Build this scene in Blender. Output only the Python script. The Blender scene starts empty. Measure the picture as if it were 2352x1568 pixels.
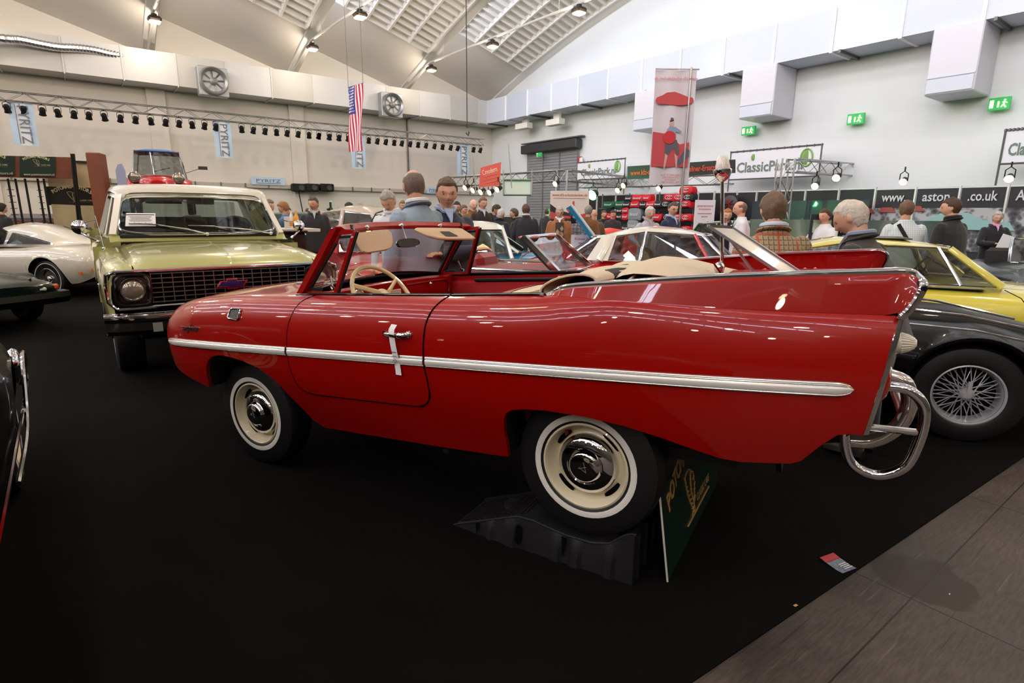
import bpy, bmesh, math, random
from mathutils import Vector, Matrix, noise
from math import sin, cos, pi, radians, sqrt, atan2
random.seed(7)
SC = bpy.context.scene
COL = SC.collection
# ------------------------------------------------------------------ camera
FPX = 1300.0
PITCH = radians(12.7); ROLL = radians(0.5)
CAMP = Vector((0, 0, 1.5))
_f = Vector((0, cos(PITCH), -sin(PITCH))); _u = Vector((0, sin(PITCH), cos(PITCH))); _r = Vector((1, 0, 0))
RT = _r*cos(ROLL) + _u*sin(ROLL); UP = _u*cos(ROLL) - _r*sin(ROLL); FW = _f
cam = bpy.data.cameras.new('camera'); cam_ob = bpy.data.objects.new('camera', cam); COL.objects.link(cam_ob)
cam.sensor_width = 36; cam.lens = 36*FPX/2352; cam.clip_end = 300; cam.clip_start = 0.05
M = Matrix((( RT.x, UP.x, -FW.x, CAMP.x), (RT.y, UP.y, -FW.y, CAMP.y), (RT.z, UP.z, -FW.z, CAMP.z), (0, 0, 0, 1)))
cam_ob.matrix_world = M
SC.camera = cam_ob
# ------------------------------------------------------------------ world, exposure
w = bpy.data.worlds.new('sky'); SC.world = w; w.use_nodes = True
w.node_tree.nodes['Background'].inputs[0].default_value = (.80, .88, 1, 1)
w.node_tree.nodes['Background'].inputs[1].default_value = 1.0
SC.view_settings.view_transform = 'Standard'; SC.view_settings.look = 'None'
SC.view_settings.exposure = 0.15; SC.view_settings.gamma = 1
cy = SC.cycles
cy.max_bounces = 7; cy.diffuse_bounces = 4; cy.glossy_bounces = 3; cy.transmission_bounces = 3; cy.transparent_max_bounces = 12
cy.sample_clamp_indirect = 6; cy.caustics_reflective = False; cy.caustics_refractive = False
cy.use_adaptive_sampling = True; cy.adaptive_threshold = 0.02
cy.use_denoising = True
GLAZE = 19.0      # brightness of the daylight behind the roof glazing
LAMPW = 150    # watts of each hall lamp
LAMPS = 34.0     # brightness of the hall lamps
# daylight that comes down from the roof glazing (the sun is behind cloud): broad soft lights up in the glazed strips
# ------------------------------------------------------------------ pixel -> place
def ray(px, py): return RT*((px-1176)/FPX) - UP*((py-784)/FPX) + FW
def at(px, py, Y): r = ray(px, py); return CAMP + r*(Y/r.y)
def gz(px, py, h=0.0): r = ray(px, py); return CAMP + r*((h-CAMP.z)/r.z)
def onp(px, py, p0, n): r = ray(px, py); return CAMP + r*((Vector(p0)-CAMP).dot(n)/r.dot(n))
# ------------------------------------------------------------------ materials
MATS = {}
def srgb(c):
    if isinstance(c, str):
        c = [int(c[i:i+2], 16)/255 for i in (0, 2, 4)]
    return tuple(((v+.055)/1.055)**2.4 if v > .04045 else v/12.92 for v in c)
def mat(name, c, rough=.5, metal=0, coat=0, spec=.5, em=None, es=0, noise_s=0, noise_a=0, noise_rough=0, bump=0, bump_s=50, alpha=None, sheen=0, coatr=.03):
    if name in MATS: return MATS[name]
    m = bpy.data.materials.new(name); m.use_nodes = True; nt = m.node_tree; b = nt.nodes['Principled BSDF']
    lc = srgb(c)+(1,)
    b.inputs['Base Color'].default_value = lc; b.inputs['Roughness'].default_value = rough; b.inputs['Metallic'].default_value = metal
    b.inputs['Coat Weight'].default_value = coat; b.inputs['Coat Roughness'].default_value = coatr; b.inputs['Specular IOR Level'].default_value = spec
    if sheen: b.inputs['Sheen Weight'].default_value = sheen
    if em is not None:
        b.inputs['Emission Color'].default_value = srgb(em)+(1,); b.inputs['Emission Strength'].default_value = es
    if noise_s:
        tc = nt.nodes.new('ShaderNodeTexCoord'); n = nt.nodes.new('ShaderNodeTexNoise'); n.inputs['Scale'].default_value = noise_s; n.inputs['Detail'].default_value = 6
        nt.links.new(tc.outputs['Object'], n.inputs['Vector'])
        if noise_a:
            r = nt.nodes.new('ShaderNodeMapRange'); r.inputs[1].default_value = .3; r.inputs[2].default_value = .7; r.inputs[3].default_value = 1-noise_a; r.inputs[4].default_value = 1+noise_a
            nt.links.new(n.outputs['Fac'], r.inputs[0])
            mx = nt.nodes.new('ShaderNodeVectorMath'); mx.operation = 'SCALE'; mx.inputs[0].default_value = lc[:3]
            nt.links.new(r.outputs[0], mx.inputs['Scale']); nt.links.new(mx.outputs[0], b.inputs['Base Color'])
        if noise_rough:
            r = nt.nodes.new('ShaderNodeMapRange'); r.inputs[1].default_value = .3; r.inputs[2].default_value = .7; r.inputs[3].default_value = rough-noise_rough; r.inputs[4].default_value = rough+noise_rough
            nt.links.new(n.outputs['Fac'], r.inputs[0]); nt.links.new(r.outputs[0], b.inputs['Roughness'])
    if bump:
        tc = nt.nodes.new('ShaderNodeTexCoord'); n = nt.nodes.new('ShaderNodeTexNoise'); n.inputs['Scale'].default_value = bump_s; n.inputs['Detail'].default_value = 4
        bp = nt.nodes.new('ShaderNodeBump'); bp.inputs['Strength'].default_value = bump; bp.inputs['Distance'].default_value = .01
        nt.links.new(tc.outputs['Object'], n.inputs['Vector']); nt.links.new(n.outputs['Fac'], bp.inputs['Height']); nt.links.new(bp.outputs[0], b.inputs['Normal'])
    MATS[name] = m
    return m
def glass(name, tint=(1, 1, 1), refl=.12, rough=.0, cap=.55):
    if name in MATS: return MATS[name]
    m = bpy.data.materials.new(name); m.use_nodes = True; nt = m.node_tree; nt.nodes.clear()
    o = nt.nodes.new('ShaderNodeOutputMaterial'); t = nt.nodes.new('ShaderNodeBsdfTransparent'); t.inputs[0].default_value = tint+(1,)
    g = nt.nodes.new('ShaderNodeBsdfGlossy'); g.inputs['Roughness'].default_value = rough
    lw = nt.nodes.new('ShaderNodeLayerWeight'); lw.inputs[0].default_value = .25
    r = nt.nodes.new('ShaderNodeMapRange'); r.inputs[3].default_value = refl; r.inputs[4].default_value = cap
    mx = nt.nodes.new('ShaderNodeMixShader')
    nt.links.new(lw.outputs['Fresnel'], r.inputs[0]); nt.links.new(r.outputs[0], mx.inputs[0]); nt.links.new(t.outputs[0], mx.inputs[1]); nt.links.new(g.outputs[0], mx.inputs[2]); nt.links.new(mx.outputs[0], o.inputs[0])
    MATS[name] = m
    return m
def emit(name, c, s):
    return mat(name, (0, 0, 0), 1, spec=0, em=c, es=s)
chrome = lambda: mat('chrome', (.88, .88, .90), .06, 1)
def paint(name, c, rough=.35, **k): return mat('paint_'+name, c, rough, coat=1.0, **k)
# ------------------------------------------------------------------ mesh builder
class MB:
    def __init__(s): s.v = []; s.f = []; s.m = []
    def add(s, V, Fc, mi=0):
        b = len(s.v); s.v += [tuple(p) for p in V]; s.f += [tuple(b+i for i in f) for f in Fc]; s.m += [mi]*len(Fc); return s
    def grid(s, rows, mi=0, cu=False, cv=False, skip=None):
        n = len(rows); k = len(rows[0]); V = [p for r in rows for p in r]; Fc = []
        for i in range(n if cv else n-1):
            for j in range(k if cu else k-1):
                if skip and skip(i, j): continue
                Fc.append((i*k+j, i*k+(j+1) % k, ((i+1) % n)*k+(j+1) % k, ((i+1) % n)*k+j))
        return s.add(V, Fc, mi)
    def box(s, c, d, mi=0, R=None, bev=0):
        hx, hy, hz = d[0]/2, d[1]/2, d[2]/2; c = Vector(c)
        if bev:
            b = min(bev, hx*.95, hy*.95, hz*.95)
            V = []; 
            for z, e in ((-hz, b), (-hz+b, 0), (hz-b, 0), (hz, b)):
                for sx, sy in ((-1, -1), (1, -1), (1, 1), (-1, 1)):
                    x, y = hx-e, hy-e
                    q = [(sx*(x-b if not e else x), sy*y), (sx*x, sy*(y-b if not e else y))]
                    if sx*sy < 0: q = q[::-1]
                    # order round the corner
                    V += [(a[0], a[1], z) for a in (q if (sx, sy) in ((-1, -1), (1, 1)) else q)]
            rows = []
            for k in range(4):
                ring = V[k*8:(k+1)*8]; ring.sort(key=lambda p: atan2(p[1]/hy, p[0]/hx)); rows.append([Vector(p) for p in ring])
            pts = [p for r in rows for p in r]
            if R is not None: pts = [R @ p for p in pts]
            pts = [c+p for p in pts]
            Fc = []
            for i in range(3):
                for j in range(8): Fc.append((i*8+j, i*8+(j+1) % 8, (i+1)*8+(j+1) % 8, (i+1)*8+j))
            Fc.append(tuple(range(7, -1, -1))); Fc.append(tuple(range(24, 32)))
            return s.add(pts, Fc, mi)
        V = [Vector((sx*hx, sy*hy, sz*hz)) for sz in (-1, 1) for sx, sy in ((-1, -1), (1, -1), (1, 1), (-1, 1))]
        if R is not None: V = [R @ p for p in V]
        return s.add([c+p for p in V], [(3, 2, 1, 0), (4, 5, 6, 7), (0, 1, 5, 4), (1, 2, 6, 5), (2, 3, 7, 6), (3, 0, 4, 7)], mi)
    def bar(s, a, b, wd, hg=None, mi=0):
        a = Vector(a); b = Vector(b); d = b-a; L = d.length
        if L < 1e-6: return s
        q = d.to_track_quat('Z', 'Y').to_matrix()
        return s.box((a+b)/2, (wd, hg or wd, L), mi, q)
    def tube(s, pts, r, n=8, mi=0, closed=False, caps=True, flat=None, upv=None):
        pts = [Vector(p) for p in pts]; N = len(pts)
        rad = r if isinstance(r, (list, tuple)) else [r]*N
        rows = []; prev = None
        for i, p in enumerate(pts):
            if closed: t = pts[(i+1) % N]-pts[i-1]
            else: t = pts[min(i+1, N-1)]-pts[max(i-1, 0)]
            t = t.normalized() if t.length > 1e-9 else Vector((0, 0, 1))
            if prev is None:
                a = Vector(upv) if upv is not None else (Vector((0, 0, 1)) if abs(t.z) < .9 else Vector((1, 0, 0)))
            else: a = prev
            a = (a-t*a.dot(t)); a = a.normalized() if a.length > 1e-6 else t.orthogonal().normalized(); prev = a
            bb = t.cross(a)
            fa = flat if flat else 1
            rows.append([p+(a*cos(2*pi*k/n)+bb*(sin(2*pi*k/n)*fa))*rad[i] for k in range(n)])
        b0 = len(s.v); s.grid(rows, mi, cu=True, cv=closed)
        if caps and not closed:
            s.f.append(tuple(b0+k for k in range(n-1, -1, -1))); s.f.append(tuple(b0+(N-1)*n+k for k in range(n))); s.m += [mi, mi]
        return s
    def lathe(s, prof, n=32, mi=0, T=None, mis=None):
        # prof: (r, h) about local z ; T: matrix
        rows = []
        for r, h in prof: rows.append([Vector((r*cos(2*pi*k/n), r*sin(2*pi*k/n), h)) for k in range(n)])
        if T is not None: rows = [[T @ p for p in rr] for rr in rows]
        if mis:
            for i in range(len(rows)-1): s.grid(rows[i:i+2], mis[i], cu=True)
        else: s.grid(rows, mi, cu=True)
        return s
    def ball(s, c, r, n=12, mi=0, R=None):
        c = Vector(c); r = Vector(r) if not isinstance(r, (int, float)) else Vector((r, r, r)); rows = []
        for i in range(n//2+1):
            th = pi*i/(n//2); th = min(max(th, 1e-3), pi-1e-3)
            row = [Vector((r.x*sin(th)*cos(2*pi*k/n), r.y*sin(th)*sin(2*pi*k/n), r.z*cos(th))) for k in range(n)]
            if R is not None: row = [R @ p for p in row]
            rows.append([c+p for p in row])
        return s.grid(rows, mi, cu=True)
    def prism(s, outline, d, mi=0):
        # outline: list of 3D points (planar polygon) ; d: extrusion vector
        d = Vector(d); A = [Vector(p) for p in outline]; n = len(A)
        return s.add(A+[p+d for p in A], [tuple(range(n-1, -1, -1)), tuple(range(n, 2*n))]+[(i, (i+1) % n, n+(i+1) % n, n+i) for i in range(n)], mi)
    def mirror_y(s):
        n = len(s.v); s.v += [(x, -y, z) for x, y, z in s.v]; s.f += [tuple(n+i for i in reversed(f)) for f in s.f]; s.m += list(s.m); return s
    def xf(s, T): s.v = [tuple(T @ Vector(p)) for p in s.v]; return s
    def build(s, name, mats, parent=None, smooth=35, weld=0, **tags):
        me = bpy.data.meshes.new(name); me.from_pydata(s.v, [], s.f)
        if not isinstance(mats, (list, tuple)): mats = [mats]
        for m in mats: me.materials.append(m)
        me.polygons.foreach_set('material_index', s.m)
        bm = bmesh.new(); bm.from_mesh(me)
        bmesh.ops.remove_doubles(bm, verts=bm.verts, dist=weld or 1e-5)
        bmesh.ops.recalc_face_normals(bm, faces=bm.faces)
        bm.to_mesh(me); bm.free()
        if smooth:
            me.polygons.foreach_set('use_smooth', [True]*len(me.polygons)); me.set_sharp_from_angle(angle=radians(smooth))
        o = bpy.data.objects.new(name, me); COL.objects.link(o)
        if parent is not None: o.parent = parent
        for k, v in tags.items(): o[k] = v
        return o
def thing(name, label, cat, loc=(0, 0, 0), rz=0, group=None, M=None):
    o = bpy.data.objects.new(name, None); COL.objects.link(o); o.empty_display_size = .1
    if M is not None: o.matrix_world = M
    else: o.location = loc; o.rotation_euler = (0, 0, rz)
    o['label'] = label; o['category'] = cat
    if group: o['group'] = group
    return o
def tag(o, label, cat, group=None, kind=None):
    o['label'] = label; o['category'] = cat
    if group: o['group'] = group
    if kind: o['kind'] = kind
    return o
def struct(mb, name, m, **k):
    o = mb.build(name, m, **k); o['kind'] = 'structure'; return o
def text_mesh(txt, size=1.0, ext=.004, bold=0, align='CENTER', shear=0, space=1.0):
    cu = bpy.data.curves.new('t', 'FONT'); cu.body = txt; cu.size = size; cu.extrude = ext; cu.align_x = align; cu.align_y = 'CENTER'; cu.offset = bold; cu.shear = shear; cu.space_character = space; cu.resolution_u = 2
    o = bpy.data.objects.new('t', cu); COL.objects.link(o)
    dg = bpy.context.evaluated_depsgraph_get(); me = bpy.data.meshes.new_from_object(o.evaluated_get(dg))
    V = [v.co.copy() for v in me.vertices]; Fc = [tuple(p.vertices) for p in me.polygons]
    bpy.data.objects.remove(o); bpy.data.curves.remove(cu); bpy.data.meshes.remove(me)
    return V, Fc
def basis(o, x, y):
    # matrix with local x, y axes (z = x cross y) at o
    x = Vector(x).normalized(); y = Vector(y); y = (y-x*y.dot(x)).normalized(); z = x.cross(y); o = Vector(o)
    return Matrix(((x.x, y.x, z.x, o.x), (x.y, y.y, z.y, o.y), (x.z, y.z, z.z, o.z), (0, 0, 0, 1)))
def add_text(mb, txt, T, size, mi=0, width=None, **k):
    V, Fc = text_mesh(txt, size, **k)
    if not V: return mb
    if width:
        xs = [v.x for v in V]; sx = width/(max(xs)-min(xs)); V = [Vector((v.x*sx, v.y, v.z)) for v in V]
    return mb.add([T @ v for v in V], Fc, mi)
def ORD(n):
    a = ['zeroth', 'first', 'second', 'third', 'fourth', 'fifth', 'sixth', 'seventh', 'eighth', 'ninth', 'tenth', 'eleventh', 'twelfth', 'thirteenth', 'fourteenth', 'fifteenth', 'sixteenth', 'seventeenth', 'eighteenth', 'nineteenth']
    if n < 20: return a[n]
    t, r = divmod(n, 10); w_ = ['', '', 'twent', 'thirt', 'fort', 'fift'][t]
    return w_+'ieth' if r == 0 else w_+'y-'+a[r]
def lerp(a, b, t): return a+(b-a)*t
def interp(tab, x, k=1):
    # piecewise monotone-ish smooth interpolation in a table of rows sorted by row[0]
    if x <= tab[0][0]: return tab[0][k]
    if x >= tab[-1][0]: return tab[-1][k]
    for i in range(len(tab)-1):
        a, b = tab[i], tab[i+1]
        if a[0] <= x <= b[0]:
            t = (x-a[0])/(b[0]-a[0]) if b[0] > a[0] else 0
            def slope(j):
                if j <= 0 or j >= len(tab)-1: return None
                l = (tab[j][k]-tab[j-1][k])/max(1e-9, tab[j][0]-tab[j-1][0]); r = (tab[j+1][k]-tab[j][k])/max(1e-9, tab[j+1][0]-tab[j][0])
                return 0 if l*r <= 0 else 2*l*r/(l+r)
            h = b[0]-a[0]; d = (b[k]-a[k])/h if h > 0 else 0
            m0 = slope(i); m1 = slope(i+1); m0 = d if m0 is None else m0; m1 = d if m1 is None else m1
            return (2*t**3-3*t*t+1)*a[k]+(t**3-2*t*t+t)*h*m0+(-2*t**3+3*t*t)*b[k]+(t**3-t*t)*h*m1
def lin(tab, x, k=1):
    if x <= tab[0][0]: return tab[0][k]
    for a, b in zip(tab, tab[1:]):
        if x <= b[0]: return lerp(a[k], b[k], (x-a[0])/max(1e-9, b[0]-a[0]))
    return tab[-1][k]
def smooth_path(pts, n=6, closed=False):
    P = [Vector(p) for p in pts]; N = len(P); out = []
    for i in range(N if closed else N-1):
        p0 = P[(i-1) % N] if closed or i > 0 else P[0]; p1 = P[i]; p2 = P[(i+1) % N]; p3 = P[(i+2) % N] if closed or i+2 < N else P[-1]
        for k in range(n):
            t = k/n
            out.append(.5*((2*p1)+(p2-p0)*t+(2*p0-5*p1+4*p2-p3)*t*t+(3*p1-p0-3*p2+p3)*t**3))
    if not closed: out.append(P[-1])
    return out
BLK = mat('black_rubber', (.03, .03, .03), .6)
DARK = mat('dark_void', (.012, .012, .012), .9, spec=.1)
# ================================================================== THE HALL
A1 = radians(37.115); D1 = Vector((cos(A1), sin(A1), 0)); D2 = Vector((-sin(A1), cos(A1), 0))
CRN = at(1131, 420, 40); CRN.z = 0
TW = 47.0; BAY = 6.4; NB = 8
def room(s, t, z=0): return CRN + D1*s - D2*t + Vector((0, 0, z))     # s: along left wall (negative), t: away from left wall
def lw(px, py, off=0): return onp(px, py, CRN - D2*off, D2)            # a point on (or in front of) the left wall
def rw(px, py, off=0): return onp(px, py, CRN - D1*off, D1)            # the same on the right wall
def hlow(t): return 8.43+.388*t-.00826*t*t
GAP = 1.9
WALLM = mat('wall_plaster_warm', 'DCD5CB', .85, noise_s=.25, noise_a=.025)
WALLD = mat('wall_reflection_dark', '423C38', .85, noise_s=.25, noise_a=.1)  # unseen walls behind the camera, darkened so the red car mirrors less white
WALLR = mat('wall_plaster_white', 'E2E5E5', .8, noise_s=.25, noise_a=.015)
SHELL = mat('concrete_shell', 'CBC5BE', .9, noise_s=.3, noise_a=.04)
RIBM = mat('concrete_rib', 'DAD6D0', .9)
SHEET = mat('duct_sheet', 'C6C5C4', .45, .15, noise_s=.4, noise_rough=.1)
SHEETW = mat('duct_white', 'CBD1DE', .4, .0)
STEEL = mat('steel', (.72, .72, .74), .3, .9)
ALU = mat('aluminium', (.80, .80, .82), .28, .95)
GREYM = mat('grey_metal', (.42, .42, .42), .5, .5)
# floor: large dark boards with joints and scuffs
def floor_mat():
    m = bpy.data.materials.new('floor_boards'); m.use_nodes = True; nt = m.node_tree; b = nt.nodes['Principled BSDF']; L = nt.links.new
    tc = nt.nodes.new('ShaderNodeTexCoord'); mp = nt.nodes.new('ShaderNodeMapping'); mp.inputs['Rotation'].default_value = (0, 0, -A1)
    L(tc.outputs['Object'], mp.inputs[0])
    br = nt.nodes.new('ShaderNodeTexBrick'); br.inputs['Scale'].default_value = 1; br.inputs['Brick Width'].default_value = 1.25; br.inputs['Row Height'].default_value = .62; br.inputs['Mortar Size'].default_value = .0035; br.offset = 0
    br.inputs['Color1'].default_value = srgb('4E4540')+(1,); br.inputs['Color2'].default_value = srgb('564C46')+(1,); br.inputs['Mortar'].default_value = srgb('1E1713')+(1,)
    L(mp.outputs[0], br.inputs['Vector'])
    n1 = nt.nodes.new('ShaderNodeTexNoise'); n1.inputs['Scale'].default_value = 1.6; n1.inputs['Detail'].default_value = 8
    L(mp.outputs[0], n1.inputs['Vector'])
    mp2 = nt.nodes.new('ShaderNodeMapping'); mp2.inputs['Rotation'].default_value = (0, 0, .9); mp2.inputs['Scale'].default_value = (2, 40, 1); L(mp.outputs[0], mp2.inputs[0])
    n2 = nt.nodes.new('ShaderNodeTexNoise'); n2.inputs['Scale'].default_value = 1.3; n2.inputs['Detail'].default_value = 5; L(mp2.outputs[0], n2.inputs['Vector'])
    r2 = nt.nodes.new('ShaderNodeMapRange'); r2.inputs[1].default_value = .64; r2.inputs[2].default_value = .72; L(n2.outputs['Fac'], r2.inputs[0])
    mx = nt.nodes.new('ShaderNodeMix'); mx.data_type = 'RGBA'; mx.blend_type = 'MULTIPLY'; mx.inputs[0].default_value = .9
    cr = nt.nodes.new('ShaderNodeMapRange'); cr.inputs[1].default_value = .35; cr.inputs[2].default_value = .65; cr.inputs[3].default_value = .55; cr.inputs[4].default_value = 1.15; L(n1.outputs['Fac'], cr.inputs[0])
    L(br.outputs['Color'], mx.inputs[6]); L(cr.outputs[0], mx.inputs[7])
    mx2 = nt.nodes.new('ShaderNodeMix'); mx2.data_type = 'RGBA'; mx2.inputs[7].default_value = srgb('8A7464')+(1,)
    ml = nt.nodes.new('ShaderNodeMath'); ml.operation = 'MULTIPLY'; ml.inputs[1].default_value = .35; L(r2.outputs[0], ml.inputs[0])
    L(ml.outputs[0], mx2.inputs[0]); L(mx.outputs[2], mx2.inputs[6])
    mp4 = nt.nodes.new('ShaderNodeMapping'); mp4.inputs['Scale'].default_value = (3, 22, 1); L(mp.outputs[0], mp4.inputs[0])
    n4 = nt.nodes.new('ShaderNodeTexNoise'); n4.inputs['Scale'].default_value = 4; n4.inputs['Detail'].default_value = 10; n4.inputs['Roughness'].default_value = .7; L(mp4.outputs[0], n4.inputs['Vector'])
    r4 = nt.nodes.new('ShaderNodeMapRange'); r4.inputs[1].default_value = .35; r4.inputs[2].default_value = .65; r4.inputs[3].default_value = .62; r4.inputs[4].default_value = 1.22; L(n4.outputs['Fac'], r4.inputs[0])
    mx4 = nt.nodes.new('ShaderNodeMix'); mx4.data_type = 'RGBA'; mx4.blend_type = 'MULTIPLY'; mx4.inputs[0].default_value = 1; L(mx2.outputs[2], mx4.inputs[6]); L(r4.outputs[0], mx4.inputs[7])
    mp5 = nt.nodes.new('ShaderNodeMapping'); mp5.inputs['Rotation'].default_value = (0, 0, 2.3); mp5.inputs['Scale'].default_value = (1.2, 45, 1); L(mp.outputs[0], mp5.inputs[0])
    n5 = nt.nodes.new('ShaderNodeTexNoise'); n5.inputs['Scale'].default_value = 1.1; n5.inputs['Detail'].default_value = 3; L(mp5.outputs[0], n5.inputs['Vector'])
    r5 = nt.nodes.new('ShaderNodeMapRange'); r5.inputs[1].default_value = .66; r5.inputs[2].default_value = .70; r5.inputs[4].default_value = .7; L(n5.outputs['Fac'], r5.inputs[0])
    mx5 = nt.nodes.new('ShaderNodeMix'); mx5.data_type = 'RGBA'; mx5.inputs[7].default_value = srgb('2A1F18')+(1,); L(r5.outputs[0], mx5.inputs[0]); L(mx4.outputs[2], mx5.inputs[6]); mx2 = mx5
    # the damp stain beside the carpet
    P = gz(2110, 1320)
    sb = nt.nodes.new('ShaderNodeVectorMath'); sb.operation = 'DISTANCE'; sb.inputs[1].default_value = (P.x, P.y, 0)
    nz = nt.nodes.new('ShaderNodeTexNoise'); nz.inputs['Scale'].default_value = 5; L(tc.outputs['Object'], nz.inputs['Vector'])
    va = nt.nodes.new('ShaderNodeVectorMath'); va.operation = 'MULTIPLY_ADD'; va.inputs[1].default_value = (.25, .25, 0); L(nz.outputs['Color'], va.inputs[0]); L(tc.outputs['Object'], va.inputs[2])
    v2 = nt.nodes.new('ShaderNodeVectorMath'); v2.operation = 'ADD'; v2.inputs[1].default_value = (-.125, -.125, 0); L(va.outputs[0], v2.inputs[0]); L(v2.outputs[0], sb.inputs[0])
    st = nt.nodes.new('ShaderNodeMapRange'); st.inputs[1].default_value = .18; st.inputs[2].default_value = .2; st.inputs[3].default_value = .8; st.inputs[4].default_value = 0; L(sb.outputs['Value'], st.inputs[0])
    mx3 = nt.nodes.new('ShaderNodeMix'); mx3.data_type = 'RGBA'; mx3.inputs[7].default_value = srgb('2C2119')+(1,); L(st.outputs[0], mx3.inputs[0]); L(mx2.outputs[2], mx3.inputs[6])
    L(mx3.outputs[2], b.inputs['Base Color'])
    rr = nt.nodes.new('ShaderNodeMapRange'); rr.inputs[3].default_value = .38; rr.inputs[4].default_value = .62; L(n1.outputs['Fac'], rr.inputs[0]); L(rr.outputs[0], b.inputs['Roughness'])
    b.inputs['Specular IOR Level'].default_value = .35
    return m
mb = MB(); c4 = [room(.3, -.3), room(.3, TW+.3), room(-BAY*NB-.3, TW+.3), room(-BAY*NB-.3, -.3)]
mb.add([p-Vector((0, 0, .2)) for p in c4]+c4, [(3, 2, 1, 0), (4, 5, 6, 7), (0, 1, 5, 4), (1, 2, 6, 5), (2, 3, 7, 6), (3, 0, 4, 7)])
struct(mb, 'floor', floor_mat(), smooth=0)
# carpet of the stand
cA = gz(1590, 1568); cB = gz(2352, 1050); ed = (cB-cA).normalized(); cN = Vector((-ed.y, ed.x, 0))
CARP = mat('black_carpet', (.050, .046, .043), .95, spec=.08, noise_s=1.2, noise_a=.22, bump=.3, bump_s=900)
mb = MB(); e0 = cA-ed*9; e1 = cA+ed*16.5
pl = [e0, e1, e1+cN*25, e0+cN*25]
mb.prism([p+Vector((0, 0, .0)) for p in pl], (0, 0, .006))
o = mb.build('carpet', CARP, smooth=0); tag(o, 'black carpet laid over the hall floor under the red car', 'carpet')
# walls
def wallbox(name, pts, d, m):
    mb = MB(); mb.prism(pts, d); return struct(mb, name, m, smooth=0)
SE = -BAY*NB
# left wall (under the springing of the shells) with the saw-tooth top
prof = [room(0, 0, 0)]
top = []
for n in range(NB):
    top += [room(-BAY*n, 0, 8.43), room(-BAY*(n+1), 0, 8.43+GAP)]
pts = [room(0, 0, 0)]+top+[room(SE, 0, 0)]
wallbox('wall_left', pts, D2*.3, WALLM)
arc = [TW*i/40 for i in range(41)]
wallbox('wall_right', [room(0, 0, 0)]+[room(0, t, hlow(t)) for t in arc]+[room(0, TW, 0)], D1*.3, WALLR)
wallbox('wall_back', [room(SE, 0, 0)]+[room(SE, t, hlow(t)+GAP) for t in arc]+[room(SE, TW, 0)], -D1*.3, WALLD)
pts = [room(0, TW, 0)]
for n in range(NB): pts += [room(-BAY*n, TW, 8.43), room(-BAY*(n+1), TW, 8.43+GAP)]
wallbox('wall_front', pts+[room(SE, TW, 0)], -D2*.3, WALLD)
# ceiling: saw-tooth concrete barrel shells with coffer ribs, one structure
GLZ = emit('roof_daylight', (.88, .91, 1), GLAZE)
mb = MB(); rb = MB(); gl = MB()
def shz(n, u, t): return hlow(t)+GAP*u
for n in range(NB):
    sl = -BAY*n; sh = -BAY*(n+1)
    rows = [[room(lerp(sl, sh, u), t, shz(n, u, t)) for u in (0, .25, .5, .75, 1)] for t in arc]
    mb.grid(rows, 0)
    rows = [[room(lerp(sl, sh, u), t, shz(n, u, t)+.12) for u in (0, .5, 1)] for t in arc]
    mb.grid(rows, 0)
    # edge beam along the low edge
    for a, b in zip(arc, arc[1:]):
        P = []
        for t in (a, b):
            z = hlow(t); P.append([room(sl-.0, t, z+.05), room(sl-.0, t, z-.12), room(sl-.42, t, z-.10+.12), room(sl-.42, t, z+.25)])
        mb.grid(P, 1, cv=True)
    # coffer ribs: closely spaced slats across the bay, few long ribs along the arch
    t = 3.9
    cols = [.085, .26, .435, .61, .785, .985]
    while t < 41.8:
        z0 = shz(n, cols[0], t); z1 = shz(n, cols[-1], t)
        a = room(lerp(sl, sh, cols[0]), t, z0-.09); b = room(lerp(sl, sh, cols[-1]), t, z1-.09)
        rb.bar(a, b, .075, .2)
        t += .45
    for u in cols:
        pts = [room(lerp(sl, sh, u), tt, shz(n, u, tt)-.10) for tt in [3.9+37.6*k/24 for k in range(25)]]
        for a, b in zip(pts, pts[1:]): rb.bar(a, b, .11, .26)
    # upright glazing between this low edge and the next high edge (daylight outside)
    if n > 0:
        rows = [[room(sl, tt, hlow(tt)+.72), room(sl, tt, hlow(tt)+GAP-.72)] for tt in [4+.5*k for k in range(79)]]
        gl.grid(rows, 0, skip=lambda i, j: i % 13 == 12)
        for tt0 in (0.0,):
            mb.grid([[room(sl+.05, tt, hlow(tt)-.0), room(sl+.05, tt, hlow(tt)+.72)] for tt in arc], 1)
            mb.grid([[room(sl+.05, tt, hlow(tt)+GAP-.72), room(sl+.05, tt, hlow(tt)+GAP)] for tt in arc], 1)
        mb.grid([[room(sl+.05, tt, hlow(tt)), room(sl+.05, tt, hlow(tt)+GAP)] for tt in (0, 2, 4)], 1)
        mb.grid([[room(sl+.05, tt, hlow(tt)), room(sl+.05, tt, hlow(tt)+GAP)] for tt in (43, 45, 47)], 1)
        for k in range(27):
            tt = 4+39*k/26
            mb.bar(room(sl+.02, tt, hlow(tt)), room(sl+.02, tt, hlow(tt)+GAP), .09, .09, 1)
struct(mb, 'ceiling', [SHELL, RIBM])
o = struct(rb, 'ceiling_coffers', RIBM, smooth=0); 
o = struct(gl, 'window_1', GLZ, smooth=0)
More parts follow.
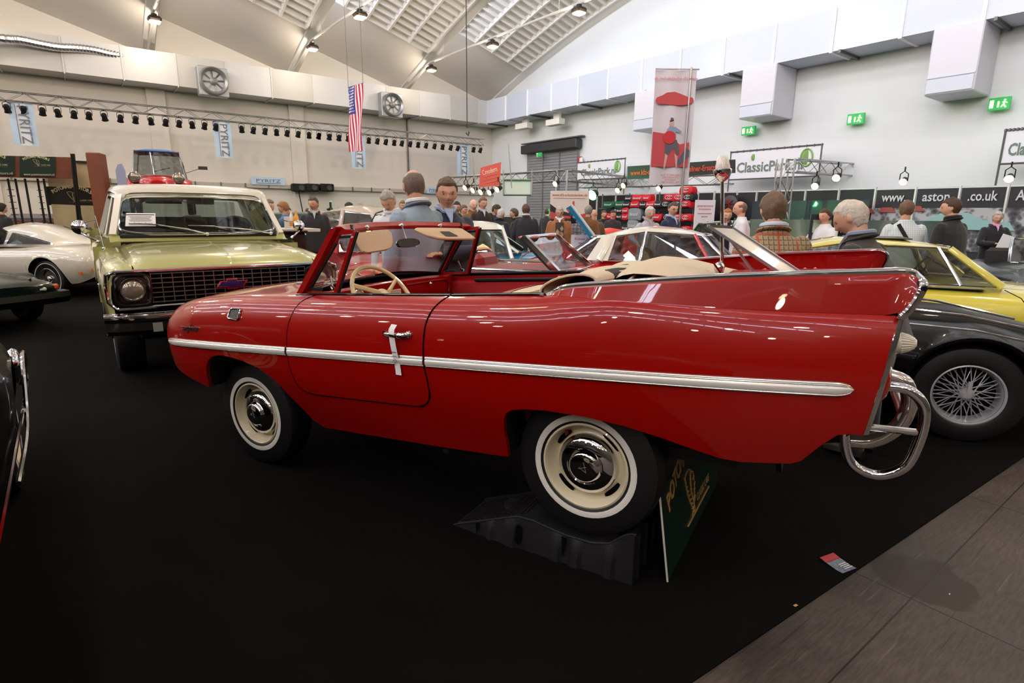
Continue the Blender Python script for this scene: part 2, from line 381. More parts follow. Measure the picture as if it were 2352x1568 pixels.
# pipes, pilasters and cable tray on the left wall
mb = MB()
for n in (1, 2, 3):
    px = (930, 680, 330)[n-1]
mb.box(room(-12.95, .12, 3.6), (.1, .1, .1))
def wbox(s, t, z, ds, dt, dz, mb, mi=0, bev=0):
    R = Matrix((D1, D2, Vector((0, 0, 1)))).transposed()
    mb.box(room(s, t, z), (ds, dt, dz), mi, R, bev)
mb = MB()
for s in (-12.9, -19.3, -25.7, -32.1): wbox(s, .1, 4.2, .75, .2, 8.4, mb)
struct(mb, 'trim_1', WALLM, smooth=0)
mb = MB(); mb.tube([room(-6.35, .12, 7.0), room(-6.35, .12, .2)], .05); mb.tube([room(-6.35, .12, 7.0), room(-6.35, .5, 7.0)], .05)
o = mb.build('drain_pipe', GREYM); tag(o, 'thin dark vertical pipe running down the cream left wall', 'pipe')
mb = MB()
z = 2.82
wbox(-18, .12, z, 36, .14, .20, mb)
for k in range(30): wbox(-.8-k*1.15, .21, z, .05, .05, .24, mb, 1)
o = mb.build('cable_trunking', [mat('trunking', 'B9B1A6', .6), GREYM], smooth=0); tag(o, 'long grey cable trunking running low along the left wall', 'trunking')
o = None
# ducts: left and right
def duct(name, pts_s, along, label):
    t = thing(name, label, 'air duct', pts_s[0])
    return t
mb = MB()
for k in range(17):
    s0 = -.05-k*2.05; wbox(s0-1.02, .75, 7.72, 2.03, 1.45, 1.36, mb, 1 if (k*7) % 5 in (1, 2) else 0)
    wbox(s0, .78, 7.70, .05, 1.46, 1.42, mb, 0)
o = mb.build('air_duct', [SHEET, mat('duct_sheet_dull', 'B9B6B1', .5, .1)], smooth=0); tag(o, 'long grey sheet metal air duct high on the left wall', 'air duct')
mb = MB()
for k in range(14):
    for q in (0,): wbox(-.3-k*2.05, .4, 6.95, .1, .1, .1, mb, 0)
# right duct
rd = MB()
for k in range(16):
    t0 = 1.4+k*2.1
    wbox(-.75, t0+1.04, 7.72, 1.45, 2.06, 1.36, rd, 1 if k % 3 == 1 else 0); wbox(-.78, t0, 7.70, 1.47, .10, 1.40, rd, 2)
    if k % 2 == 0: wbox(-.78, t0+.3, 7.0, 1.5, .08, .1, rd, 3)
o = rd.build('air_duct', [SHEETW, mat('duct_white_b', 'C3CBDA', .35, .1), mat('duct_flange', 'F2F4F6', .3, 0), GREYM], smooth=0)
tag(o, 'long white air duct high on the right wall', 'air duct')
# outlet boxes under the right duct
for i, (pxl, pxr, pb, lab) in enumerate([(1455, 1492, 302, 'white duct outlet box half hidden by the hanging car cover banner'), (1697, 1773, 275, 'white duct outlet box between the banner and the middle exit sign'), (2122, 2235, 222, 'large white duct outlet box nearest the right edge above an exit sign')]):
    a = rw(pxl, pb, 1.5); b = rw(pxr, pb, 1.5); ta = -(a-CRN).dot(D2); tb = -(b-CRN).dot(D2)
    if i == 0: tb = ta+1.7
    zb = a.z
    t_ = thing('duct_outlet', lab, 'duct outlet', room(-.8, (ta+tb)/2, 7.04), 0, 'outlet boxes under the right duct')
    mbx = MB(); wbox(-.8, (ta+tb)/2, (7.04+zb)/2, 1.5, tb-ta, 7.04-zb, mbx, 0, .03); mbx.xf(Matrix.Translation(-t_.location)); mbx.build('box', mat('outlet_white', 'D2D2DA', .4), t_)
    mbx = MB(); wbox(-1.565, (ta+tb)/2, zb+.5, .03, tb-ta-.06, .05, mbx); wbox(-1.57, (ta+tb)/2, zb+.25, .02, tb-ta-.1, .4, mbx); mbx.xf(Matrix.Translation(-t_.location)); mbx.build('grille', SHEETW, t_)
# duct fans on the left duct
for px, py in ((487, 190), (895, 243)):
    c = lw(px, py, 1.6); s = (c-CRN).dot(D1); z = c.z
    t_ = thing('duct_fan', 'round grey duct fan in a square housing, '+('nearer the left banner' if px < 600 else 'just right of the hanging flag'), 'fan', room(s, 1.5, z), 0, 'fans on the left duct')
    Ti = Matrix.Translation(-t_.location)
    m_ = MB(); wbox(s, 1.7, z, 1.25, .5, 1.25, m_, 0, .02); m_.xf(Ti); m_.build('housing', GREYM if 0 else mat('fan_housing', 'A3A5A8', .45, .6), t_)
    T = Ti @ basis(room(s, 1.95, z), D1, (0, 0, 1)); T = Ti @ Matrix.Translation(room(s, 1.95, z)) @ (Matrix((D1, Vector((0, 0, 1)), D1.cross(Vector((0, 0, 1))))).transposed().to_4x4())
    m_ = MB(); m_.lathe([(.60, 0), (.62, .12), (.56, .22), (.46, .12), (.44, -.1), (.0, -.12)], 28, T=T, mis=[0, 0, 0, 0, 1]); m_.build('inlet_ring', [mat('fan_ring', '9A9B9C', .35, .7), mat('fan_dark', (.22, .21, .2), .7)], t_)
    m_ = MB(); m_.lathe([(.16, -.05), (.17, .08), (.08, .14), (0, .15)], 16, T=T)
    for k in range(8):
        a = k*pi/4; R = T @ Matrix.Rotation(a, 4, 'Z') @ Matrix.Rotation(.5, 4, 'X'); m_.add([R @ Vector(p) for p in ((.15, -.06, 0), (.43, -.10, 0), (.43, .10, 0), (.15, .06, 0))], [(0, 1, 2, 3)])
    m_.build('rotor', mat('fan_rotor', (.5, .49, .47), .5, .5), t_)
# foil flex duct near the upper left
a = lw(0, 88, 2.0); b = lw(325, 132, 1.2); pts = [a+(a-b)*.4]+[lerp(a, b, k/8)+Vector((0, 0, .04*sin(k*1.7))) for k in range(9)]
mb = MB(); P = smooth_path(pts, 10); mb.tube(P, [.15+.03*((i % 2)) for i in range(len(P))], 10)
o = mb.build('foil_duct', mat('foil', (.85, .85, .86), .25, 1), smooth=0); tag(o, 'crinkled silver foil duct above the left air duct', 'duct')
# small wall heaters under right duct, near the corner
for px, py in ((1203, 290), (1275, 281)):
    c = rw(px, py, .9); t = -(c-CRN).dot(D2)
    t_ = thing('wall_lamp', 'small white uplight box on the right wall, '+('left of the two' if px < 1240 else 'right of the two'), 'light', c, 0, 'uplights near the corner')
    m_ = MB(); wbox(-.9, t, c.z, .45, 1.15, .32, m_, 0, .02); m_.xf(Matrix.Translation(-c)); m_.build('housing', mat('lamp_cream', 'E6E3DA', .5), t_)
    m_ = MB(); wbox(-.75, t, c.z+.4, .15, .5, .5, m_); m_.xf(Matrix.Translation(-c)); m_.build('bracket', mat('lamp_cream', 'E6E3DA', .5), t_)
# tie rods with hall lamps
LENS = emit('lamp_lens', (1, .84, .62), LAMPS); LBODY = mat('lamp_body', (.20, .15, .13), .5, .3)
where = {(1, 0): 'hall lamp nearest the corner where the third roof rib springs', (1, 1): 'hall lamp on the right rod above the flag banner, between two others', (1, 2): 'hall lamp farthest right under the big curved roof edge',
         (2, 0): 'hall lamp at the foot of the second roof rib', (2, 1): 'hall lamp right above the hanging striped flag', (3, 0): 'hall lamp at upper left above the leftmost roof foot'}
proto = None
for n in range(1, NB):
    sl = -BAY*n; mbr = MB(); m0 = room(sl-.15, 0, 8.45)
    pts = [room(sl-.2, .2, 8.5), room(sl-.2, 1.8, 8.95), room(sl-.2, 3.6, 9.45), room(sl-.2, 23, 9.3), room(sl-.2, 43.4, 9.45), room(sl-.2, 46.8, 8.5)]
    mbr.tube(pts, .055, 8)
    for tt in (5, 14, 24, 33, 42): mbr.tube([room(sl-.2, tt, 9.35), room(sl-.2, tt, hlow(tt))], .02, 5)
    o = mbr.build('tie_rod', mat('rod_paint', 'C9C5BD', .6)); tag(o, 'thin pale tie rod crossing under the roof rib, '+['nearest the right wall', 'the second from the right wall', 'the third from the right wall', 'fourth from the right wall', 'fifth from the right wall', 'sixth from the right wall', 'seventh from the right wall'][n-1], 'tie rod', 'tie rods under the roof')
    for k in range(8):
        tt = 3.66+5.75*k; z = 9.12
        loc = room(sl-.2, tt, z)
        lab = where.get((n, k), 'warm hall lamp, '+ORD(k+1)+' from the left wall on the '+ORD(n)+' roof rod from right')
        t_ = thing('hall_lamp', lab, 'lamp', loc, A1, 'hall lamps under the roof')
        if proto is None:
            proto = t_
            m_ = MB(); m_.box((0, 0, .0), (.50, .50, .20), 0, None, .08); m_.lathe([(.0, .22), (.1, .2), (.12, .1)], 12); m_.build('housing', LBODY, t_)
            m_ = MB(); m_.box((0, 0, -.10), (.40, .40, .09), 0, None, .08); m_.build('lens', LENS, t_)
        else:
            for ch in [q for q in proto.children if q.type == 'MESH']: c = ch.copy(); COL.objects.link(c); c.parent = t_
        ld = bpy.data.lights.new('hall_lamp_light', 'POINT'); ld.energy = LAMPW; ld.color = (1, .86, .70); ld.shadow_soft_size = .22
        lo = bpy.data.objects.new('hall_lamp_light', ld); COL.objects.link(lo); lo.location = (0, 0, -.42); lo.parent = t_
# hanging chain / cable
c0 = at(1071, 55, 26); c1 = at(1073, 305, 26)
mb = MB(); mb.tube([c0+Vector((0, 0, 2.5)), c0, c1+Vector((0, 0, .2))], .02, 6); mb.tube([c1+Vector((-.05, 0, 0)), c1+Vector((.05, 0, -.12)), c1+Vector((.08, 0, .05))], .03, 6)
o = mb.build('hanging_cable', mat('cable_black', (.15, .15, .15), .6)); tag(o, 'black cable with a hook hanging from the roof before the corner', 'cable')
# ================================================================== WHEELS (shared)
CHR = chrome()
WSIL = mat('wire_silver', (.86, .86, .88), .28, .55)
CREAM = mat('cream_paint', 'E6D9B8', .3, coat=.6)
def wheel(parent, c, R=.32, rr=.185, hub=.131, wd=.165, side=1, white=(.200, .226), rimm=None, slots=True, name='wheel', spokes=0, hubm=None, steer=0, wallm=None):
    # tyre, rim and hub cap about the car's y axis ; c: wheel centre ; side: +1 outward to +y
    T = Matrix.Translation(Vector(c)) @ Matrix.Rotation(steer, 4, 'Z') @ Matrix.Rotation(-side*pi/2, 4, 'X')
    h = wd/2; rimm = rimm or CREAM
    ww = wallm or mat('whitewall', 'E8E4DA', .6)
    if white: a, b = white; P = [(rr-.01, -h*.8), (rr+.02, -h), (R*.93, -h*.95), (R*.985, -h*.7), (R, -h*.35), (R, h*.35), (R*.985, h*.68), (R*.955, h*.88), (R*.86, h), (b+.004, h*1.02), (b, h*1.03), (a, h*1.03), (a-.004, h*1.0), (rr+.005, h*.96), (rr-.012, h*.82)]; mi = [0]*10+[1]+[0]*3
    else: P = [(rr-.01, -h*.8), (rr+.02, -h), (R*.93, -h*.95), (R*.985, -h*.7), (R, -h*.35), (R, h*.35), (R*.985, h*.68), (R*.955, h*.88), (R*.86, h), (rr+.03, h*1.02), (rr+.005, h*.96), (rr-.012, h*.82)]; mi = [0]*11
    ty = MB().lathe(P, 48, T=T, mis=mi)
    for k in range(56):  # tread blocks on the shoulder
        a_ = 2*pi*k/56; q = T @ Matrix.Rotation(a_, 4, 'Z')
        ty.add([q @ Vector(p) for p in ((R*1.004, -.012, h*.05), (R*1.004, .0, h*.05), (R*.992, .014, h*.62), (R*.992, .002, h*.62), (R*.965, .014, h*.85), (R*.965, .002, h*.85))], [(0, 1, 2, 3), (3, 2, 4, 5)], 0)
    ty = ty.build('tyre', [mat('tyre_rubber', (.045, .045, .048), .55), ww], parent)
    f = rr/.185
    if spokes:
        MB().lathe([(rr, h*.85), (rr+.006, h*.95), (rr-.004, h*.98), (rr-.016, h*.7), (rr-.024, h*.2), (rr-.03, -h*.3), (rr-.01, -h*.7)], 48, T=T).build('rim', WSIL, ty)
        sp = MB()
        for k in range(spokes):
            a0 = 2*pi*k/spokes; tw = .38 if k % 2 else -.38; zz = h*.35 if k % 4 < 2 else -h*.35
            p0 = T @ Vector((.035*cos(a0+tw*2.2), .035*sin(a0+tw*2.2), h*.55 if k % 4 < 2 else h*.05)); p1 = T @ Vector(((rr-.022)*cos(a0), (rr-.022)*sin(a0), zz))
            sp.tube([p0, p1], .0035, 5, caps=False)
        sp.build('spokes', WSIL, ty)
        m = MB().lathe([(.04, -h*.2), (.04, h*.6), (.034, h*.75), (.022, h*.95), (0, h)], 20, T=T)
        m.box(T @ Vector((0, .05, h*.92)), (.02, .02, .09), 0); m.build('knock_off', WSIL, ty)
        MB().lathe([(.10, -h*.3), (rr-.03, -h*.35)], 24, T=T).build('brake_drum', DARK, ty)
        return ty
    rm = MB().lathe([(rr-.015, -h*.8), (rr, h*.80), (rr+.004, h*.96), (rr-.004, h*1.0), (rr-.012, h*.9), (rr-.02, h*.5), (rr-.038, h*.26), (rr-.05*f, h*.38), (hub*.9, h*.42), (0, h*.42)], 48, T=T).build('rim', rimm, ty)
    if slots:
        for k in range(4):
            m = MB(); a0 = pi/4+k*pi/2; rows = []
            for i in range(9):
                a = a0-.30+.6*i/8; e = .4+.6*sin(pi*i/8)**.5
                rows.append([T @ Vector(((rr-.035-.010*e)*cos(a), (rr-.035-.010*e)*sin(a), h*.42)), T @ Vector(((rr-.030+.006*e)*cos(a), (rr-.030+.006*e)*sin(a), h*.46))])
            m.grid(rows); m.build('rim_slot', DARK, rm)
    if hub:
        m = MB().lathe([(hub, h*.38), (hub*1.0, h*.55), (hub*.95, h*.72), (hub*.80, h*.86), (hub*.62, h*.93), (hub*.58, h*.90), (hub*.52, h*1.0), (hub*.48, h*1.12), (hub*.42, h*1.17), (hub*.2, h*1.2), (0, h*1.21)], 40, T=T)
        m.build('hub_cap', hubm or CHR, ty)
    return ty
# ================================================================== THE RED AMPHIBIOUS CONVERTIBLE
CO = Vector((-.3075, 3.2426, .3992)); yaw = 2.63745; pt = .0728775
cf = Vector((cos(yaw)*cos(pt), sin(yaw)*cos(pt), -sin(pt))); cl = Vector((-sin(yaw), cos(yaw), 0)); cu_ = cf.cross(cl)
CM = Matrix(((cf.x, cl.x, cu_.x, CO.x), (cf.y, cl.y, cu_.y, CO.y), (cf.z, cl.z, cu_.z, CO.z), (0, 0, 0, 1)))
RED = mat('amphi_red', '9C0803', .3, coat=.8, spec=.2, coatr=.015)
REDI = mat('amphi_red_vinyl', 'B01C22', .5)
def facet_paint(): pass
AC = thing('convertible_car', 'red two-door convertible with tail fins and whitewall tyres, rear wheels raised on a ramp', 'car', M=CM)
WT = [(-2.14, .715), (-1.9, .745), (-1.5, .768), (-1, .775), (0, .775), (.9, .775), (1.3, .765), (1.5, .752), (1.6, .738), (1.7, .702), (1.8, .625), (1.86, .53), (1.9, .41), (1.93, .24), (1.945, .0)]
ZT = [(-2.14, .658), (-2.02, .665), (-1.786, .674), (-1.517, .689), (-1.21, .708), (-.957, .719), (-.37, .712), (.5, .713), (.95, .712), (1.28, .698), (1.5, .684), (1.64, .664), (1.74, .64), (1.82, .60), (1.88, .55), (1.92, .50), (1.945, .44)]
ZB = [(-2.05, .29), (-2.01, .285), (-1.96, .24), (-1.90, .175), (-1.86, .16), (-1.66, .145), (-1.60, .150), (-1.52, .172), (-1.40, .208), (-1.267, .240), (-1.11, .262), (-.95, .270), (-.85, .266), (-.79, .256), (-.755, .236), (-.735, .20), (-.722, .14), (-.715, .06), (-.705, .006), (-.66, .002), (-.3, -.002), (.2, -.002), (.44, .0), (.50, .04), (.53, .09), (.60, .185), (.635, .235), (.70, .29), (.78, .335), (.90, .366), (.98, .379), (1.07, .386), (1.13, .382), (1.18, .370), (1.225, .345), (1.265, .30), (1.295, .245), (1.33, .165), (1.345, .165), (1.47, .198), (1.6, .240), (1.70, .285), (1.80, .335), (1.87, .375), (1.92, .405), (1.945, .42)]
XS = sorted(set([r[0] for r in ZB]+[-2.095, -2.07, -1.8, -1.72, -1.35, -1.2, -1.02, -.5, -.1, 0, .35, 1.0, 1.4, 1.53, 1.65, 1.75, 1.84, 1.9, 1.935]))
XS = [x for x in XS if x <= 1.945]
def aW(x): return interp(WT, x)
def azt(x): return interp(ZT, x)
def azb(x): return .29 if x < -2.05 else lin(ZB, x)
GU = [(0, 1.0), (.25, .997), (.5, .985), (.7, .962), (.84, .93), (.94, .885), (1, .84)]
GR = [(0, 1.0), (.25, .996), (.5, .985), (.7, .972), (.84, .958), (.94, .942), (1, .925)]
GL = [(0, 1.0), (.1, .986), (.2, .958), (.3, .915), (.43, .85)]
def aY(x, z):
    W = aW(x)
    if z >= .455:
        zt = azt(x); s = min(1, max(0, (z-.455)/max(.002, zt-.455))); a = interp(GU, s); b = interp(GR, s)
        k = min(1, max(0, (-.85-x)/.35)); g = lerp(a, b, k)
        nose = min(1, max(0, (x-1.35)/.4)); g = lerp(g, .70+.30*sqrt(max(0, 1-s*s)), nose*.9)
    else: g = interp(GL, min(.43, .43-z if z < .43 else 0)) if z < .43 else 1
    return W*g
def shear(x, z): return x+((.66-z)*.2*min(1, (-1.7-x)/.4) if x < -1.7 else 0)
def aP(x, z, off=0):
    return Vector((shear(x, z), aY(x, z)+off, z))
SU = [0, .12, .25, .4, .55, .67, .78, .86, .92, .965, 1.0]
SL = [0, .15, .35, .55, .75, .9, 1]
mb = MB(); rows = []
for x in XS:
    zb, zt = min(azb(x), .428), azt(x)
    col = [aP(x, lerp(zb, .43, s)) for s in SL]+[aP(x, .455)]+[aP(x, lerp(.455, zt, s)) for s in SU[1:]]
    rows.append(col)
mb.grid(rows)
# arch liners turned inward from the lower edge, and the under hull
mb.grid([[r[0], Vector((r[0].x, r[0].y*.97, r[0].z+.004))] for r in rows])
# bonnet / cowl
hr = []
for x, col in zip(XS, rows):
    if x >= .5:
        e = col[-1]; crown = .035*min(1, (1.95-x)/.5)+.0
        cw = .03*max(0, 1-(x-.5)/.3)
        hr.append([Vector((e.x, e.y*q, e.z+(crown+cw)*(1-q*q))) for q in (1, .93, .85, .7, .5, .25, 0)])
mb.grid(hr)
# rear deck between the fins
dr = []
for x, col in zip(XS, rows):
    if x <= -.95:
        e = col[-1]; 
        dr.append([Vector((e.x, .64*q, .672+.045*(1-q*q)+.01*(x+2))) for q in (1, .9, .75, .5, .25, 0)])
mb.grid(dr); mb.grid([dr[0], [Vector((p.x+.004, p.y, .60)) for p in dr[0]], [Vector((p.x+.05, p.y, .56)) for p in dr[0]]])
# stern
last = rows[0]; mb.grid([[Vector((p.x, p.y*q, p.z)) for q in (1, .97)] for p in last]); mb.grid([[Vector((p.x+.035, p.y*q, p.z)) for q in (.965, .5, 0)] for p in last])
mb.grid([[Vector((p.x, p.y*.97, p.z)), Vector((p.x+.035, p.y*.965, p.z))] for p in last])
mb.mirror_y()
mb.build('body', RED, AC, smooth=40)
# dark under body: tub and wheel wells
ub = MB(); rr_ = []
for x, z0, z1, yy in ((1.80, .32, .45, .40), (1.5, .20, .45, .46), (1.3, .15, .5, .46), (.5, .0, .6, .46), (-.6, .0, .6, .46), (-1.6, .10, .5, .46), (-1.95, .2, .5, .55), (-2.05, .3, .5, .6)):
    rr_.append([Vector((x, yy, z1)), Vector((x, yy, z0)), Vector((x, yy*.6, z0-.03)), Vector((x, 0, z0-.03))])
ub.grid(rr_)
for xa, xb in ((.42, 1.36), (-1.66, -.68)):
    XX = [x for x in XS if xa <= x <= xb]
    ub.grid([[Vector((shear(x, azb(x)), aY(x, azb(x))*.985, azb(x)+.006)), Vector((shear(x, azb(x)), .45, azb(x)+.02))] for x in XX])
ub.mirror_y(); ub.build('underbody', mat('underbody_black', (.02, .02, .02), .7), AC)
# sill underside, red
ss = MB(); ss.grid([[Vector((x, aY(x, azb(x)), azb(x))), Vector((x, .46, azb(x)-.015))] for x in XS if -.7 <= x <= .46]); ss.grid([[Vector((shear(x, azb(x)), aY(x, azb(x)), azb(x))), Vector((shear(x, azb(x)), .46, azb(x)-.01))] for x in XS if x <= -1.6]); ss.grid([[Vector((x, aY(x, azb(x)), azb(x))), Vector((x, 0, azb(x)-.02))] for x in XS if x >= 1.34]); ss.mirror_y(); ss.build('hull_floor', RED, AC)
# fins
ZF = [(-2.147, .785), (-2.118, .787), (-2.016, .786), (-1.781, .784), (-1.512, .777), (-1.2, .761), (-1.06, .752), (-1.0, .745), (-.969, .739), (-.945, .728), (-.93, .719)]
fx = [-.93, -.945, -.969, -1.0, -1.06, -1.13, -1.2, -1.35, -1.512, -1.65, -1.781, -1.9, -2.0, -2.06, -2.10, -2.125, -2.14]
def fintop(x): return interp(ZF, x) if x > -2.10 else {-2.10: .7865, -2.125: .782, -2.14: .772}[x]
def finbot(x): return azt(max(x, -2.085)) if x > -2.09 else {-2.10: .672, -2.125: .705, -2.14: .742}[x]
def finrow(x, d=0):
    zb, zt = finbot(x), fintop(x); o = []
    for s in (0, .08, .25, .5, .75, .92, 1):
        z = lerp(zb, zt, s); yb = aY(max(x, -2.085), azt(max(x, -2.085)))-.006
        o.append(Vector((x, lerp(yb, yb-.022, s)-(.008 if s == 1 else 0)-d*(1 if s > .05 else .6), z)))
    return o
fm = MB()
ro = [finrow(x) for x in fx]; ri = [[Vector((p.x, p.y-.055, max(p.z, .66))) for p in r] for r in ro]
fm.grid(ro); fm.grid(ri); fm.grid([[a[-1], b[-1]] for a, b in zip(ro, ri)]); fm.grid([ro[-1], ri[-1]])
fm2 = MB(); fm2.v = list(fm.v); fm2.f = list(fm.f); fm2.m = list(fm.m); fm2.v = [(x, -y, z) for x, y, z in fm2.v]
fm.build('tail_fin', RED, AC); fm2.build('tail_fin', RED, AC)
# bright moulding along each fin, round its tip and down the stern edge
SEAL = mat('seal_black', (.05, .055, .06), .45)
for sg in (1, -1):
    path = [Vector((-.915, sg*.652, .716))]
    for x, r in zip(fx, ro): path.append(Vector((x, sg*(r[-1].y-.022), r[-1].z+.006)))
    tipx = [(-2.150, .757, .668), (-2.141, .724, .675), (-2.119, .683, .683), (-2.100, .662, .69)]
    path += [Vector((x, sg*y, z)) for x, z, y in tipx]
    tail = [(-2.098, .64), (-2.082, .58), (-2.058, .48), (-2.040, .397), (-2.030, .326), (-2.016, .29)]
    P2 = [Vector((shear(-2.095, z)-.004, sg*(aY(-2.095, z)-.01), z)) for z in (.655, .60, .54, .48, .43, .38, .33, .292)]
    path2 = path+P2
    pp = smooth_path(path2, 3)
    m = MB(); m.tube(pp, .0085, 8, flat=1.5, upv=(0, 0, 1)); m.build('fin_moulding', CHR, AC)
    m = MB(); m.tube([Vector((p.x-.0, p.y+sg*.016, p.z-.013)) for p in path[2:-3]], .010, 6); m.build('fin_seal', SEAL, AC)
# belt rails along the cockpit edge
for sg in (1, -1):
    for xa, xb in ((.545, -.44), (-.455, -.915)):
        m = MB(); P = [Vector((lerp(xa, xb, k/8), sg*(aY(lerp(xa, xb, k/8), .715)-.006), azt(lerp(xa, xb, k/8))+.004)) for k in range(9)]
        m.tube(P, .0055, 6); m.build('belt_moulding', CHR, AC)
        m = MB(); m.tube([p+Vector((0, -sg*.014, -.001)) for p in P], .008, 6); m.build('belt_seal', SEAL, AC)
# side mouldings, ribbed
TR = mat('moulding_bright', (.80, .79, .76), .25, .85); TRW = mat('moulding_white', 'E4E2DB', .3, .25)
def moulding(xa, xb, pt0=False, pt1=False, sg=1):
    n = 26; rows = []
    PR = [(.464, .000), (.4635, .009), (.460, .011), (.4575, .009), (.455, .011), (.452, .009), (.449, .012), (.445, .014), (.435, .0145), (.427, .012), (.4245, .008), (.422, .009), (.4195, .008), (.419, .0)]
    for k in range(n+1):
        if pt1: x = lerp(xa, xb+.06, k/(n-5)) if k <= n-5 else lerp(xb+.06, xb, (k-n+5)/5)
        else: x = lerp(xa, xb, k/n)
        e = 1
        if pt1 and k > n-5: e = max(.06, (1-((k-n+5)/5)**2)**.5)
        if pt0 and k < 2: e = (.6, .9)[k]
        rows.append([Vector((shear(x, .44), sg*(aW(x)+o*max(e, .3)), .4415+(z-.4415)*e-.0*k)) for z, o in PR])
    m = MB()
    for j in range(len(PR)-1): m.grid([[r[j], r[j+1]] for r in rows], 1 if 6 <= j <= 8 else 0)
    for r in (rows[0], rows[-1]): m.add(r, [tuple(range(len(r)))], 0)
    return m
for sg in (1, -1):
    moulding(1.63, .515, pt0=True, sg=sg).build('side_moulding', [TR, TRW], AC, smooth=25)
    moulding(.500, -.372, sg=sg).build('side_moulding', [TR, TRW], AC, smooth=25)
    moulding(-.385, -2.025, pt1=True, sg=sg).build('side_moulding', [TR, TRW], AC, smooth=25)
# door skins with shut lines
DO = [(.394, .714), (.44, .69), (.470, .62), (.492, .55), (.504, .47), (.511, .40), (.510, .33), (.498, .27), (.470, .235), (.43, .219), (.373, .213), (.05, .214), (-.278, .218), (-.325, .228), (-.358, .252), (-.374, .288), (-.376, .35), (-.370, .417), (-.374, .50), (-.385, .60), (-.405, .66), (-.43, .70), (-.446, .714)]
for sg in (1, -1):
    zs = [.2145, .222, .235, .26, .30, .36, .42, .47, .53, .58, .62, .65, .67, .685, .697, .706, .7125]
    def xr(z, side):
        pts = DO[:11] if side else DO[12:]
        pts = sorted([(b, a) for a, b in pts]); return lin(pts, z)
    rows = []
    for z in zs:
        a, b = xr(z, 1), xr(z, 0); rows.append([Vector((x, sg*(aY(x, z)+.0035), z)) for x in [lerp(a, b, k/24) for k in range(25)]])
    dm = MB().grid(rows); d = dm.build('door', RED, AC)
    P = [Vector((x, sg*(aY(x, z)+.0012), z)) for x, z in smooth_path([(a, b, 0) for a, b in DO], 4) for _ in (0,)] if 0 else [Vector((q.x, sg*(aY(q.x, q.y)+.001), q.y)) for q in smooth_path([(a, b, 0) for a, b in DO], 4)]
    m = MB(); m.tube(P, .0036, 6); m.build('shut_line', DARK, d)
    # handle
    m = MB(); y0 = .768*sg; m.tube([(-.305, y0+.002*sg, .557), (-.3, y0+.006*sg, .557)], .017, 12); m.ball((-.298, y0+.008*sg, .557), (.018, .012, .016)); m.tube([(-.30, y0+.01*sg, .557), (-.28, y0+.032*sg, .557), (-.25, y0+.036*sg, .558), (-.19, y0+.030*sg, .560), (-.175, y0+.02*sg, .560)], [.012, .012, .010, .009, .008], 10); m.ball((-.268, y0+.036*sg, .557), .013); m.box((-.175, y0+.008*sg, .560), (.03, .02, .02)); m.build('door_handle', CHR, d)
# bonnet shut line ring, side vent, script emblem
for sg in (1,):
    m = MB(); x0, z0 = .925, .622
    def sp(x, z, o): return Vector((x, sg*(aY(x, z)+o), z))
    m.tube([sp(x, z, .006) for x, z in ((.965, .597), (.972, .605), (.965, .645), (.955, .651), (.888, .649), (.880, .642), (.882, .602), (.890, .595))], .0055, 8, closed=True)
    m.build('vent_frame', CHR, AC)
    m = MB()
    for k in range(7): x = .892+.0117*k; m.tube([sp(x, .645, .004), sp(x, .60, .006)], .0028, 6)
    m.build('vent_bars', mat('vent_steel', (.45, .45, .47), .3, .9), AC)
    m = MB(); m.grid([[sp(.966, .598, .003), sp(.886, .598, .003)], [sp(.964, .648, .003), sp(.888, .648, .003)]]); m.build('vent_opening', DARK, AC)
    V, F_ = text_mesh('amphicar', .055, ext=.002, shear=.25, bold=.001)
    m = MB(); m.add([sp(1.345-v.x*.85, .532+v.y, .002+v.z) for v in V], F_); m.tube([sp(1.345-q, .538, .003) for q in (-.105, -.06, 0, .06, .11)], .0016, 5); m.build('script_emblem', mat('emblem_metal', (.55, .5, .48), .25, 1), AC)
    m = MB(); m.tube([Vector((.527, aY(.527, z)+.0008, z)) for z in [.70-.0235*k for k in range(13)]], .0022, 6)
    m = MB(); P = [Vector((.515-.0*k, aY(.51, z)+.0008, z)) for k, z in enumerate([.712, .68, .62, .55, .5])]
# jacking mark, small bracket under the sill, hook under the nose
m = MB(); m.box((-.33, .60, -.025), (.035, .03, .045)); m.box((-.33, .60, -.035), (.018, .034, .03)); m.build('jacking_bracket', mat('bracket_grey', (.12, .12, .12), .5), AC)
m = MB(); m.tube([(1.55, .35, .20), (1.66, .37, .165), (1.73, .38, .15), (1.76, .385, .165)], [.012, .012, .012, .014], 8); m.build('tow_hook', CHR, AC)
# chrome hinge cap and wiper bases on the cowl
m = MB(); m.box((.66, .44, .762), (.12, .11, .016), 0, None, .006); m.box((.655, .44, .747), (.07, .07, .02), 0, None, .005); m.tube([(.62, .44, .745), (.52, .40, .752)], .008); m.build('cowl_vent', CHR, AC)
m = MB(); m.ball((.60, .50, .742), .014); m.ball((.565, .56, .735), .011); m.tube([(.60, .50, .746), (.53, .30, .765), (.49, .1, .77)], .004); m.build('wiper', CHR, AC)
m = MB(); m.lathe([(.0, .05), (.03, .045), (.055, .02), (.06, 0)], 20, T=Matrix.Translation((1.80, .52, .55)) @ Matrix.Rotation(pi/2, 4, 'Y')); m.mirror_y(); m.build('headlamps', glass('lamp_glass', (.95, .95, .95), .3), AC)
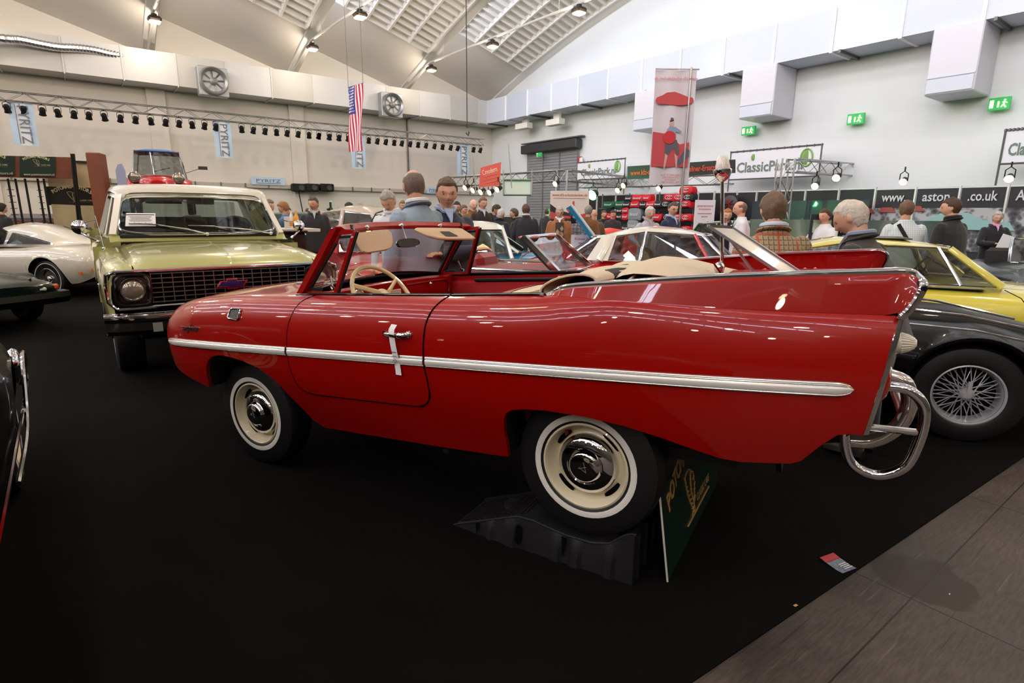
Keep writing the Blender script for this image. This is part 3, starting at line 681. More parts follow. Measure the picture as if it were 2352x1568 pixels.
# windscreen frame
def wsp(y, k):  # k 0 base .. 1 top
    q = 1-(y/.62)**2
    b = Vector((.535+.05*q, y, .712+.03*q)); t = Vector((.268+.115*q, y*.93, 1.045+.022*q))
    return b.lerp(t, k)
ys = [-.62+1.24*i/16 for i in range(17)]
m = MB()
for sg in (1, -1):   # pillars
    rows = []
    for k in range(9):
        p = wsp(sg*.62, k/8); w_ = .030
        rows.append([p+Vector(q) for q in ((.028, sg*.008, 0), (.02, sg*.024, 0), (-.018, sg*.02, 0), (-.030, sg*.0, 0), (-.022, -sg*.024, 0), (.012, -sg*.026, 0))])
    m.grid(rows, cv=False, cu=True)
rows = []
for y in [-.635+1.27*i/20 for i in range(21)]:
    p = wsp(max(-.62, min(.62, y)), 1); e = 1 if abs(y) < .60 else .6
    rows.append([p+Vector(q) for q in ((.030, 0, -.012*e), (.012, 0, .014*e), (-.03, 0, .012*e), (-.052, 0, -.012*e), (-.045, 0, -.032*e), (.0, 0, -.026*e))])
m.grid(rows, cu=True); m.add(rows[0], [tuple(range(6))]); m.add(rows[-1], [tuple(range(6))])
wf = m.build('windscreen_frame', RED, AC)
m = MB(); rows = [[wsp(y*.96, k/6) for k in (0, 1, 2, 3, 4, 5, 5.7)] for y in ys]; m.grid(rows); m.build('windscreen_glass', glass('screen_glass', (.95, .97, .96), .02, cap=.25), wf)
m = MB(); m.tube([wsp(y*.955, .045) for y in ys], .010, 6)
for sg in (1, -1): m.tube([wsp(sg*.592, k/8)+Vector((-.005, 0, 0)) for k in range(8)], .010, 6)
m.tube([wsp(y*.95, .925) for y in ys], .006, 6); m.build('windscreen_seal', SEAL, wf)
for y in (.36, 0, -.36):
    m = MB(); p = wsp(y, 1)+Vector((-.05, 0, -.012)); m.ball(p, (.008, .022, .010)); m.ball(p+Vector((-.006, 0, .0)), (.006, .012, .014)); m.build('header_catch', CHR, wf)
# sun visors, hinges, mirror
VIS = mat('visor_tan', 'C9AB8B', .7)
def visor(ya, yb, tiltx, drop, nm='sun_visor'):
    a = wsp(ya, 1)+Vector((-.062, 0, -.035)); b = wsp(yb, 1)+Vector((-.062, 0, -.035))
    d = (b-a); dn = Vector((tiltx, 0, -drop)); m = MB(); o = []
    for u, v in ((0, .06), (.03, 0), (.5, -.02), (.93, 0), (1, .15), (.93, .62), (.80, .92), (.65, 1), (.12, 1), (.02, .9), (0, .6)): o.append(a+d*u+dn*v)
    nrm = d.cross(dn).normalized(); o2 = [p+nrm*.007 for p in o]; cen = sum(o, Vector())/len(o)
    oi = [cen+(p-cen)*.95-nrm*.005 for p in o]; oj = [cen+(p-cen)*.95+nrm*.012 for p in o]
    m.grid([oi, o, o2, oj], cu=True); n = len(o); m.add(oi, [tuple(range(n))]); m.add(oj, [tuple(range(n))])
    v = m.build(nm, VIS, wf)
    m = MB(); m.tube([a+Vector((.0, 0, .045)), a+Vector((-.006, 0, .005)), a+d*.03+Vector((0, 0, -.002))], .009, 8); m.build('visor_hinge', CHR, v)
    return v, a, d, dn, nrm
visor(.55, .13, -.05, .105)
v, a, d, dn, nrm = visor(-.53, -.08, -.12, .072)
m = MB(); 
c_ = a+d*.5+dn*.62; m.add([c_+d*u+dn*q+nrm*s*.016 for u, q in ((-.09, -.22), (.10, -.22), (.12, .22), (-.13, .22)) for s in (1,)], [(0, 1, 2, 3)]); m.add([p+Vector((0, 0, -.02)) for p in [c_+d*u+dn*q for u, q in ((-.09, -.22), (.10, -.22), (.12, .22), (-.13, .22))]], [(0, 1, 2, 3)]); m.build('visor_slot', BLK, v)
m = MB(); p = wsp(.0, 1)+Vector((-.055, 0, -.02)); q = Vector((.27, .03, .95)); m.tube([p, q], .0035, 6); m.build('mirror_stalk', CHR, wf)
m = MB(); mo = []
for k in range(20):
    a_ = 2*pi*k/20; mo.append(Vector((0, .075*abs(cos(a_))**.7*(1 if cos(a_) > 0 else -1), .026*abs(sin(a_))**.7*(1 if sin(a_) > 0 else -1))))
Rm = Matrix.Rotation(radians(-22), 3, 'Z') @ Matrix.Rotation(radians(8), 3, 'Y')
m.grid([[q+Rm @ (p*1.0+Vector((dx, 0, 0))) for p in mo] for dx in (-.008, .010)], 0, cu=True); m.add([q+Rm @ (p+Vector((.010, 0, 0))) for p in mo], [tuple(range(20))], 0); m.add([q+Rm @ (p*.93+Vector((-.0085, 0, 0))) for p in mo], [tuple(range(20))], 1)
m.build('rear_view_mirror', [CHR, mat('mirror', (.75, .75, .75), .02, 1)], wf)
# quarter lights (vent windows)
for sg in (1, -1):
    y = .598*sg; A = Vector((.505, y*1.02, .722)); B = Vector((.288, y*1.02, .720)); C_ = Vector((.150, y*.955, 1.022)); D_ = Vector((.252, y*.955, 1.020))
    m = MB(); fr = [A, B, C_, D_]
    m.bar(B, C_, .024, .018); m.bar(C_, D_+Vector((.02, 0, 0)), .020, .018); m.bar(D_, A, .012, .014); m.bar(A, B, .014, .016)
    cen = sum(fr, Vector())/4; inn = [cen+(p-cen)*.86 for p in fr]
    q = m.build('quarter_light', RED, AC)
    m = MB(); m.add(inn, [(0, 1, 2, 3)]); m.build('pane', glass('screen_glass', (.95, .97, .96), .02, cap=.25), q)
    m = MB(); m.tube(smooth_path([inn[3].lerp(inn[0], .1), inn[3].lerp(inn[0], .92), inn[0].lerp(inn[1], .06), inn[0].lerp(inn[1], .45)], 5), .009, 6); m.tube([B+Vector((-.016, 0, 0)), C_+Vector((-.016, 0, 0))], .007, 6); m.tube([inn[2], inn[3]], .006, 6); m.build('seal', SEAL, q)
    m = MB(); m.tube([B.lerp(A, .12)+Vector((0, -sg*.012, .02)), B.lerp(A, .22)+Vector((0, -sg*.02, .03))], .009, 8); m.tube([B.lerp(A, .2)+Vector((0, -sg*.02, .03)), B.lerp(A, .26)+Vector((0, -sg*.03, .085))], .006, 8); m.build('latch', CHR, q)
# dashboard, gauges, glove box
m = MB(); rows = []
for i in range(13):
    y = -.63+1.26*i/12; q = 1-(y/.66)**2
    rows.append([Vector((.56, y, .70+.02*q)), Vector((.44+.01*q, y, .712+.018*q)), Vector((.415+.01*q, y, .700+.018*q)), Vector((.43, y, .672)), Vector((.425, y, .60)), Vector((.47, y, .52))])
m.grid(rows); ds = m.build('dashboard', RED, AC)
m = MB(); m.tube(smooth_path([(.418, -.10, .69), (.418, -.50, .688), (.418, -.56, .66), (.420, -.55, .60)], 5), .005, 6); m.build('dash_bead', RED, ds)
for y, r_ in ((.47, .035), (.33, .042)):
    m = MB(); T = Matrix.Translation((.418, y, .668)) @ Matrix.Rotation(-pi/2, 4, 'Y'); m.lathe([(r_, 0), (r_, .012), (r_*.9, .014), (r_*.86, .010)], 24, T=T, mi=0); m.lathe([(r_*.87, .009), (0, .010)], 24, T=T, mi=1); m.build('gauge', [CHR, mat('gauge_face', 'B9A98A', .5)], ds)
m = MB(); m.ball((.405, -.33, .676), .012); m.build('knob', CHR, ds)
m = MB(); m.box((.412, .02, .65), (.01, .11, .05), 0, None, .004); m.build('radio_plate', mat('speaker_cream', 'C8B7A0', .5), ds)
# steering wheel
SWM = mat('steering_cream', 'E3D0A0', .28, coat=.5)
sc = Vector((.20, .355, .668)); al = radians(33); e1 = Vector((sin(al), 0, cos(al))); e2 = Vector((0, 1, 0)); en = -(e2.cross(e1))
m = MB(); m.tube([sc+(e1*cos(2*pi*k/40)+e2*sin(2*pi*k/40))*.200 for k in range(40)], .0115, 10, closed=True)
sw = m.build('steering_wheel', SWM, AC)
m = MB()
for a_ in (radians(-60), radians(60), radians(180)):
    dd = e1*cos(a_)+e2*sin(a_); m.tube([sc+dd*.04+en*.02, sc+dd*.12+en*.012, sc+dd*.196], [.016, .012, .014], 8, flat=.6)
m.build('spokes', SWM, sw)
m = MB(); T = Matrix.Translation(sc) @ Matrix((e1, e2, en)).transposed().to_4x4(); m.lathe([(.05, -.01), (.055, .0), (.05, .012), (.03, .02), (0, .024)], 20, T=T); m.lathe([(.05, .01), (.05, -.03), (.03, -.05), (.025, -.18)], 16, T=T); m.build('horn_boss', SWM, sw)
# interior: inner walls, floor, seats, rear bulkhead
m = MB(); m.grid([[Vector((x, .625, .70)), Vector((x, .635, .67)), Vector((x, .60, .655)), Vector((x, .60, .30)), Vector((x, .5, .12)), Vector((x, 0, .12))] for x in (.55, .3, 0, -.3, -.6, -.97)]); m.mirror_y(); m.grid([[Vector((-.965, y, z)) for y in (-.62, 0, .62)] for z in (.12, .72)]); m.build('interior_trim', REDI, AC)
for sg in (1, -1):
    m = MB(); m.tube([(-.40, sg*.622, .69), (-.398, sg*.61, .5)], .010, 6); m.build('door_edge_trim', mat('edge_cream', 'D9CBB0', .5), AC)
    m = MB(); m.box((-.08, sg*.605, .672), (.62, .03, .022), 0, None, .006); m.build('door_cap', SEAL, AC)
SEATR = mat('seat_red', 'A8301F', .32, coat=.3, bump=.15, bump_s=20); SEATB = mat('seat_beige', 'D6C2A4', .5)
for y0 in (.30, -.30):
    m = MB(); rows = []
    for i in range(11):
        v = -1+2*i/10; w_ = sqrt(max(0, 1-abs(v)**4)); rows.append([Vector((x, y0+v*.26, z)) for x, z in ((-.42, .25), (-.46, .45), (-.53, .60+.05*w_), (-.60, .66+.05*w_), (-.66, .668+.05*w_))])
    m.grid(rows, 0); rows = []
    for i in range(11):
        v = -1+2*i/10; w_ = sqrt(max(0, 1-abs(v)**4)); rows.append([Vector((x, y0+v*.265, z)) for x, z in ((-.66, .665+.05*w_), (-.70, .655+.045*w_), (-.72, .60), (-.60, .25))])
    m.grid(rows, 1); m.box((-.18, y0, .26), (.5, .5, .14), 0, None, .05)
    m.build('front_seat', [SEATR, SEATB], AC)
# folded hood
CLO = mat('hood_cloth', 'CDBEA6', .85, bump=.25, bump_s=14); CLI = mat('hood_lining', (.10, .095, .085), .8)
m = MB(); rows = []
for i in range(15):
    y = .46-.92*i/14; f_ = 1 if i else 1.0; rows.append([Vector((-.93-.04*sin(i*.8)-.13*cos(a_)*(1-.1*(i > 0)), y, .732+.047*sin(a_)*(1+.1*sin(i*1.1))+.022*cos(a_))) for a_ in [2*pi*k/20 for k in range(20)]])
m.grid(rows, 0, cu=True); rin = [[(p-Vector((-.93, 0, .732))) for p in r] for r in rows]
m.grid([rows[0]]+[[Vector((-.93, 0, .732))+Vector((q.x*.94, q.y-(.002 if j == 0 else .5*j), q.z*.9)) for q in r] for j, r in enumerate([rin[0], rin[0], rin[0]])], 1, cu=True)
m.tube(rows[0], .006, 6, 0, closed=True)
hd = m.build('folded_hood', [CLO, CLI], AC)
m = MB(); rows = []
for i in range(13):
    y = .20-.72*i/12; s_ = sqrt(max(0.02, 1-((i-6)/6.6)**4)); rows.append([Vector((x, y, lerp(.70, z, s_))) for x, z in ((-1.02, .70), (-1.055, .775), (-1.09, .80), (-1.14, .812), (-1.20, .806), (-1.28, .79+.008*sin(i)), (-1.36, .768), (-1.44, .74), (-1.50, .72), (-1.52, .70))])
m.grid(rows, 0); m.build('hood_bag', CLO, hd)
m = MB(); P = [Vector((-1.25-.3*k/10, .45-.9*k/10*0-.25, .705+.055*sin(pi*min(1, .2+.8*k/10)))) for k in range(11)]; m.tube([(-1.0, .1, .76), (-1.15, .05, .775), (-1.3, .0, .768), (-1.42, -.05, .745)], .006, 6); 
for k in range(4): m.tube([(-1.12-.09*k, .28, .722), (-1.13-.09*k, .14, .752-.006*k)], .007, 6)
m.build('hood_cords', CLO, hd)
# engine lid with louvres
m = MB(); m.box((-1.72, 0, .716), (.52, .78, .02), 0, None, .008); el = m.build('engine_lid', RED, AC)
for sg in (1, -1):
    for k in range(6):
        m = MB(); m.ball((-1.62-.045*k, -sg*.44, .706), (.018, .05, .022), 10); m.build('louvre', RED, AC)
m = MB(); m.ball((-1.47, -.02, .765), (.024, .03, .028), 16); m.tube([(-1.47, -.02, .70), (-1.47, -.02, .75)], .018, 10); m.box((-1.467, .008, .765), (.008, .008, .05), 0, Matrix.Rotation(.6, 3, 'Y')); m.build('filler_cap', CHR, AC)
m = MB(); m.tube([(-1.475, -.06, .70), (-1.472, -.06, 1.155)], .0085, 10); mp_ = m.build('lamp_mast', CHR, AC)
m = MB(); m.lathe([(.010, -.02), (.02, -.012), (.034, .004), (.040, .020), (.041, .030), (.036, .034)], 20, T=Matrix.Translation((-1.472, -.06, 1.165))); m.build('lamp_cup', CHR, mp_)
m = MB(); m.lathe([(.032, .030), (.031, .05), (.026, .075), (.020, .09), (0, .094)], 20, T=Matrix.Translation((-1.472, -.06, 1.165))); m.build('lamp_globe', mat('lamp_globe', 'E9E4DA', .12, coat=1), mp_)
# stern: lamps, bumper hoops, nudge bar
for sg in (1, -1):
    m = MB(); T = Matrix.Translation((-2.095, sg*.64, .575)) @ Matrix.Rotation(-pi/2, 4, 'Y'); P = [(.034, -.01), (.034, .004), (.030, .012), (.024, .030), (.014, .046), (.012, .052), (0, .053)]
    m.lathe(P, 22, T=T)
    for k in range(22): q = T @ Matrix.Rotation(2*pi*k/22, 4, 'Z'); m.tube([q @ Vector((.031, 0, .012)), q @ Vector((.025, 0, .031)), q @ Vector((.015, 0, .047))], .0022, 5)
    m.build('reversing_lamp', mat('ribbed_white', 'E8E2D2', .15, coat=1), AC)
    m = MB(); m.ball((-2.058, sg*.615, .435), (.034, .055, .068), 18, R=Matrix.Rotation(radians(-12), 3, 'Y')); m.build('tail_lamp', mat('lens_red', 'A40C0C', .12, coat=1), AC)
    y = sg*.55
    loop = smooth_path([(-2.03, y, .41), (-2.10, y, .412), (-2.15, y, .402), (-2.187, y, .36), (-2.193, y, .30), (-2.181, y, .225), (-2.154, y, .147), (-2.10, y, .108), (-2.05, y, .106), (-2.00, y, .135), (-1.978, y, .20), (-1.975, y, .25)], 5)
    m = MB(); m.tube(loop, .0165, 12); m.tube([(-2.03, y, .268), (-2.183, y, .266)], .012, 10); m.build('bumper_hoop', CHR, AC)
NUD = mat('nudge_bar', (.86, .82, .80), .12, .9)
m = MB(); rows = []
for i in range(15):
    y = -.5+1.0*i/14; rows.append([Vector((-2.03-.10*sin(pi*k/8)**.8-.02*(1-(y/.5)**2), y, .17+.25*k/8)) for k in range(9)])
for yy in (.40, -.40): m.tube(smooth_path([(-2.0, yy, .162), (-2.05, yy, .165), (-2.10, yy, .19), (-2.145, yy, .24), (-2.165, yy, .30), (-2.165, yy, .35), (-2.145, yy, .395), (-2.09, yy, .415)], 4), .026, 12)
m.tube([(-2.155, -.42, .27), (-2.16, 0, .27), (-2.155, .42, .27)], .022, 12)
m.build('rear_bumper', NUD, AC)
m = MB(); rows = [[Vector((-1.9-.13*s_-.0, y, z)) for s_, z in ((0, .10), (.6, .14), (1, .22), (1.2, .33), (1.1, .42))] for y in (-.32, -.15, 0, .15, .32)]; m.grid(rows); m.build('propeller_housing', RED, AC)
m = MB()
for yy in (.2, -.2): m.lathe([(.12, 0), (.125, .02), (.02, .03), (0, .05)], 20, T=Matrix.Translation((-1.75, yy, .05)) @ Matrix.Rotation(-pi/2, 4, 'Y'))
m.tube([(-1.0, .2, .02), (-1.75, .2, .05)], .02); m.tube([(-1.0, -.2, .02), (-1.75, -.2, .05)], .02); m.box((-1.45, 0, .04), (.35, .9, .05)); m.build('propeller_tunnel', mat('underbody_black', (.02, .02, .02), .7), AC)
# wheels
for x in (1.05, -1.05):
    for sg in (1, -1): wheel(AC, (x, sg*.548, 0), side=sg)
for x in (1.05, -1.05):
    m = MB(); yy = .548+.0825*1.215; m.tube([(x-.014, yy, -.018), (x+.016, yy, .0), (x-.004, yy, .026)], .0016, 5, closed=True); m.tube([(x+.02, yy, -.004), (x-.016, yy, .006)], .0014, 5); m.build('hub_emblem', TR, AC)
# paper tag on the door handle
tg = thing('paper_tag', 'long white paper tag looped on the door handle of the red convertible', 'tag', CM @ Vector((-.235, .80, .61)))
def tl(p): return CM @ Vector(p)-tg.location
m = MB(); P = [(-.245, .803, .607), (-.238, .812, .57), (-.228, .812, .555)]; rows = []
for x, y, z in ((-.243, .800, .604), (-.239, .816, .585), (-.236, .818, .562)): rows.append([tl((x-.017, y, z)), tl((x+.014, y, z+.003))])
m.grid(rows)
rows = []
for k in range(9): z = .575-.205*k/8; x = -.219+.018*(k/8)**.7*(-.4)+.0; rows.append([tl((x-.017, .797-.012*k/8+.004*sin(k*.7), z)), tl((x+.014, .798-.012*k/8+.004*sin(k*.7), z+.002))])
m.grid(rows); m.build('paper', mat('paper_white', 'F2F0F2', .7), tg)
m = MB(); T = basis(tl((-.222, .7935, .47)), cf*-1, cu_)
for i_, (t_, dz) in enumerate((('Besitzer', 0), ('Potomac', -.018))): add_text(m, t_, Matrix.Translation(Vector((0, 0, 0))) @ basis(tl((-.2225, .7945, .478+dz)), -cf, cu_), .008, ext=.0003)
T = basis(tl((-.2225, .7935, .430)), -cf, cu_)
m.tube([T @ Vector((.012*cos(a_), .014*sin(a_), 0)) for a_ in [.2+2.6*k/10 for k in range(11)]], .0012, 5); m.tube([T @ Vector((-.004, -.012, 0)), T @ Vector((0, .006, 0)), T @ Vector((.004, -.012, 0))], .001, 4); m.build('print', mat('ink', (.2, .2, .22), .7), tg)
# framed sheet leaning on the rear deck
FR = [tl_ for tl_ in ()]
def cpt(x, y, z): return CM @ Vector((x, y, z))
CMI = CM.inverted()
def cpx(px, py, y): return onp(px, py, CM @ Vector((0, y, 0)), cl)
def cpz(px, py, z): return onp(px, py, CM @ Vector((0, 0, z)), cu_)
b0 = cpz(1804.6, 635, .73); b1 = cpz(1846, 630.5, .73); t0 = cpx(1627, 518.6, .065); t1 = cpx(1681.5, 521.8, -.03)
sf = thing('display_sheet', 'silver framed sheet leaning over the rear deck of the red convertible', 'sign', b0)
m = MB(); q = [p-b0 for p in (b0, b1, t1, t0)]; up_ = (q[3]-q[0]).cross(q[1]-q[0]).normalized()
for a_, b_ in zip(q, q[1:]+q[:1]): m.bar(a_, b_, .022, .012)
m.build('frame', ALU, sf)
m = MB(); cen = sum(q, Vector())/4; qq = [cen+(p-cen)*.94 for p in q]; m.add([p+up_*.002 for p in qq]+[p-up_*.002 for p in qq], [(0, 1, 2, 3), (4, 5, 6, 7)]); m.build('sheet', mat('sheet_marbled', 'CFC9C0', .25, noise_s=9, noise_a=.25, coat=.6), sf)
m = MB(); m.tube([q[3].lerp(q[2], .5), q[0].lerp(q[1], .5)+Vector(cf)*.14+Vector((0, 0, -.012))], .006, 6); m.build('stay', ALU, sf)
# ================================================================== RAMP, SIGN BOARD, LITTER
rt0 = Vector((-.284, 2.519, 0)); rdir = Vector((.876, -.483, 0)).normalized(); rw_ = Vector((.483, .876, 0)).normalized(); RM = Matrix(((rdir.x, rw_.x, 0, rt0.x), (rdir.y, rw_.y, 0, rt0.y), (0, 0, 1, 0), (0, 0, 0, 1)))
PLA = mat('ramp_plastic', (.085, .085, .09), .55, noise_s=6, noise_a=.25, bump=.15, bump_s=120)
rp = thing('wheel_ramp', 'black plastic wheel ramp under the rear wheel of the red convertible', 'ramp', M=RM)
RL, RWD = .91, .30
TOPZ = [(0, .0), (.02, .012), (.36, .150), (.44, .152), (.52, .138), (.60, .128), (.72, .128), (.80, .15), (.86, .205), (.89, .222), (.91, .222)]
def rz(x): return lin(TOPZ, x)
m = MB(); xs = [RL*i/60 for i in range(61)]
m.grid([[Vector((x, y, rz(x))) for y in (.0, .012, RWD-.012, RWD)] for x in xs])
for k in range(22):
    x = .03+.0165*k; m.bar((x, .03, rz(x)+.001), (x, RWD-.03, rz(x)+.001), .005, .005)
for y in (.004, RWD-.004): m.tube([(x, y, rz(x)) for x in xs], .006, 6)
m.ball((.25, .17, rz(.25)+.001), (.05, .06, .008), 16)
m.build('tread_top', PLA, rp)
for s_, y0 in ((1, 0.0), (-1, RWD)):
    m = MB(); rows = []
    for x in xs:
        # ribs: shallow pilasters, notches, lean out at the foot
        out = 0; 
        for c_, w_ in ((.22, .02), (.33, .03), (.56, .02), (.65, .02), (.80, .02)):
            if abs(x-c_) < w_: out = .012
        zt = rz(x); rows.append([Vector((x, y0-s_*(out+.018*(1-k/4)*min(1, zt/.1))*(1 if k < 4 else .2), zt*k/4*.99)) for k in range(5)])
    m.grid(rows)
    for c_ in (.155, .60): m.prism([(c_-.012, y0-s_*.012, rz(c_)), (c_+.012, y0-s_*.012, rz(c_)), (c_+.002, y0-s_*.022, rz(c_)*.35), (c_-.002, y0-s_*.022, rz(c_)*.35)], (0, -s_*.003, 0), 1)
    o_ = [(.375+.017*cos(a)*1.0, y0-s_*(.020 if sin(a) < 0 else .010), .075+(.028 if sin(a) > 0 else -.028)+.017*sin(a)) for a in [2*pi*k/16 for k in range(16)]]
    m.prism(o_, (0, -s_*.003, 0), 1)
    m.build('side_wall', [PLA, DARK], rp)
m = MB(); m.grid([[Vector((RL, y, z)) for y in (-.018, RWD+.018)] for z in (0, .222)]); 
for y in (.03, .15, .27): m.box((RL+.006, y, .11), (.012, .02, .2))
m.build('end_wall', PLA, rp)
# board
b_ = Vector((.663, 2.09, 0)); bd = (gz(1665, 1075)-b_); bd.z = 0; bd.normalize(); lean = Vector((-.062, 0.0, .418)); nb = bd.cross(lean).normalized()
SGN = 1 if nb.dot(CAMP-b_) > 0 else -1
nb = nb*SGN
SB = thing('sign_board', 'dark green board with gold lettering leaning on edge behind the rear wheel', 'sign', b_)
BG = mat('board_green', '0C2A20', .35, coat=.2); GOLD = mat('gold_print', 'C69A5B', .6)
BL = 1.05
m = MB(); q = [Vector((0, 0, 0)), bd*BL, bd*BL+lean, lean]; m.prism(q, -nb*.004); m.build('panel', BG, SB, smooth=0)
m = MB(); m.prism([p-nb*.004 for p in (q[0], q[3], q[3]-bd*.002, q[0]-bd*.002)], -nb*.003)
m.bar(-bd*.003-nb*.002, lean-bd*.003-nb*.002, .004, .007); m.build('edge_strip', mat('board_edge', 'D8D5CC', .5), SB)
lu = lean.normalized()
TB = basis(bd*.06+lu*.06+nb*.002, bd, lu)
if (TB.to_3x3() @ Vector((0, 0, 1))).dot(nb) < 0: pass
def head_logo(m, T, s=1.0):
    # feathered head in profile, drawn with strokes
    def st(P, r=.012): m.tube([T @ Vector((x*s, y*s, 0)) for x, y in P], r*s, 5)
    back = [(.32, -.42), (.22, -.34), (.08, -.18), (-.05, .02), (-.14, .22), (-.17, .36), (-.06, .40), (.08, .40), (.20, .34)]
    st(back, .013)
    for i in range(9):
        t = i/8; a = (lerp(.30, -.17, t), lerp(-.40, .36, t)); st([(a[0], a[1]), (a[0]-.035, a[1]-.02)], .012)
    st([(.20, .34), (.17, .22), (.16, .10), (.18, -.02), (.24, -.14), (.30, -.26), (.34, -.42)], .013)
    for i in range(8):
        t = i/7; st([(.13+.02*t, .30-.6*t), (.20+.05*t, .27-.6*t)], .009)
    st([(.22, .30), (.33, .27), (.38, .18), (.36, .13), (.43, .05), (.385, .02), (.40, -.04), (.375, -.08), (.37, -.16), (.29, -.20)], .011)
    st([(.30, .14), (.34, .15)], .010); st([(.34, -.05), (.38, -.05)], .009)
    st([(.15, -.44), (.30, -.30), (.42, -.18)], .010)
def potomac(m, T, W, arc=.22, sub=True, web=False, s=1):
    # arched headline, logo, under line
    word = 'POTOMAC MOTORS'; n = len(word)
    for i, ch in enumerate(word):
        if ch == ' ': continue
        t = (i+.5)/n*2-1; x = t*W*.48; y = .17*W*(1-t*t)*arc/.22*.9; a = -t*.42*arc/.22
        V, F_ = text_mesh(ch, W*.115, ext=.0006*s, bold=.0018*W*2)
        R = T @ Matrix.Translation((x, y+.13*W, 0)) @ Matrix.Rotation(a, 4, 'Z') @ Matrix.Scale(1.25, 4, (0, 1, 0)); m.add([R @ v for v in V], F_)
    head_logo(m, T @ Matrix.Translation((-.06*W, .02*W, 0)), W*.36)
    m.bar(T @ Vector((-.12*W, -.145*W, 0)), T @ Vector((.46*W, -.145*W, 0)), .012*W, .001)
    if sub: add_text(m, 'CLASSIC CARS', T @ Matrix.Translation((.30*W, -.085*W, 0)), W*.07, ext=.0006*s, width=W*.34)
m = MB(); TT = basis(bd*.46+lu*.20+nb*.0016, bd, lu)
if (TT.to_3x3() @ Vector((0, 0, 1))).dot(nb) < 0:
    pass
potomac(m, TT, .82); m.build('lettering', GOLD, SB, smooth=0)
# leaflet and scraps
p = gz(1926, 1300); lf = thing('leaflet', 'small red and grey printed leaflet lying on the carpet edge', 'leaflet', p+Vector((0, 0, .006)), radians(115))
m = MB(); m.grid([[Vector((x, y, .004+.3*max(0, x-.03)+.002*sin(x*60))) for y in (-.045, 0, .045)] for x in [-.05+.11*k/8 for k in range(9)]]); m.build('sheet', mat('leaflet_grey', '71808F', .4, noise_s=60, noise_a=.35), lf)
m = MB(); m.grid([[Vector((x, y, .0055+.3*max(0, x-.03)+.002*sin(x*60))) for y in (-.045, .045)] for x in [.025+.035*k/8 for k in range(9)]]); m.build('red_band', mat('leaflet_red', 'A81222', .4), lf)
m = MB()
for k, wd in enumerate((.05, .04, .05, .045)): m.box((-.036+.010*k, -.012, .0075), (.004, wd, .001))
m.build('print', mat('paper_white', 'F2F0F2', .7), lf)
p = gz(1827, 1393); m = MB(); m.box(p+Vector((0, 0, .0065)), (.018, .010, .001), 0, Matrix.Rotation(.5, 3, 'Z')); o = m.build('paper_scrap', mat('scrap_orange', 'D39A5A', .7)); tag(o, 'tiny orange paper scrap at the edge of the carpet', 'scrap')
p = gz(2181, 1364); m = MB(); m.box(p+Vector((0, 0, .0008)), (.008, .004, .0008), 0, Matrix.Rotation(.7, 3, 'Z')); o = m.build('paper_scrap', mat('paper_white', 'F2F0F2', .7)); tag(o, 'tiny white paper scrap on the bare floor boards', 'scrap')
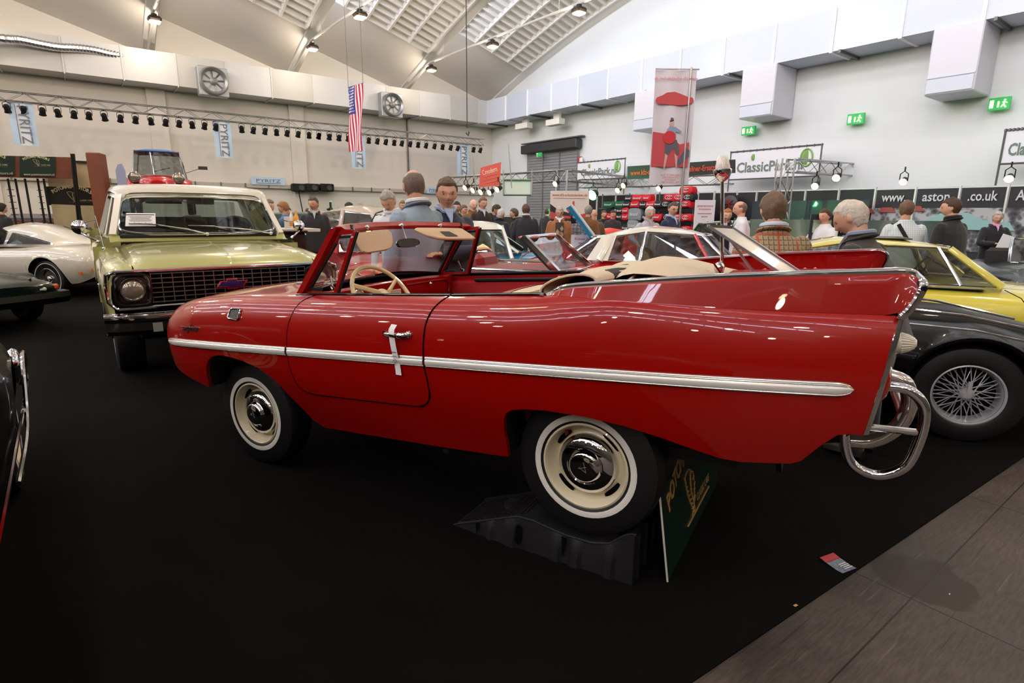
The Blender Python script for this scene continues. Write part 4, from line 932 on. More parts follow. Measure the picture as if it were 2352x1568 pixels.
# ================================================================== OTHER CARS
def place(px, py, h, lx, ly, yaw):
    P = gz(px, py, h); c, s = cos(yaw), sin(yaw)
    return Matrix.Translation((P.x-(c*lx-s*ly), P.y-(s*lx+c*ly), 0)) @ Matrix.Rotation(yaw, 4, 'Z')
def placeY(px, py, Y, lx, ly, lz, yaw):
    P = at(px, py, Y); c, s = cos(yaw), sin(yaw)
    return Matrix.Translation((P.x-(c*lx-s*ly), P.y-(s*lx+c*ly), P.z-lz)) @ Matrix.Rotation(yaw, 4, 'Z')
def placeF(px, Y, lx, ly, yaw):
    M_ = placeY(px, 500, Y, lx, ly, 0, yaw); M_.translation.z = 0; return M_
WINC = glass('car_glass', (.55, .60, .58), .10)
WIND = glass('car_glass_dark', (.16, .18, .18), .12)
SEATD = mat('seat_dark', (.05, .045, .04), .6)
def loft_body(parent, tab, arches, m, name='body', nx=64, tuck=.90, zwf=.5, under=True):
    x0, x1 = tab[0][0], tab[-1][0]
    xs = [x0+(x1-x0)*i/nx for i in range(nx+1)]
    for xc, r, zc in arches:
        xs += [xc+sg*r*q for sg in (1, -1) for q in (1.0, .999, .97, .92, .84, .72, .55, .3)]+[xc]
    xs = sorted(set(round(x, 4) for x in xs if x0 <= x <= x1)); mb = MB(); rows = []; ar = []
    for x in xs:
        W = max(.002, interp(tab, x, 1)); zb = interp(tab, x, 2); zt = interp(tab, x, 3); sq = interp(tab, x, 4)
        zlow = zb; ina = False
        for xc, r, zc in arches:
            if abs(x-xc) < r: zlow = max(zb, zc+sqrt(r*r-(x-xc)**2)); ina = zlow > zb
        zw = zb+(zt-zb)*zwf; zw2 = max(zw, zlow+.02)
        if zw2 > zt-.02: zw2 = zt-.02; zlow = min(zlow, zw2-.01)
        row = []
        for k in range(6):
            z = lerp(zlow, zw2, k/5); d = max(0, (zw-z)/max(.01, zw-zb)); row.append(Vector((x, W*(1-(1-tuck)*d*d), z)))
        for k in range(1, 15):
            th = pi/2*k/14; zz = zw+(zt-zw)*sin(th)**(2/sq)
            yy = W*max(0, cos(th))**(2/sq)
            if zz < zw2: zz = zw2
            row.append(Vector((x, yy, zz)))
        rows.append(row)
        if ina: ar.append([row[0], Vector((x, row[0].y*.6, row[0].z+.01))])
        else:
            if len(ar) > 1: pass
            ar.append(None)
    mb.grid(rows)
    mb.add(rows[0]+[Vector((p.x, -p.y, p.z)) for p in rows[0]], [])
    for r in (rows[0], rows[-1]): mb.grid([[Vector((p.x, p.y*q, p.z)) for q in (1, .5, 0)] for p in r])
    mb.mirror_y(); o = mb.build(name, m, parent, smooth=50)
    lb = MB(); run = []
    for a in ar+[None]:
        if a is None:
            if len(run) > 1: lb.grid(run)
            run = []
        else: run.append(a)
    zmin = min(t[2] for t in tab); xa = x0+(x1-x0)*.04; xb = x1-(x1-x0)*.04; Wm = max(t[1] for t in tab)
    if under: lb.grid([[Vector((x, interp(tab, x, 1)*.60, interp(tab, x, 2)+.30)), Vector((x, interp(tab, x, 1)*.60, interp(tab, x, 2)-.01)), Vector((x, 0, interp(tab, x, 2)-.01))] for x in [lerp(xa, xb, i/16) for i in range(17)]])
    lb.mirror_y(); lb.build('underbody', DARK, parent)
    return o
def cabin(parent, P, roofm, pilm, glm, crown=.05, pil=.03, nroof=10, front=True, rear=True, roof=True, glassname='window_glass', trim=None, side=True, screen_bow=.06):
    # P: list (front to rear) of ((xb, yb, zb), (xt, yt, zt)) pillars of one side
    A = [(Vector(a), Vector(b)) for a, b in P]; fl = lambda v: Vector((v.x, -v.y, v.z))
    tops = [b for a, b in A]; 
    if roof:
        mb = MB(); rows = []; tt = [(b.x, b.y, b.z) for b in reversed(tops)]; x0, x1 = tops[-1].x, tops[0].x
        for i in range(nroof+1):
            x = lerp(x0, x1, i/nroof); y = interp(tt, x, 1); z = interp(tt, x, 2)
            e = (i/nroof*2-1); cz = crown*(1-abs(e)**3)
            rows.append([Vector((x+(.05*(1 if i == nroof else 0)-(.05 if i == 0 else 0))*(1-q*q), y*q*(1.0), z+(cz+.012)*(1-abs(q)**3.2)+(.0 if abs(q) < 1 else -.01))) for q in [-1+2*j/14 for j in range(15)]])
        mb.grid(rows); mb.grid([[p-Vector((0, 0, .022)) for p in r] for r in rows]); mb.grid([[r[0] for r in rows], [r[0]-Vector((0, 0, .022)) for r in rows]]); mb.grid([[r[-1] for r in rows], [r[-1]-Vector((0, 0, .022)) for r in rows]])
        for r in (rows[0], rows[-1]): mb.grid([r, [p-Vector((0, 0, .022)) for p in r]])
        mb.build('roof', roofm, parent, smooth=50)
    for i, (a, b) in enumerate(A):
        for f in (lambda v: v, fl):
            m = MB(); w_ = pil if isinstance(pil, (int, float)) else pil[i]; m.tube([f(a), f(a).lerp(f(b), .5)+Vector((0, (.006 if f(a).y > 0 else -.006), 0)), f(b)], [w_*1.1, w_, w_*.95], 8, flat=.6, upv=(1, 0, 0)); m.build('pillar', pilm if not isinstance(pilm, list) else pilm[i], parent)
    if side:
        for f in (lambda v: v, fl):
            for i in range(len(A)-1):
                m = MB(); a, b, c, d = f(A[i][0]), f(A[i][1]), f(A[i+1][1]), f(A[i+1][0]); m.add([a, b, c, d], [(0, 1, 2, 3)]); m.build('side_window', glm, parent, smooth=0)
            if trim:
                m = MB(); m.tube([f(b)+Vector((0, 0, -.012)) for a, b in A], .008, 6); m.tube([f(a) for a, b in A], .008, 6); m.build('window_trim', trim, parent)
    for on, i, bow, nm in ((front, 0, screen_bow, 'windscreen'), (rear, -1, -screen_bow, 'rear_window')):
        if not on: continue
        a, b = A[i]; m = MB(); m.grid([[Vector((lerp(p.x, p.x, 0)+bow*(1-q*q), p.y*q, p.z+.01*(1-q*q))) for q in [-1+2*j/10 for j in range(11)]] for p in (a, a.lerp(b, .5), b)]); g = m.build(nm, glm, parent, smooth=60)
        m = MB(); ring = [Vector((a.x+bow*(1-q*q), a.y*q, a.z)) for q in [-1+2*j/10 for j in range(11)]]+[Vector((b.x+bow*(1-q*q), b.y*q, b.z)) for q in [1-2*j/10 for j in range(11)]]
        m.tube(ring, .012, 6, closed=True); m.build('surround', trim or pilm if not isinstance(pilm, list) else (trim or pilm[0]), g)
def seats(parent, x, z, m, n=(.35, -.35), h=.5):
    for y in n:
        mb = MB(); mb.box((x-.22, y, z+h/2), (.14, .48, h), 0, Matrix.Rotation(-.2, 3, 'Y'), .06); mb.box((x+.05, y, z), (.5, .48, .16), 0, None, .06); mb.build('seat', m, parent)
def steer(parent, x, y, z, m, r=.19, a=.5):
    e1 = Vector((sin(a), 0, cos(a))); e2 = Vector((0, 1, 0)); c = Vector((x, y, z)); mb = MB()
    mb.tube([c+(e1*cos(2*pi*k/28)+e2*sin(2*pi*k/28))*r for k in range(28)], .011, 8, closed=True)
    for t in (0.3, pi-.3, -pi/2): d = e2*cos(t)+e1*sin(t); mb.tube([c, c+d*r], .008, 6)
    mb.tube([c, c+Vector((cos(a), 0, -sin(a)))*.3], .02, 8); return mb.build('steering_wheel', m, parent)
def lamp(parent, p, r, d=(1, 0, 0), name='headlamp', ring=None, lens=None, depth=.03):
    T = Matrix.Translation(Vector(p)) @ Vector(d).to_track_quat('Z', 'Y').to_matrix().to_4x4()
    m = MB().lathe([(r*1.12, -.02), (r*1.12, .01), (r*1.02, .025), (r*.96, .012)], 24, T=T); o = m.build(name, ring or CHR, parent)
    m = MB().lathe([(r*.97, .010), (r*.8, .010+depth*.5), (r*.4, .010+depth*.9), (0, .01+depth)], 24, T=T); m.build('lens', lens or mat('headlamp_lens', (.62, .58, .52), .08, .5, coat=1), o); return o
# ------------------------------------------------------------------ green pick-up truck
GRN = mat('truck_green', 'BAB878', .28, coat=1.0, metal=.15, coatr=.02); TWH = mat('truck_white', 'EBE6DA', .25, coat=1.0)
PKM = Matrix.Translation((-2.544, 5.155, 0)) @ Matrix.Rotation(radians(-52.885), 4, 'Z')
PK = thing('pickup_truck', 'light green pick-up truck with a white roof, facing the red convertible', 'truck', M=PKM)
def pk_sec(x):
    zc = interp([(-1.32, 1.20), (-1.2, 1.195), (-.6, 1.165), (-.22, 1.125), (-.12, 1.10), (-.055, 1.065), (-.015, 1.035), (0, 1.015)], x)
    zf = interp([(-1.32, 1.15), (-.6, 1.11), (-.2, 1.075), (-.05, 1.04), (0, 1.01)], x)
    W = interp([(-1.32, .985), (-.5, .992), (-.1, .975), (-.03, .955), (0, .93)], x)
    return [(0, zc), (.25, zc), (.5, zc-.004), (.66, zc-.012), (.735, zc-.030), (.765, zf-.012), (.80, zf-.004), (.87, zf-.012), (W-.045, zf-.045), (W-.01, zf-.12), (W, zf-.22), (W, .80), (W-.008, .72), (W-.02, .64)]
xsp = [0, -.008, -.015, -.03, -.055, -.09, -.12, -.17, -.22, -.3, -.36, -.40]+[-.80+.44*cos(pi*k/16)*(-1)*-1 for k in range(17)]+[-1.26, -1.32]
xsp = sorted(set(round(v, 4) for v in xsp), reverse=True)
m = MB(); rows = []; lin_ = []
for x in xsp:
    s = [Vector((x, y, z)) for y, z in pk_sec(x)]
    zl = .60
    if abs(x+.80) < .44: zl = .42+sqrt(max(0, .44**2-(x+.80)**2))*1.0; zl = max(.60, zl)
    for i in (11, 12, 13): s[i].z = max(s[i].z, zl) if i < 13 else max(.60, zl)
    s[12].z = max(s[12].z, s[13].z+.005); s[11].z = max(s[11].z, s[12].z+.005)
    rows.append(s)
    if abs(x+.80) <= .44: lin_.append([s[13].copy(), Vector((x, .60, s[13].z))])
m.grid(rows); m.mirror_y(); m.build('front_wings_and_bonnet', GRN, PK, smooth=30)
m = MB(); m.grid(lin_); m.mirror_y(); m.box((-2.3, 0, .55), (4.2, 1.5, .3)); m.box((-.15, 0, .48), (.2, 1.5, .12)); m.build('chassis', DARK, PK)
m = MB(); m.tube([(-.02, y, 1.03) for y in (-.02, .02)], .004); 
P = [Vector((x, 0, pk_sec(x)[0][1]+.001)) for x in xsp]; m.grid([[p+Vector((0, -.012, 0)), p+Vector((0, 0, .008)), p+Vector((0, .012, 0))] for p in P]); m.build('bonnet_ridge', GRN, PK)
m = MB(); m.tube([Vector((x, .752, pk_sec(x)[5][1]+.004)) for x in xsp if x < -.02], .005, 5); m.mirror_y(); m.build('bonnet_gap', DARK, PK)
# cab and load bed sides
m = MB()
rows = [[Vector((x, y, z)) for y, z in ((.80, 1.25), (.90, 1.22), (.965, 1.14), (.99, 1.0), (.992, .80), (.97, .62), (.93, .45))] for x in (-1.32, -2.0, -2.80)]
m.grid(rows); m.grid([[Vector((x, y, z)) for y, z in ((.93, 1.27), (.97, 1.25), (.99, 1.1), (.992, .80), (.97, .60), (.93, .5))] for x in (-2.88, -3.3, -3.9, -4.45)]); m.grid([[Vector((-1.32, y, z)) for y in (0, .8, .985)] for z in (.6, 1.15)])
m.mirror_y(); m.grid([[Vector((x, y, 1.20+.02*(x < -1.34)*0)) for y in (-.80, 0, .80)] for x in (-1.20, -1.34)]); m.box((-4.45, 0, .9), (.04, 1.9, .7)); m.box((-3.65, 0, .62), (1.6, 1.7, .05)); m.build('cab_and_bed', GRN, PK, smooth=40)
# cowl panel under the windscreen
m = MB(); m.grid([[Vector((x, y, z)) for y in (-.84, -.5, 0, .5, .84)] for x, z in ((-1.18, 1.195), (-1.27, 1.205), (-1.33, 1.255))]); m.build('cowl', GRN, PK)
# roof, pillars, windows
pp = [((-1.33, .80, 1.255), (-1.60, .685, 1.675)), ((-1.80, .84, 1.25), (-1.85, .715, 1.70)), ((-2.74, .84, 1.25), (-2.70, .70, 1.69))]
m = MB(); rows = []
for x, z, w_, cz in ((-1.545, 1.672, .66, .02), (-1.56, 1.70, .715, .03), (-1.60, 1.725, .74, .035), (-1.75, 1.745, .76, .04), (-2.2, 1.755, .765, .04), (-2.6, 1.745, .755, .035), (-2.74, 1.71, .74, .02), (-2.76, 1.68, .72, .01)):
    rows.append([Vector((x+.02*(1-q*q), w_*q, z+cz*(1-q**4)-(.05 if abs(q) == 1 else 0)-(.014 if .9 < abs(q) < 1 else 0))) for q in (-1, -.97, -.9, -.7, -.35, 0, .35, .7, .9, .97, 1)])
m.grid(rows); m.grid([[p-Vector((0, 0, .05)) for p in r] for r in rows]); m.build('roof', TWH, PK, smooth=60)
for sg in (1, -1):
    for i, (a, b) in enumerate(pp):
        m = MB(); a = Vector(a); b = Vector(b); a.y *= sg; b.y *= sg; m.bar(a, b, (.06, .03, .16)[i], (.055, .03, .05)[i]); m.build('pillar', TWH, PK)
    m = MB(); q = [Vector(v) for ab in pp[:2] for v in ab]; m.add([Vector((v.x, v.y*sg, v.z)) for v in (q[0], q[1], q[3], q[2])], [(0, 1, 2, 3)]); m.build('quarter_light', WIND, PK, smooth=0)
    m = MB(); m.add([Vector((v[0], v[1]*sg, v[2])) for v in (pp[1][0], pp[1][1], pp[2][1], pp[2][0])], [(0, 1, 2, 3)]); m.build('side_window', WIND, PK, smooth=0)
def wsr(y, z): return Vector((-1.32-(z-1.255)*.65+.05*(1-(y/.8)**2), y*(1-(z-1.255)*.30), z))
m = MB(); m.grid([[wsr(y, z) for y in [-.78+1.56*i/12 for i in range(13)]] for z in (1.265, 1.4, 1.54, 1.66)]); wn = m.build('windscreen', glass('screen_truck', (.50, .60, .56), .05), PK, smooth=60)
o_ = []
for i in range(48):
    a = 2*pi*i/48; cx, sx = cos(a), sin(a); o_.append(wsr(.775*abs(cx)**.35*(1 if cx > 0 else -1), 1.4625+.1975*abs(sx)**.35*(1 if sx > 0 else -1)))
m = MB(); m.tube(o_, .014, 8, closed=True); m.build('surround', CHR, wn)
m = MB(); m.tube([p+Vector((-.012, 0, 0)) for p in o_], .020, 6, closed=True); m.build('rubber', SEAL, wn)
m = MB(); m.grid([[Vector((-2.72, y, z)) for y in (-.62, .62)] for z in (1.33, 1.62)]); m.build('rear_window', WINC, PK)
m = MB(); m.box((-2.1, 0, 1.66), (1.0, 1.35, .02)); m.box((-1.44, 0, 1.245), (.3, 1.5, .04), 0, None, .01); m.build('headlining_and_dash', mat('interior_black', (.05, .06, .06), .7), PK)
m = MB(); m.box((-2.35, 0, 1.18), (.16, 1.4, .5), 0, Matrix.Rotation(-.15, 3, 'Y'), .06); m.build('bench_seat', mat('truck_seat', '2F4038', .6), PK)
steer(PK, -1.62, .36, 1.29, mat('truck_wheel_black', (.03, .03, .03), .3, coat=1), .20, .7)
m = MB(); m.box((-1.62, .06, 1.60), (.02, .26, .055), 0, None, .008); m.tube([(-1.6, .06, 1.62), (-1.58, .06, 1.67)], .008); m.build('rear_view_mirror', mat('mirror_tan', (.45, .42, .36), .1, .9), PK)
for y0, y1, z1 in ((.03, -.42, 1.36), (.68, .12, 1.34)):
    m = MB(); a = Vector((-1.27, y0, 1.262)); b = wsr(y1, z1)+Vector((.03, 0, .0)); m.tube([a, a.lerp(b, .4)+Vector((.02, 0, .012)), b], [.010, .008, .006], 8); m.ball(a, (.022, .022, .02)); 
    m.tube([b+Vector((0, .10, -.025)), b, wsr(y1-.26, z1-.0)+Vector((.02, 0, .01))], .006, 6); m.build('wiper', CHR, PK)
sgn = thing('price_sheet', 'white printed sheet behind the windscreen of the green pick-up truck', 'sheet', PKM @ Vector((-1.36, -.58, 1.41)))
m = MB(); IV = Matrix.Translation(-sgn.location); q = [IV @ PKM @ (wsr(y, z)+Vector((.012, 0, 0))) for y, z in ((-.71, 1.345), (-.44, 1.345), (-.44, 1.475), (-.71, 1.475))]; m.add(q, [(0, 1, 2, 3)]); m.build('paper', mat('paper_white', 'F2F0F2', .7), sgn)
m = MB(); qx = (q[1]-q[0]).normalized(); qy = (q[3]-q[0]).normalized(); qn = qx.cross(qy).normalized()
T = basis(q[0].lerp(q[2], .5)+qn*.002, qx, qy)
for k in range(5): m.box(T @ Vector((0, .035-.013*k, .0005)), (.20-.02*(k % 3), .003, .001), 0, T.to_3x3())
m.box(T @ Vector((0, .058, .0005)), (.25, .008, .001), 0, T.to_3x3()); add_text(m, 'Trade-In Motors', T @ Matrix.Translation((.02, -.045, .001)), .024, ext=.0004); m.build('print', mat('ink', (.2, .2, .22), .7), sgn)
# mirrors
for sg in (-1, 1):
    m = MB(); c_ = Vector((-1.47, sg*1.06, 1.335)); m.lathe([(0, .05), (.035, .045), (.06, .025), (.07, .0), (.066, -.012), (.0, -.014)], 20, T=Matrix.Translation(c_) @ Matrix.Rotation(pi/2, 4, 'Y')); m.tube([c_+Vector((.02, 0, -.05)), (-1.42, sg*1.0, 1.24), (-1.36, sg*.93, 1.205)], .010, 8); m.tube([c_+Vector((-.02, 0, .03)), (-1.60, sg*.92, 1.40)], .006, 6)
    m.ball((-1.36, sg*.93, 1.2), (.03, .02, .015)); m.build('door_mirror', CHR, PK)
m = MB(); m.tube([(-1.12, -.90, 1.14), (-1.18, -.93, 1.45)], .003, 5); m.ball((-1.12, -.90, 1.14), .016); m.build('aerial', CHR, PK)
# front end
BLKM = mat('grille_black', (.03, .03, .03), .4)
m = MB(); m.grid([[Vector((-.03, y, z)) for y in (-.94, 0, .94)] for z in (.62, 1.0)]); m.build('grille_backing', DARK, PK)
m = MB(); m.box((.005, 0, 1.010), (.035, 1.80, .028), 0, None, .008); m.box((.005, 0, .700), (.035, 1.80, .035), 0, None, .01)
for sg in (1, -1): m.tube([(-.0, sg*.88, 1.008), (-.01, sg*.945, .985), (-.02, sg*.955, .90), (-.02, sg*.95, .76), (0, sg*.90, .70)], .016, 8)
m.build('grille_surround', CHR, PK)
GS = mat('grille_silver', (.55, .54, .52), .3, .8)
m = MB()
for k in range(7): m.box((.0, 0, .742+.040*k), (.02, 1.28, .0075))
for k in range(17): m.box((.006, -.64+.08*k, .862), (.012, .0065, .255))
m.build('grille_bars', GS, PK, smooth=0)
for sg in (1, -1):
    y = sg*.775; m = MB(); o1 = []; 
    for i in range(40):
        a = 2*pi*i/40; cx, sx = cos(a), sin(a); o1.append(Vector((0, abs(cx)**.4*(1 if cx > 0 else -1), abs(sx)**.4*(1 if sx > 0 else -1))))
    m.grid([[Vector((xx, y+p.y*a_, .853+p.z*b_)) for p in o1] for xx, a_, b_ in ((-.02, .138, .140), (.022, .138, .140), (.024, .124, .126), (-.005, .100, .104))], cu=True); bz = m.build('headlamp_bezel', mat('bezel_dark_chrome', (.30, .29, .28), .2, .9), PK)
    m = MB(); m.grid([[Vector((-.004, y+p.y*.1, .853+p.z*.104)), Vector((-.004, y, .853))] for p in o1], cv=True); m.build('bezel_back', mat('bezel_steel', (.35, .34, .33), .25, .9), bz)
    lamp(bz, (.005, y, .853), .088)
m = MB(); bt = [(-.095, -.05), (-.075, .055), (.095, .06), (.12, -.04)]
bow = [(-.135, -.028), (-.045, -.028), (-.045, -.05), (.045, -.05), (.045, -.028), (.10, -.028), (.135, .028), (.045, .028), (.045, .05), (-.045, .05), (-.045, .028), (-.10, .028)]
m.prism([Vector((.02, -.02+a, .862+b)) for a, b in bow], (.012, 0, 0)); em = m.build('bow_emblem', CHR, PK, smooth=0)
m = MB(); m.prism([Vector((.033, -.02+a*.86, .862+b*.72)) for a, b in bow], (.003, 0, 0)); m.build('enamel', mat('enamel_blue', '101A5C', .2, coat=1), em, smooth=0)
m = MB(); rows = []
for i in range(25):
    y = -1.0+2.0*i/24; e = .10*abs(y)**6; rows.append([Vector((x-e, y, z)) for x, z in ((.02, .66), (.085, .668), (.11, .655), (.118, .63), (.112, .60), (.09, .585))])
m.grid(rows); m.build('front_bumper', CHR, PK)
m = MB(); rows = []
for i in range(25):
    y = -.99+1.98*i/24; e = .10*abs(y)**6; rows.append([Vector((x-e, y, z)) for x, z in ((.095, .59), (.10, .52), (.06, .48), (-.1, .47))])
m.grid(rows); m.build('bumper_valance', mat('valance_black', (.025, .03, .025), .35, coat=.5), PK)
m = MB(); m.box((.115, -.64, .545), (.012, .07, .075)); m.build('licence_bracket', mat('plate_grey', (.5, .5, .48), .5), PK)
for sg in (1, -1):
    m = MB(); m.box((-.30, sg*.995, .87), (.10, .012, .045), 0, None, .005); m.build('side_marker', CHR, PK)
for x in (-.80, -3.55):
    for sg in (1, -1): wheel(PK, (x, sg*.82, .37), R=.37, rr=.20, hub=.10, wd=.23, side=sg, white=None, rimm=mat('rim_steel', (.3, .3, .3), .4, .8))
def four_wheels(t, xs, y, R, **k):
    for x in xs:
        for sg in (1, -1): wheel(t, (x, sg*y, R), R=R, side=sg, **k)
# ------------------------------------------------------------------ white fastback coupe, far left (tail to the right)
WHT = mat('car_cream', 'D9D2C2', .25, coat=1.0)
cy_ = pi+radians(-12)
CV = thing('coupe_car', 'cream white fastback coupe with a black side exhaust, left of the green truck', 'car', M=place(125, 648, .27, -1.25, .72, cy_))
loft_body(CV, [(-2.05, .55, .45, .72, 3), (-2.0, .70, .38, .80, 3), (-1.7, .84, .26, .90, 3), (-1.25, .88, .24, .93, 3), (-.6, .86, .24, .90, 3), (.3, .84, .24, .88, 3), (1.2, .88, .24, .88, 3), (1.9, .80, .26, .74, 3), (2.2, .55, .34, .60, 3)], [(-1.25, .37, .34), (1.25, .37, .34)], WHT, tuck=.85)
m = MB(); rows = []
for x, w_, z in ((.75, .60, .86), (.5, .62, 1.05), (.25, .60, 1.22), (-.1, .57, 1.27), (-.5, .52, 1.24), (-.9, .44, 1.13), (-1.3, .34, .99), (-1.7, .22, .90), (-1.95, .08, .84)):
    rows.append([Vector((x, w_*1.22*q if abs(q) == 1 else w_*q, lerp(.86 if x > -1.6 else .82, z, (1-abs(q)**2.6)) if abs(q) < 1 else min(.86, z-.02))) for q in [-1+2*j/14 for j in range(15)]])
m.grid(rows); m.build('fastback_roof', WHT, CV, smooth=60)
for sg in (1, -1):
    m = MB(); m.prism([(.62, sg*.66, .88), (.30, sg*.60, 1.14), (-.10, sg*.575, 1.19), (-.28, sg*.60, 1.12), (-.25, sg*.69, .90)], (0, sg*.02, 0)); m.build('side_window', WIND, CV, smooth=0)
    m = MB(); m.prism([(-.36, sg*.70, .91), (-.38, sg*.58, 1.10), (-.62, sg*.56, 1.06), (-1.15, sg*.56, .935), (-1.18, sg*.58, .91)], (0, sg*.03, 0)); m.build('rear_quarter_window', WIND, CV, smooth=0)
    m = MB(); m.box((-.05, sg*.90, .30), (1.75, .10, .13), 0, None, .03); m.prism([(-.70, sg*.90, .24), (-.98, sg*.90, .30), (-.98, sg*.90, .36), (-.70, sg*.90, .38)], (0, sg*.06, 0))
    for k in range(26): m.bar((-.6+.05*k, sg*.953, .26), (-.56+.05*k, sg*.953, .34), .008, .006)
    m.build('side_exhaust', mat('exhaust_black', (.05, .05, .055), .5), CV)
four_wheels(CV, (-1.25, 1.25), .74, .33, white=(.268, .278), rimm=mat('alloy', (.6, .58, .55), .25, .9), hub=.06)
m = MB(); m.box((-2.06, .62, .50), (.03, .14, .05)); m.box((-1.93, .80, .45), (.06, .02, .05)); m.build('marker_lamp', mat('amber', 'D8641C', .2, coat=1), CV)
# ------------------------------------------------------------------ dark green car with orange lamp
DG = mat('car_dark_green', '101A17', .3, coat=.35, spec=.2)
DC = thing('sports_car', 'low dark green sports car with an orange corner lamp and black bumper', 'car', M=place(118, 658, .51, 2.0, .60, radians(-22)))
loft_body(DC, [(-2, .6, .35, .55, 3), (-1.5, .74, .25, .68, 3), (0, .78, .2, .70, 3), (1.1, .76, .22, .70, 3), (1.75, .72, .28, .64, 3), (2.02, .66, .36, .60, 3), (2.12, .45, .40, .56, 3)], [(-1.1, .33, .3), (1.25, .33, .3)], DG)
m = MB(); rows = [[Vector((x-.16*abs(y)**3, y, z)) for x, z in ((2.02, .46), (2.16, .45), (2.18, .38), (2.12, .30), (1.95, .30))] for y in [-.76+1.52*i/16 for i in range(17)]]; m.grid(rows); m.build('bumper', mat('bumper_black', (.03, .03, .035), .5), DC)
for sg in (1, -1):
    m = MB(); m.box((1.99, sg*.58, .51), (.10, .20, .065), 0, Matrix.Rotation(-sg*.45, 3, 'Z'), .015); m.build('indicator', mat('amber', 'D8641C', .2, coat=1), DC)
    m = MB(); m.box((2.10, sg*.40, .50), (.04, .16, .05), 0, Matrix.Rotation(-sg*.2, 3, 'Z'), .015); m.build('side_lamp', mat('ribbed_white', 'E8E2D2', .15, coat=1), DC)
m = MB(); m.box((-.9, 0, .69), (1.1, 1.1, .05), 0, None, .02); m.build('cockpit', DARK, DC)
four_wheels(DC, (-1.1, 1.25), .66, .30, white=None, rimm=mat('alloy', (.6, .58, .55), .25, .9), hub=.05, slots=False)
# ------------------------------------------------------------------ black car at the left edge
BK = mat('car_black', (.02, .02, .022), .4, coat=.16, spec=.08)
fy = atan2(D2.y, D2.x)
a_ = gz(70, 850, .50); b_2 = gz(6, 1200, .50); fy = atan2(a_.y-b_2.y, a_.x-b_2.x)
LB = thing('saloon_car', 'black car with chrome side strip cut by the left edge, close to the camera', 'car', M=Matrix.Translation((a_.x, a_.y, 0)) @ Matrix.Rotation(fy, 4, 'Z') @ Matrix.Translation((-.35, .93, 0)))
loft_body(LB, [(-4.2, .7, .35, .75, 3.2), (-3.6, .88, .24, .92, 3), (-2.4, .92, .2, .96, 3), (-1.2, .92, .2, .95, 3), (-.3, .90, .22, .93, 3), (.30, .84, .28, .88, 3), (.52, .74, .34, .82, 3), (.60, .5, .40, .74, 3)], [(-.35, .36, .34), (-3.2, .36, .34)], BK)
m = MB(); P = [Vector((x, -(.935-.03*max(0, x+.2)**2*3), .52+.0*x)) for x in [-4+4.35*i/20 for i in range(21)]]; m.tube(P, .014, 6, flat=.5); m.build('sill_moulding', CHR, LB)
m = MB(); P = smooth_path([(-1.4, -.935, .42), (-.75, -.945, .46), (-.35, -.95, .74), (.1, -.93, .60), (.35, -.87, .42)], 5); m.tube(P, .010, 6); m.build('wheel_arch_trim', CHR, LB)
m = MB(); rows = [[Vector((.58+.12*(1-(abs(y)/.86)**3)+.0, y, z)) for z in (.40, .47, .52, .56)] for y in [-.86+1.72*i/16 for i in range(17)]]; m.grid(rows); m.ball((.60, -.84, .49), (.10, .05, .12)); m.ball((.60, .84, .49), (.10, .05, .12)); m.build('bumper', CHR, LB)
for sg in (1, -1):
    lamp(LB, (.50, sg*.62, .70), .085, name='headlamp'); m = MB(); m.ball((.40, sg*.76, .80), (.13, .06, .06), 14); m.build('tail_lamp', mat('lens_red', 'A40C0C', .12, coat=1), LB)
    m = MB(); m.ball((.56, sg*.70, .58), (.05, .05, .035), 12); m.build('side_lamp', CHR, LB)
m = MB(); m.box((.72, 0, .44), (.01, .5, .11)); m.build('licence_plate', mat('plate_pink', 'C9A58E', .5), LB)
cabin(LB, [((-.6, .74, .90), (-1.05, .60, 1.36)), ((-1.9, .76, .92), (-1.9, .60, 1.38)), ((-3.0, .74, .92), (-2.6, .58, 1.34))], BK, BK, WIND)
four_wheels(LB, (-.35, -3.2), .78, .33, white=(.21, .25), hub=.11)
# ------------------------------------------------------------------ red pick-up / hot rod raised behind the truck
RED2 = mat('paint_red_bright', 'B01018', .22, coat=1.0); REDW = mat('paint_red_hall', 'C4161A', .25, coat=1.0)
HR = thing('raised_car', 'small old red car with a blue soft top raised high behind the green truck', 'car', M=placeY(362, 413, 13.5, 1.2, 0, .80, radians(-62)))
hz0 = HR.matrix_world.translation.z
loft_body(HR, [(-1.5, .55, .35, .75, 3), (-.9, .62, .3, .9, 3), (0, .64, .3, .92, 3), (.5, .56, .3, .95, 2.6), (1.0, .48, .32, .92, 2.4), (1.3, .40, .34, .86, 2.2), (1.42, .3, .4, .78, 2)], [], REDW)
for sg in (1, -1):
    m = MB(); rows = [[Vector((1.05+.42*cos(a), sg*(.46+.22*q), .50+.36*sin(a)-.05*q*q)) for q in (0, .35, .7, 1)] for a in [-.1+3.0*k/14 for k in range(15)]]; m.grid(rows); m.build('wing', REDW, HR, smooth=60)
    lamp(HR, (1.38, sg*.43, .84), .11); wheel(HR, (1.05, sg*.60, .34), R=.33, rr=.2, wd=.13, side=sg, white=None, hub=.08, slots=False); wheel(HR, (-1.1, sg*.62, .34), R=.33, rr=.2, wd=.13, side=sg, white=None, hub=.08, slots=False)
cabin(HR, [((.52, .52, .94), (.36, .47, 1.50)), ((-.9, .56, .92), (-.8, .46, 1.50))], mat('soft_top_blue', '3F6FA8', .7), CHR, WINC, crown=.07, pil=.025, screen_bow=.02)
m = MB(); m.tube([(.5, -.1, 1.02), (.48, .25, 1.12)], .008); m.build('wiper', BLK, HR)
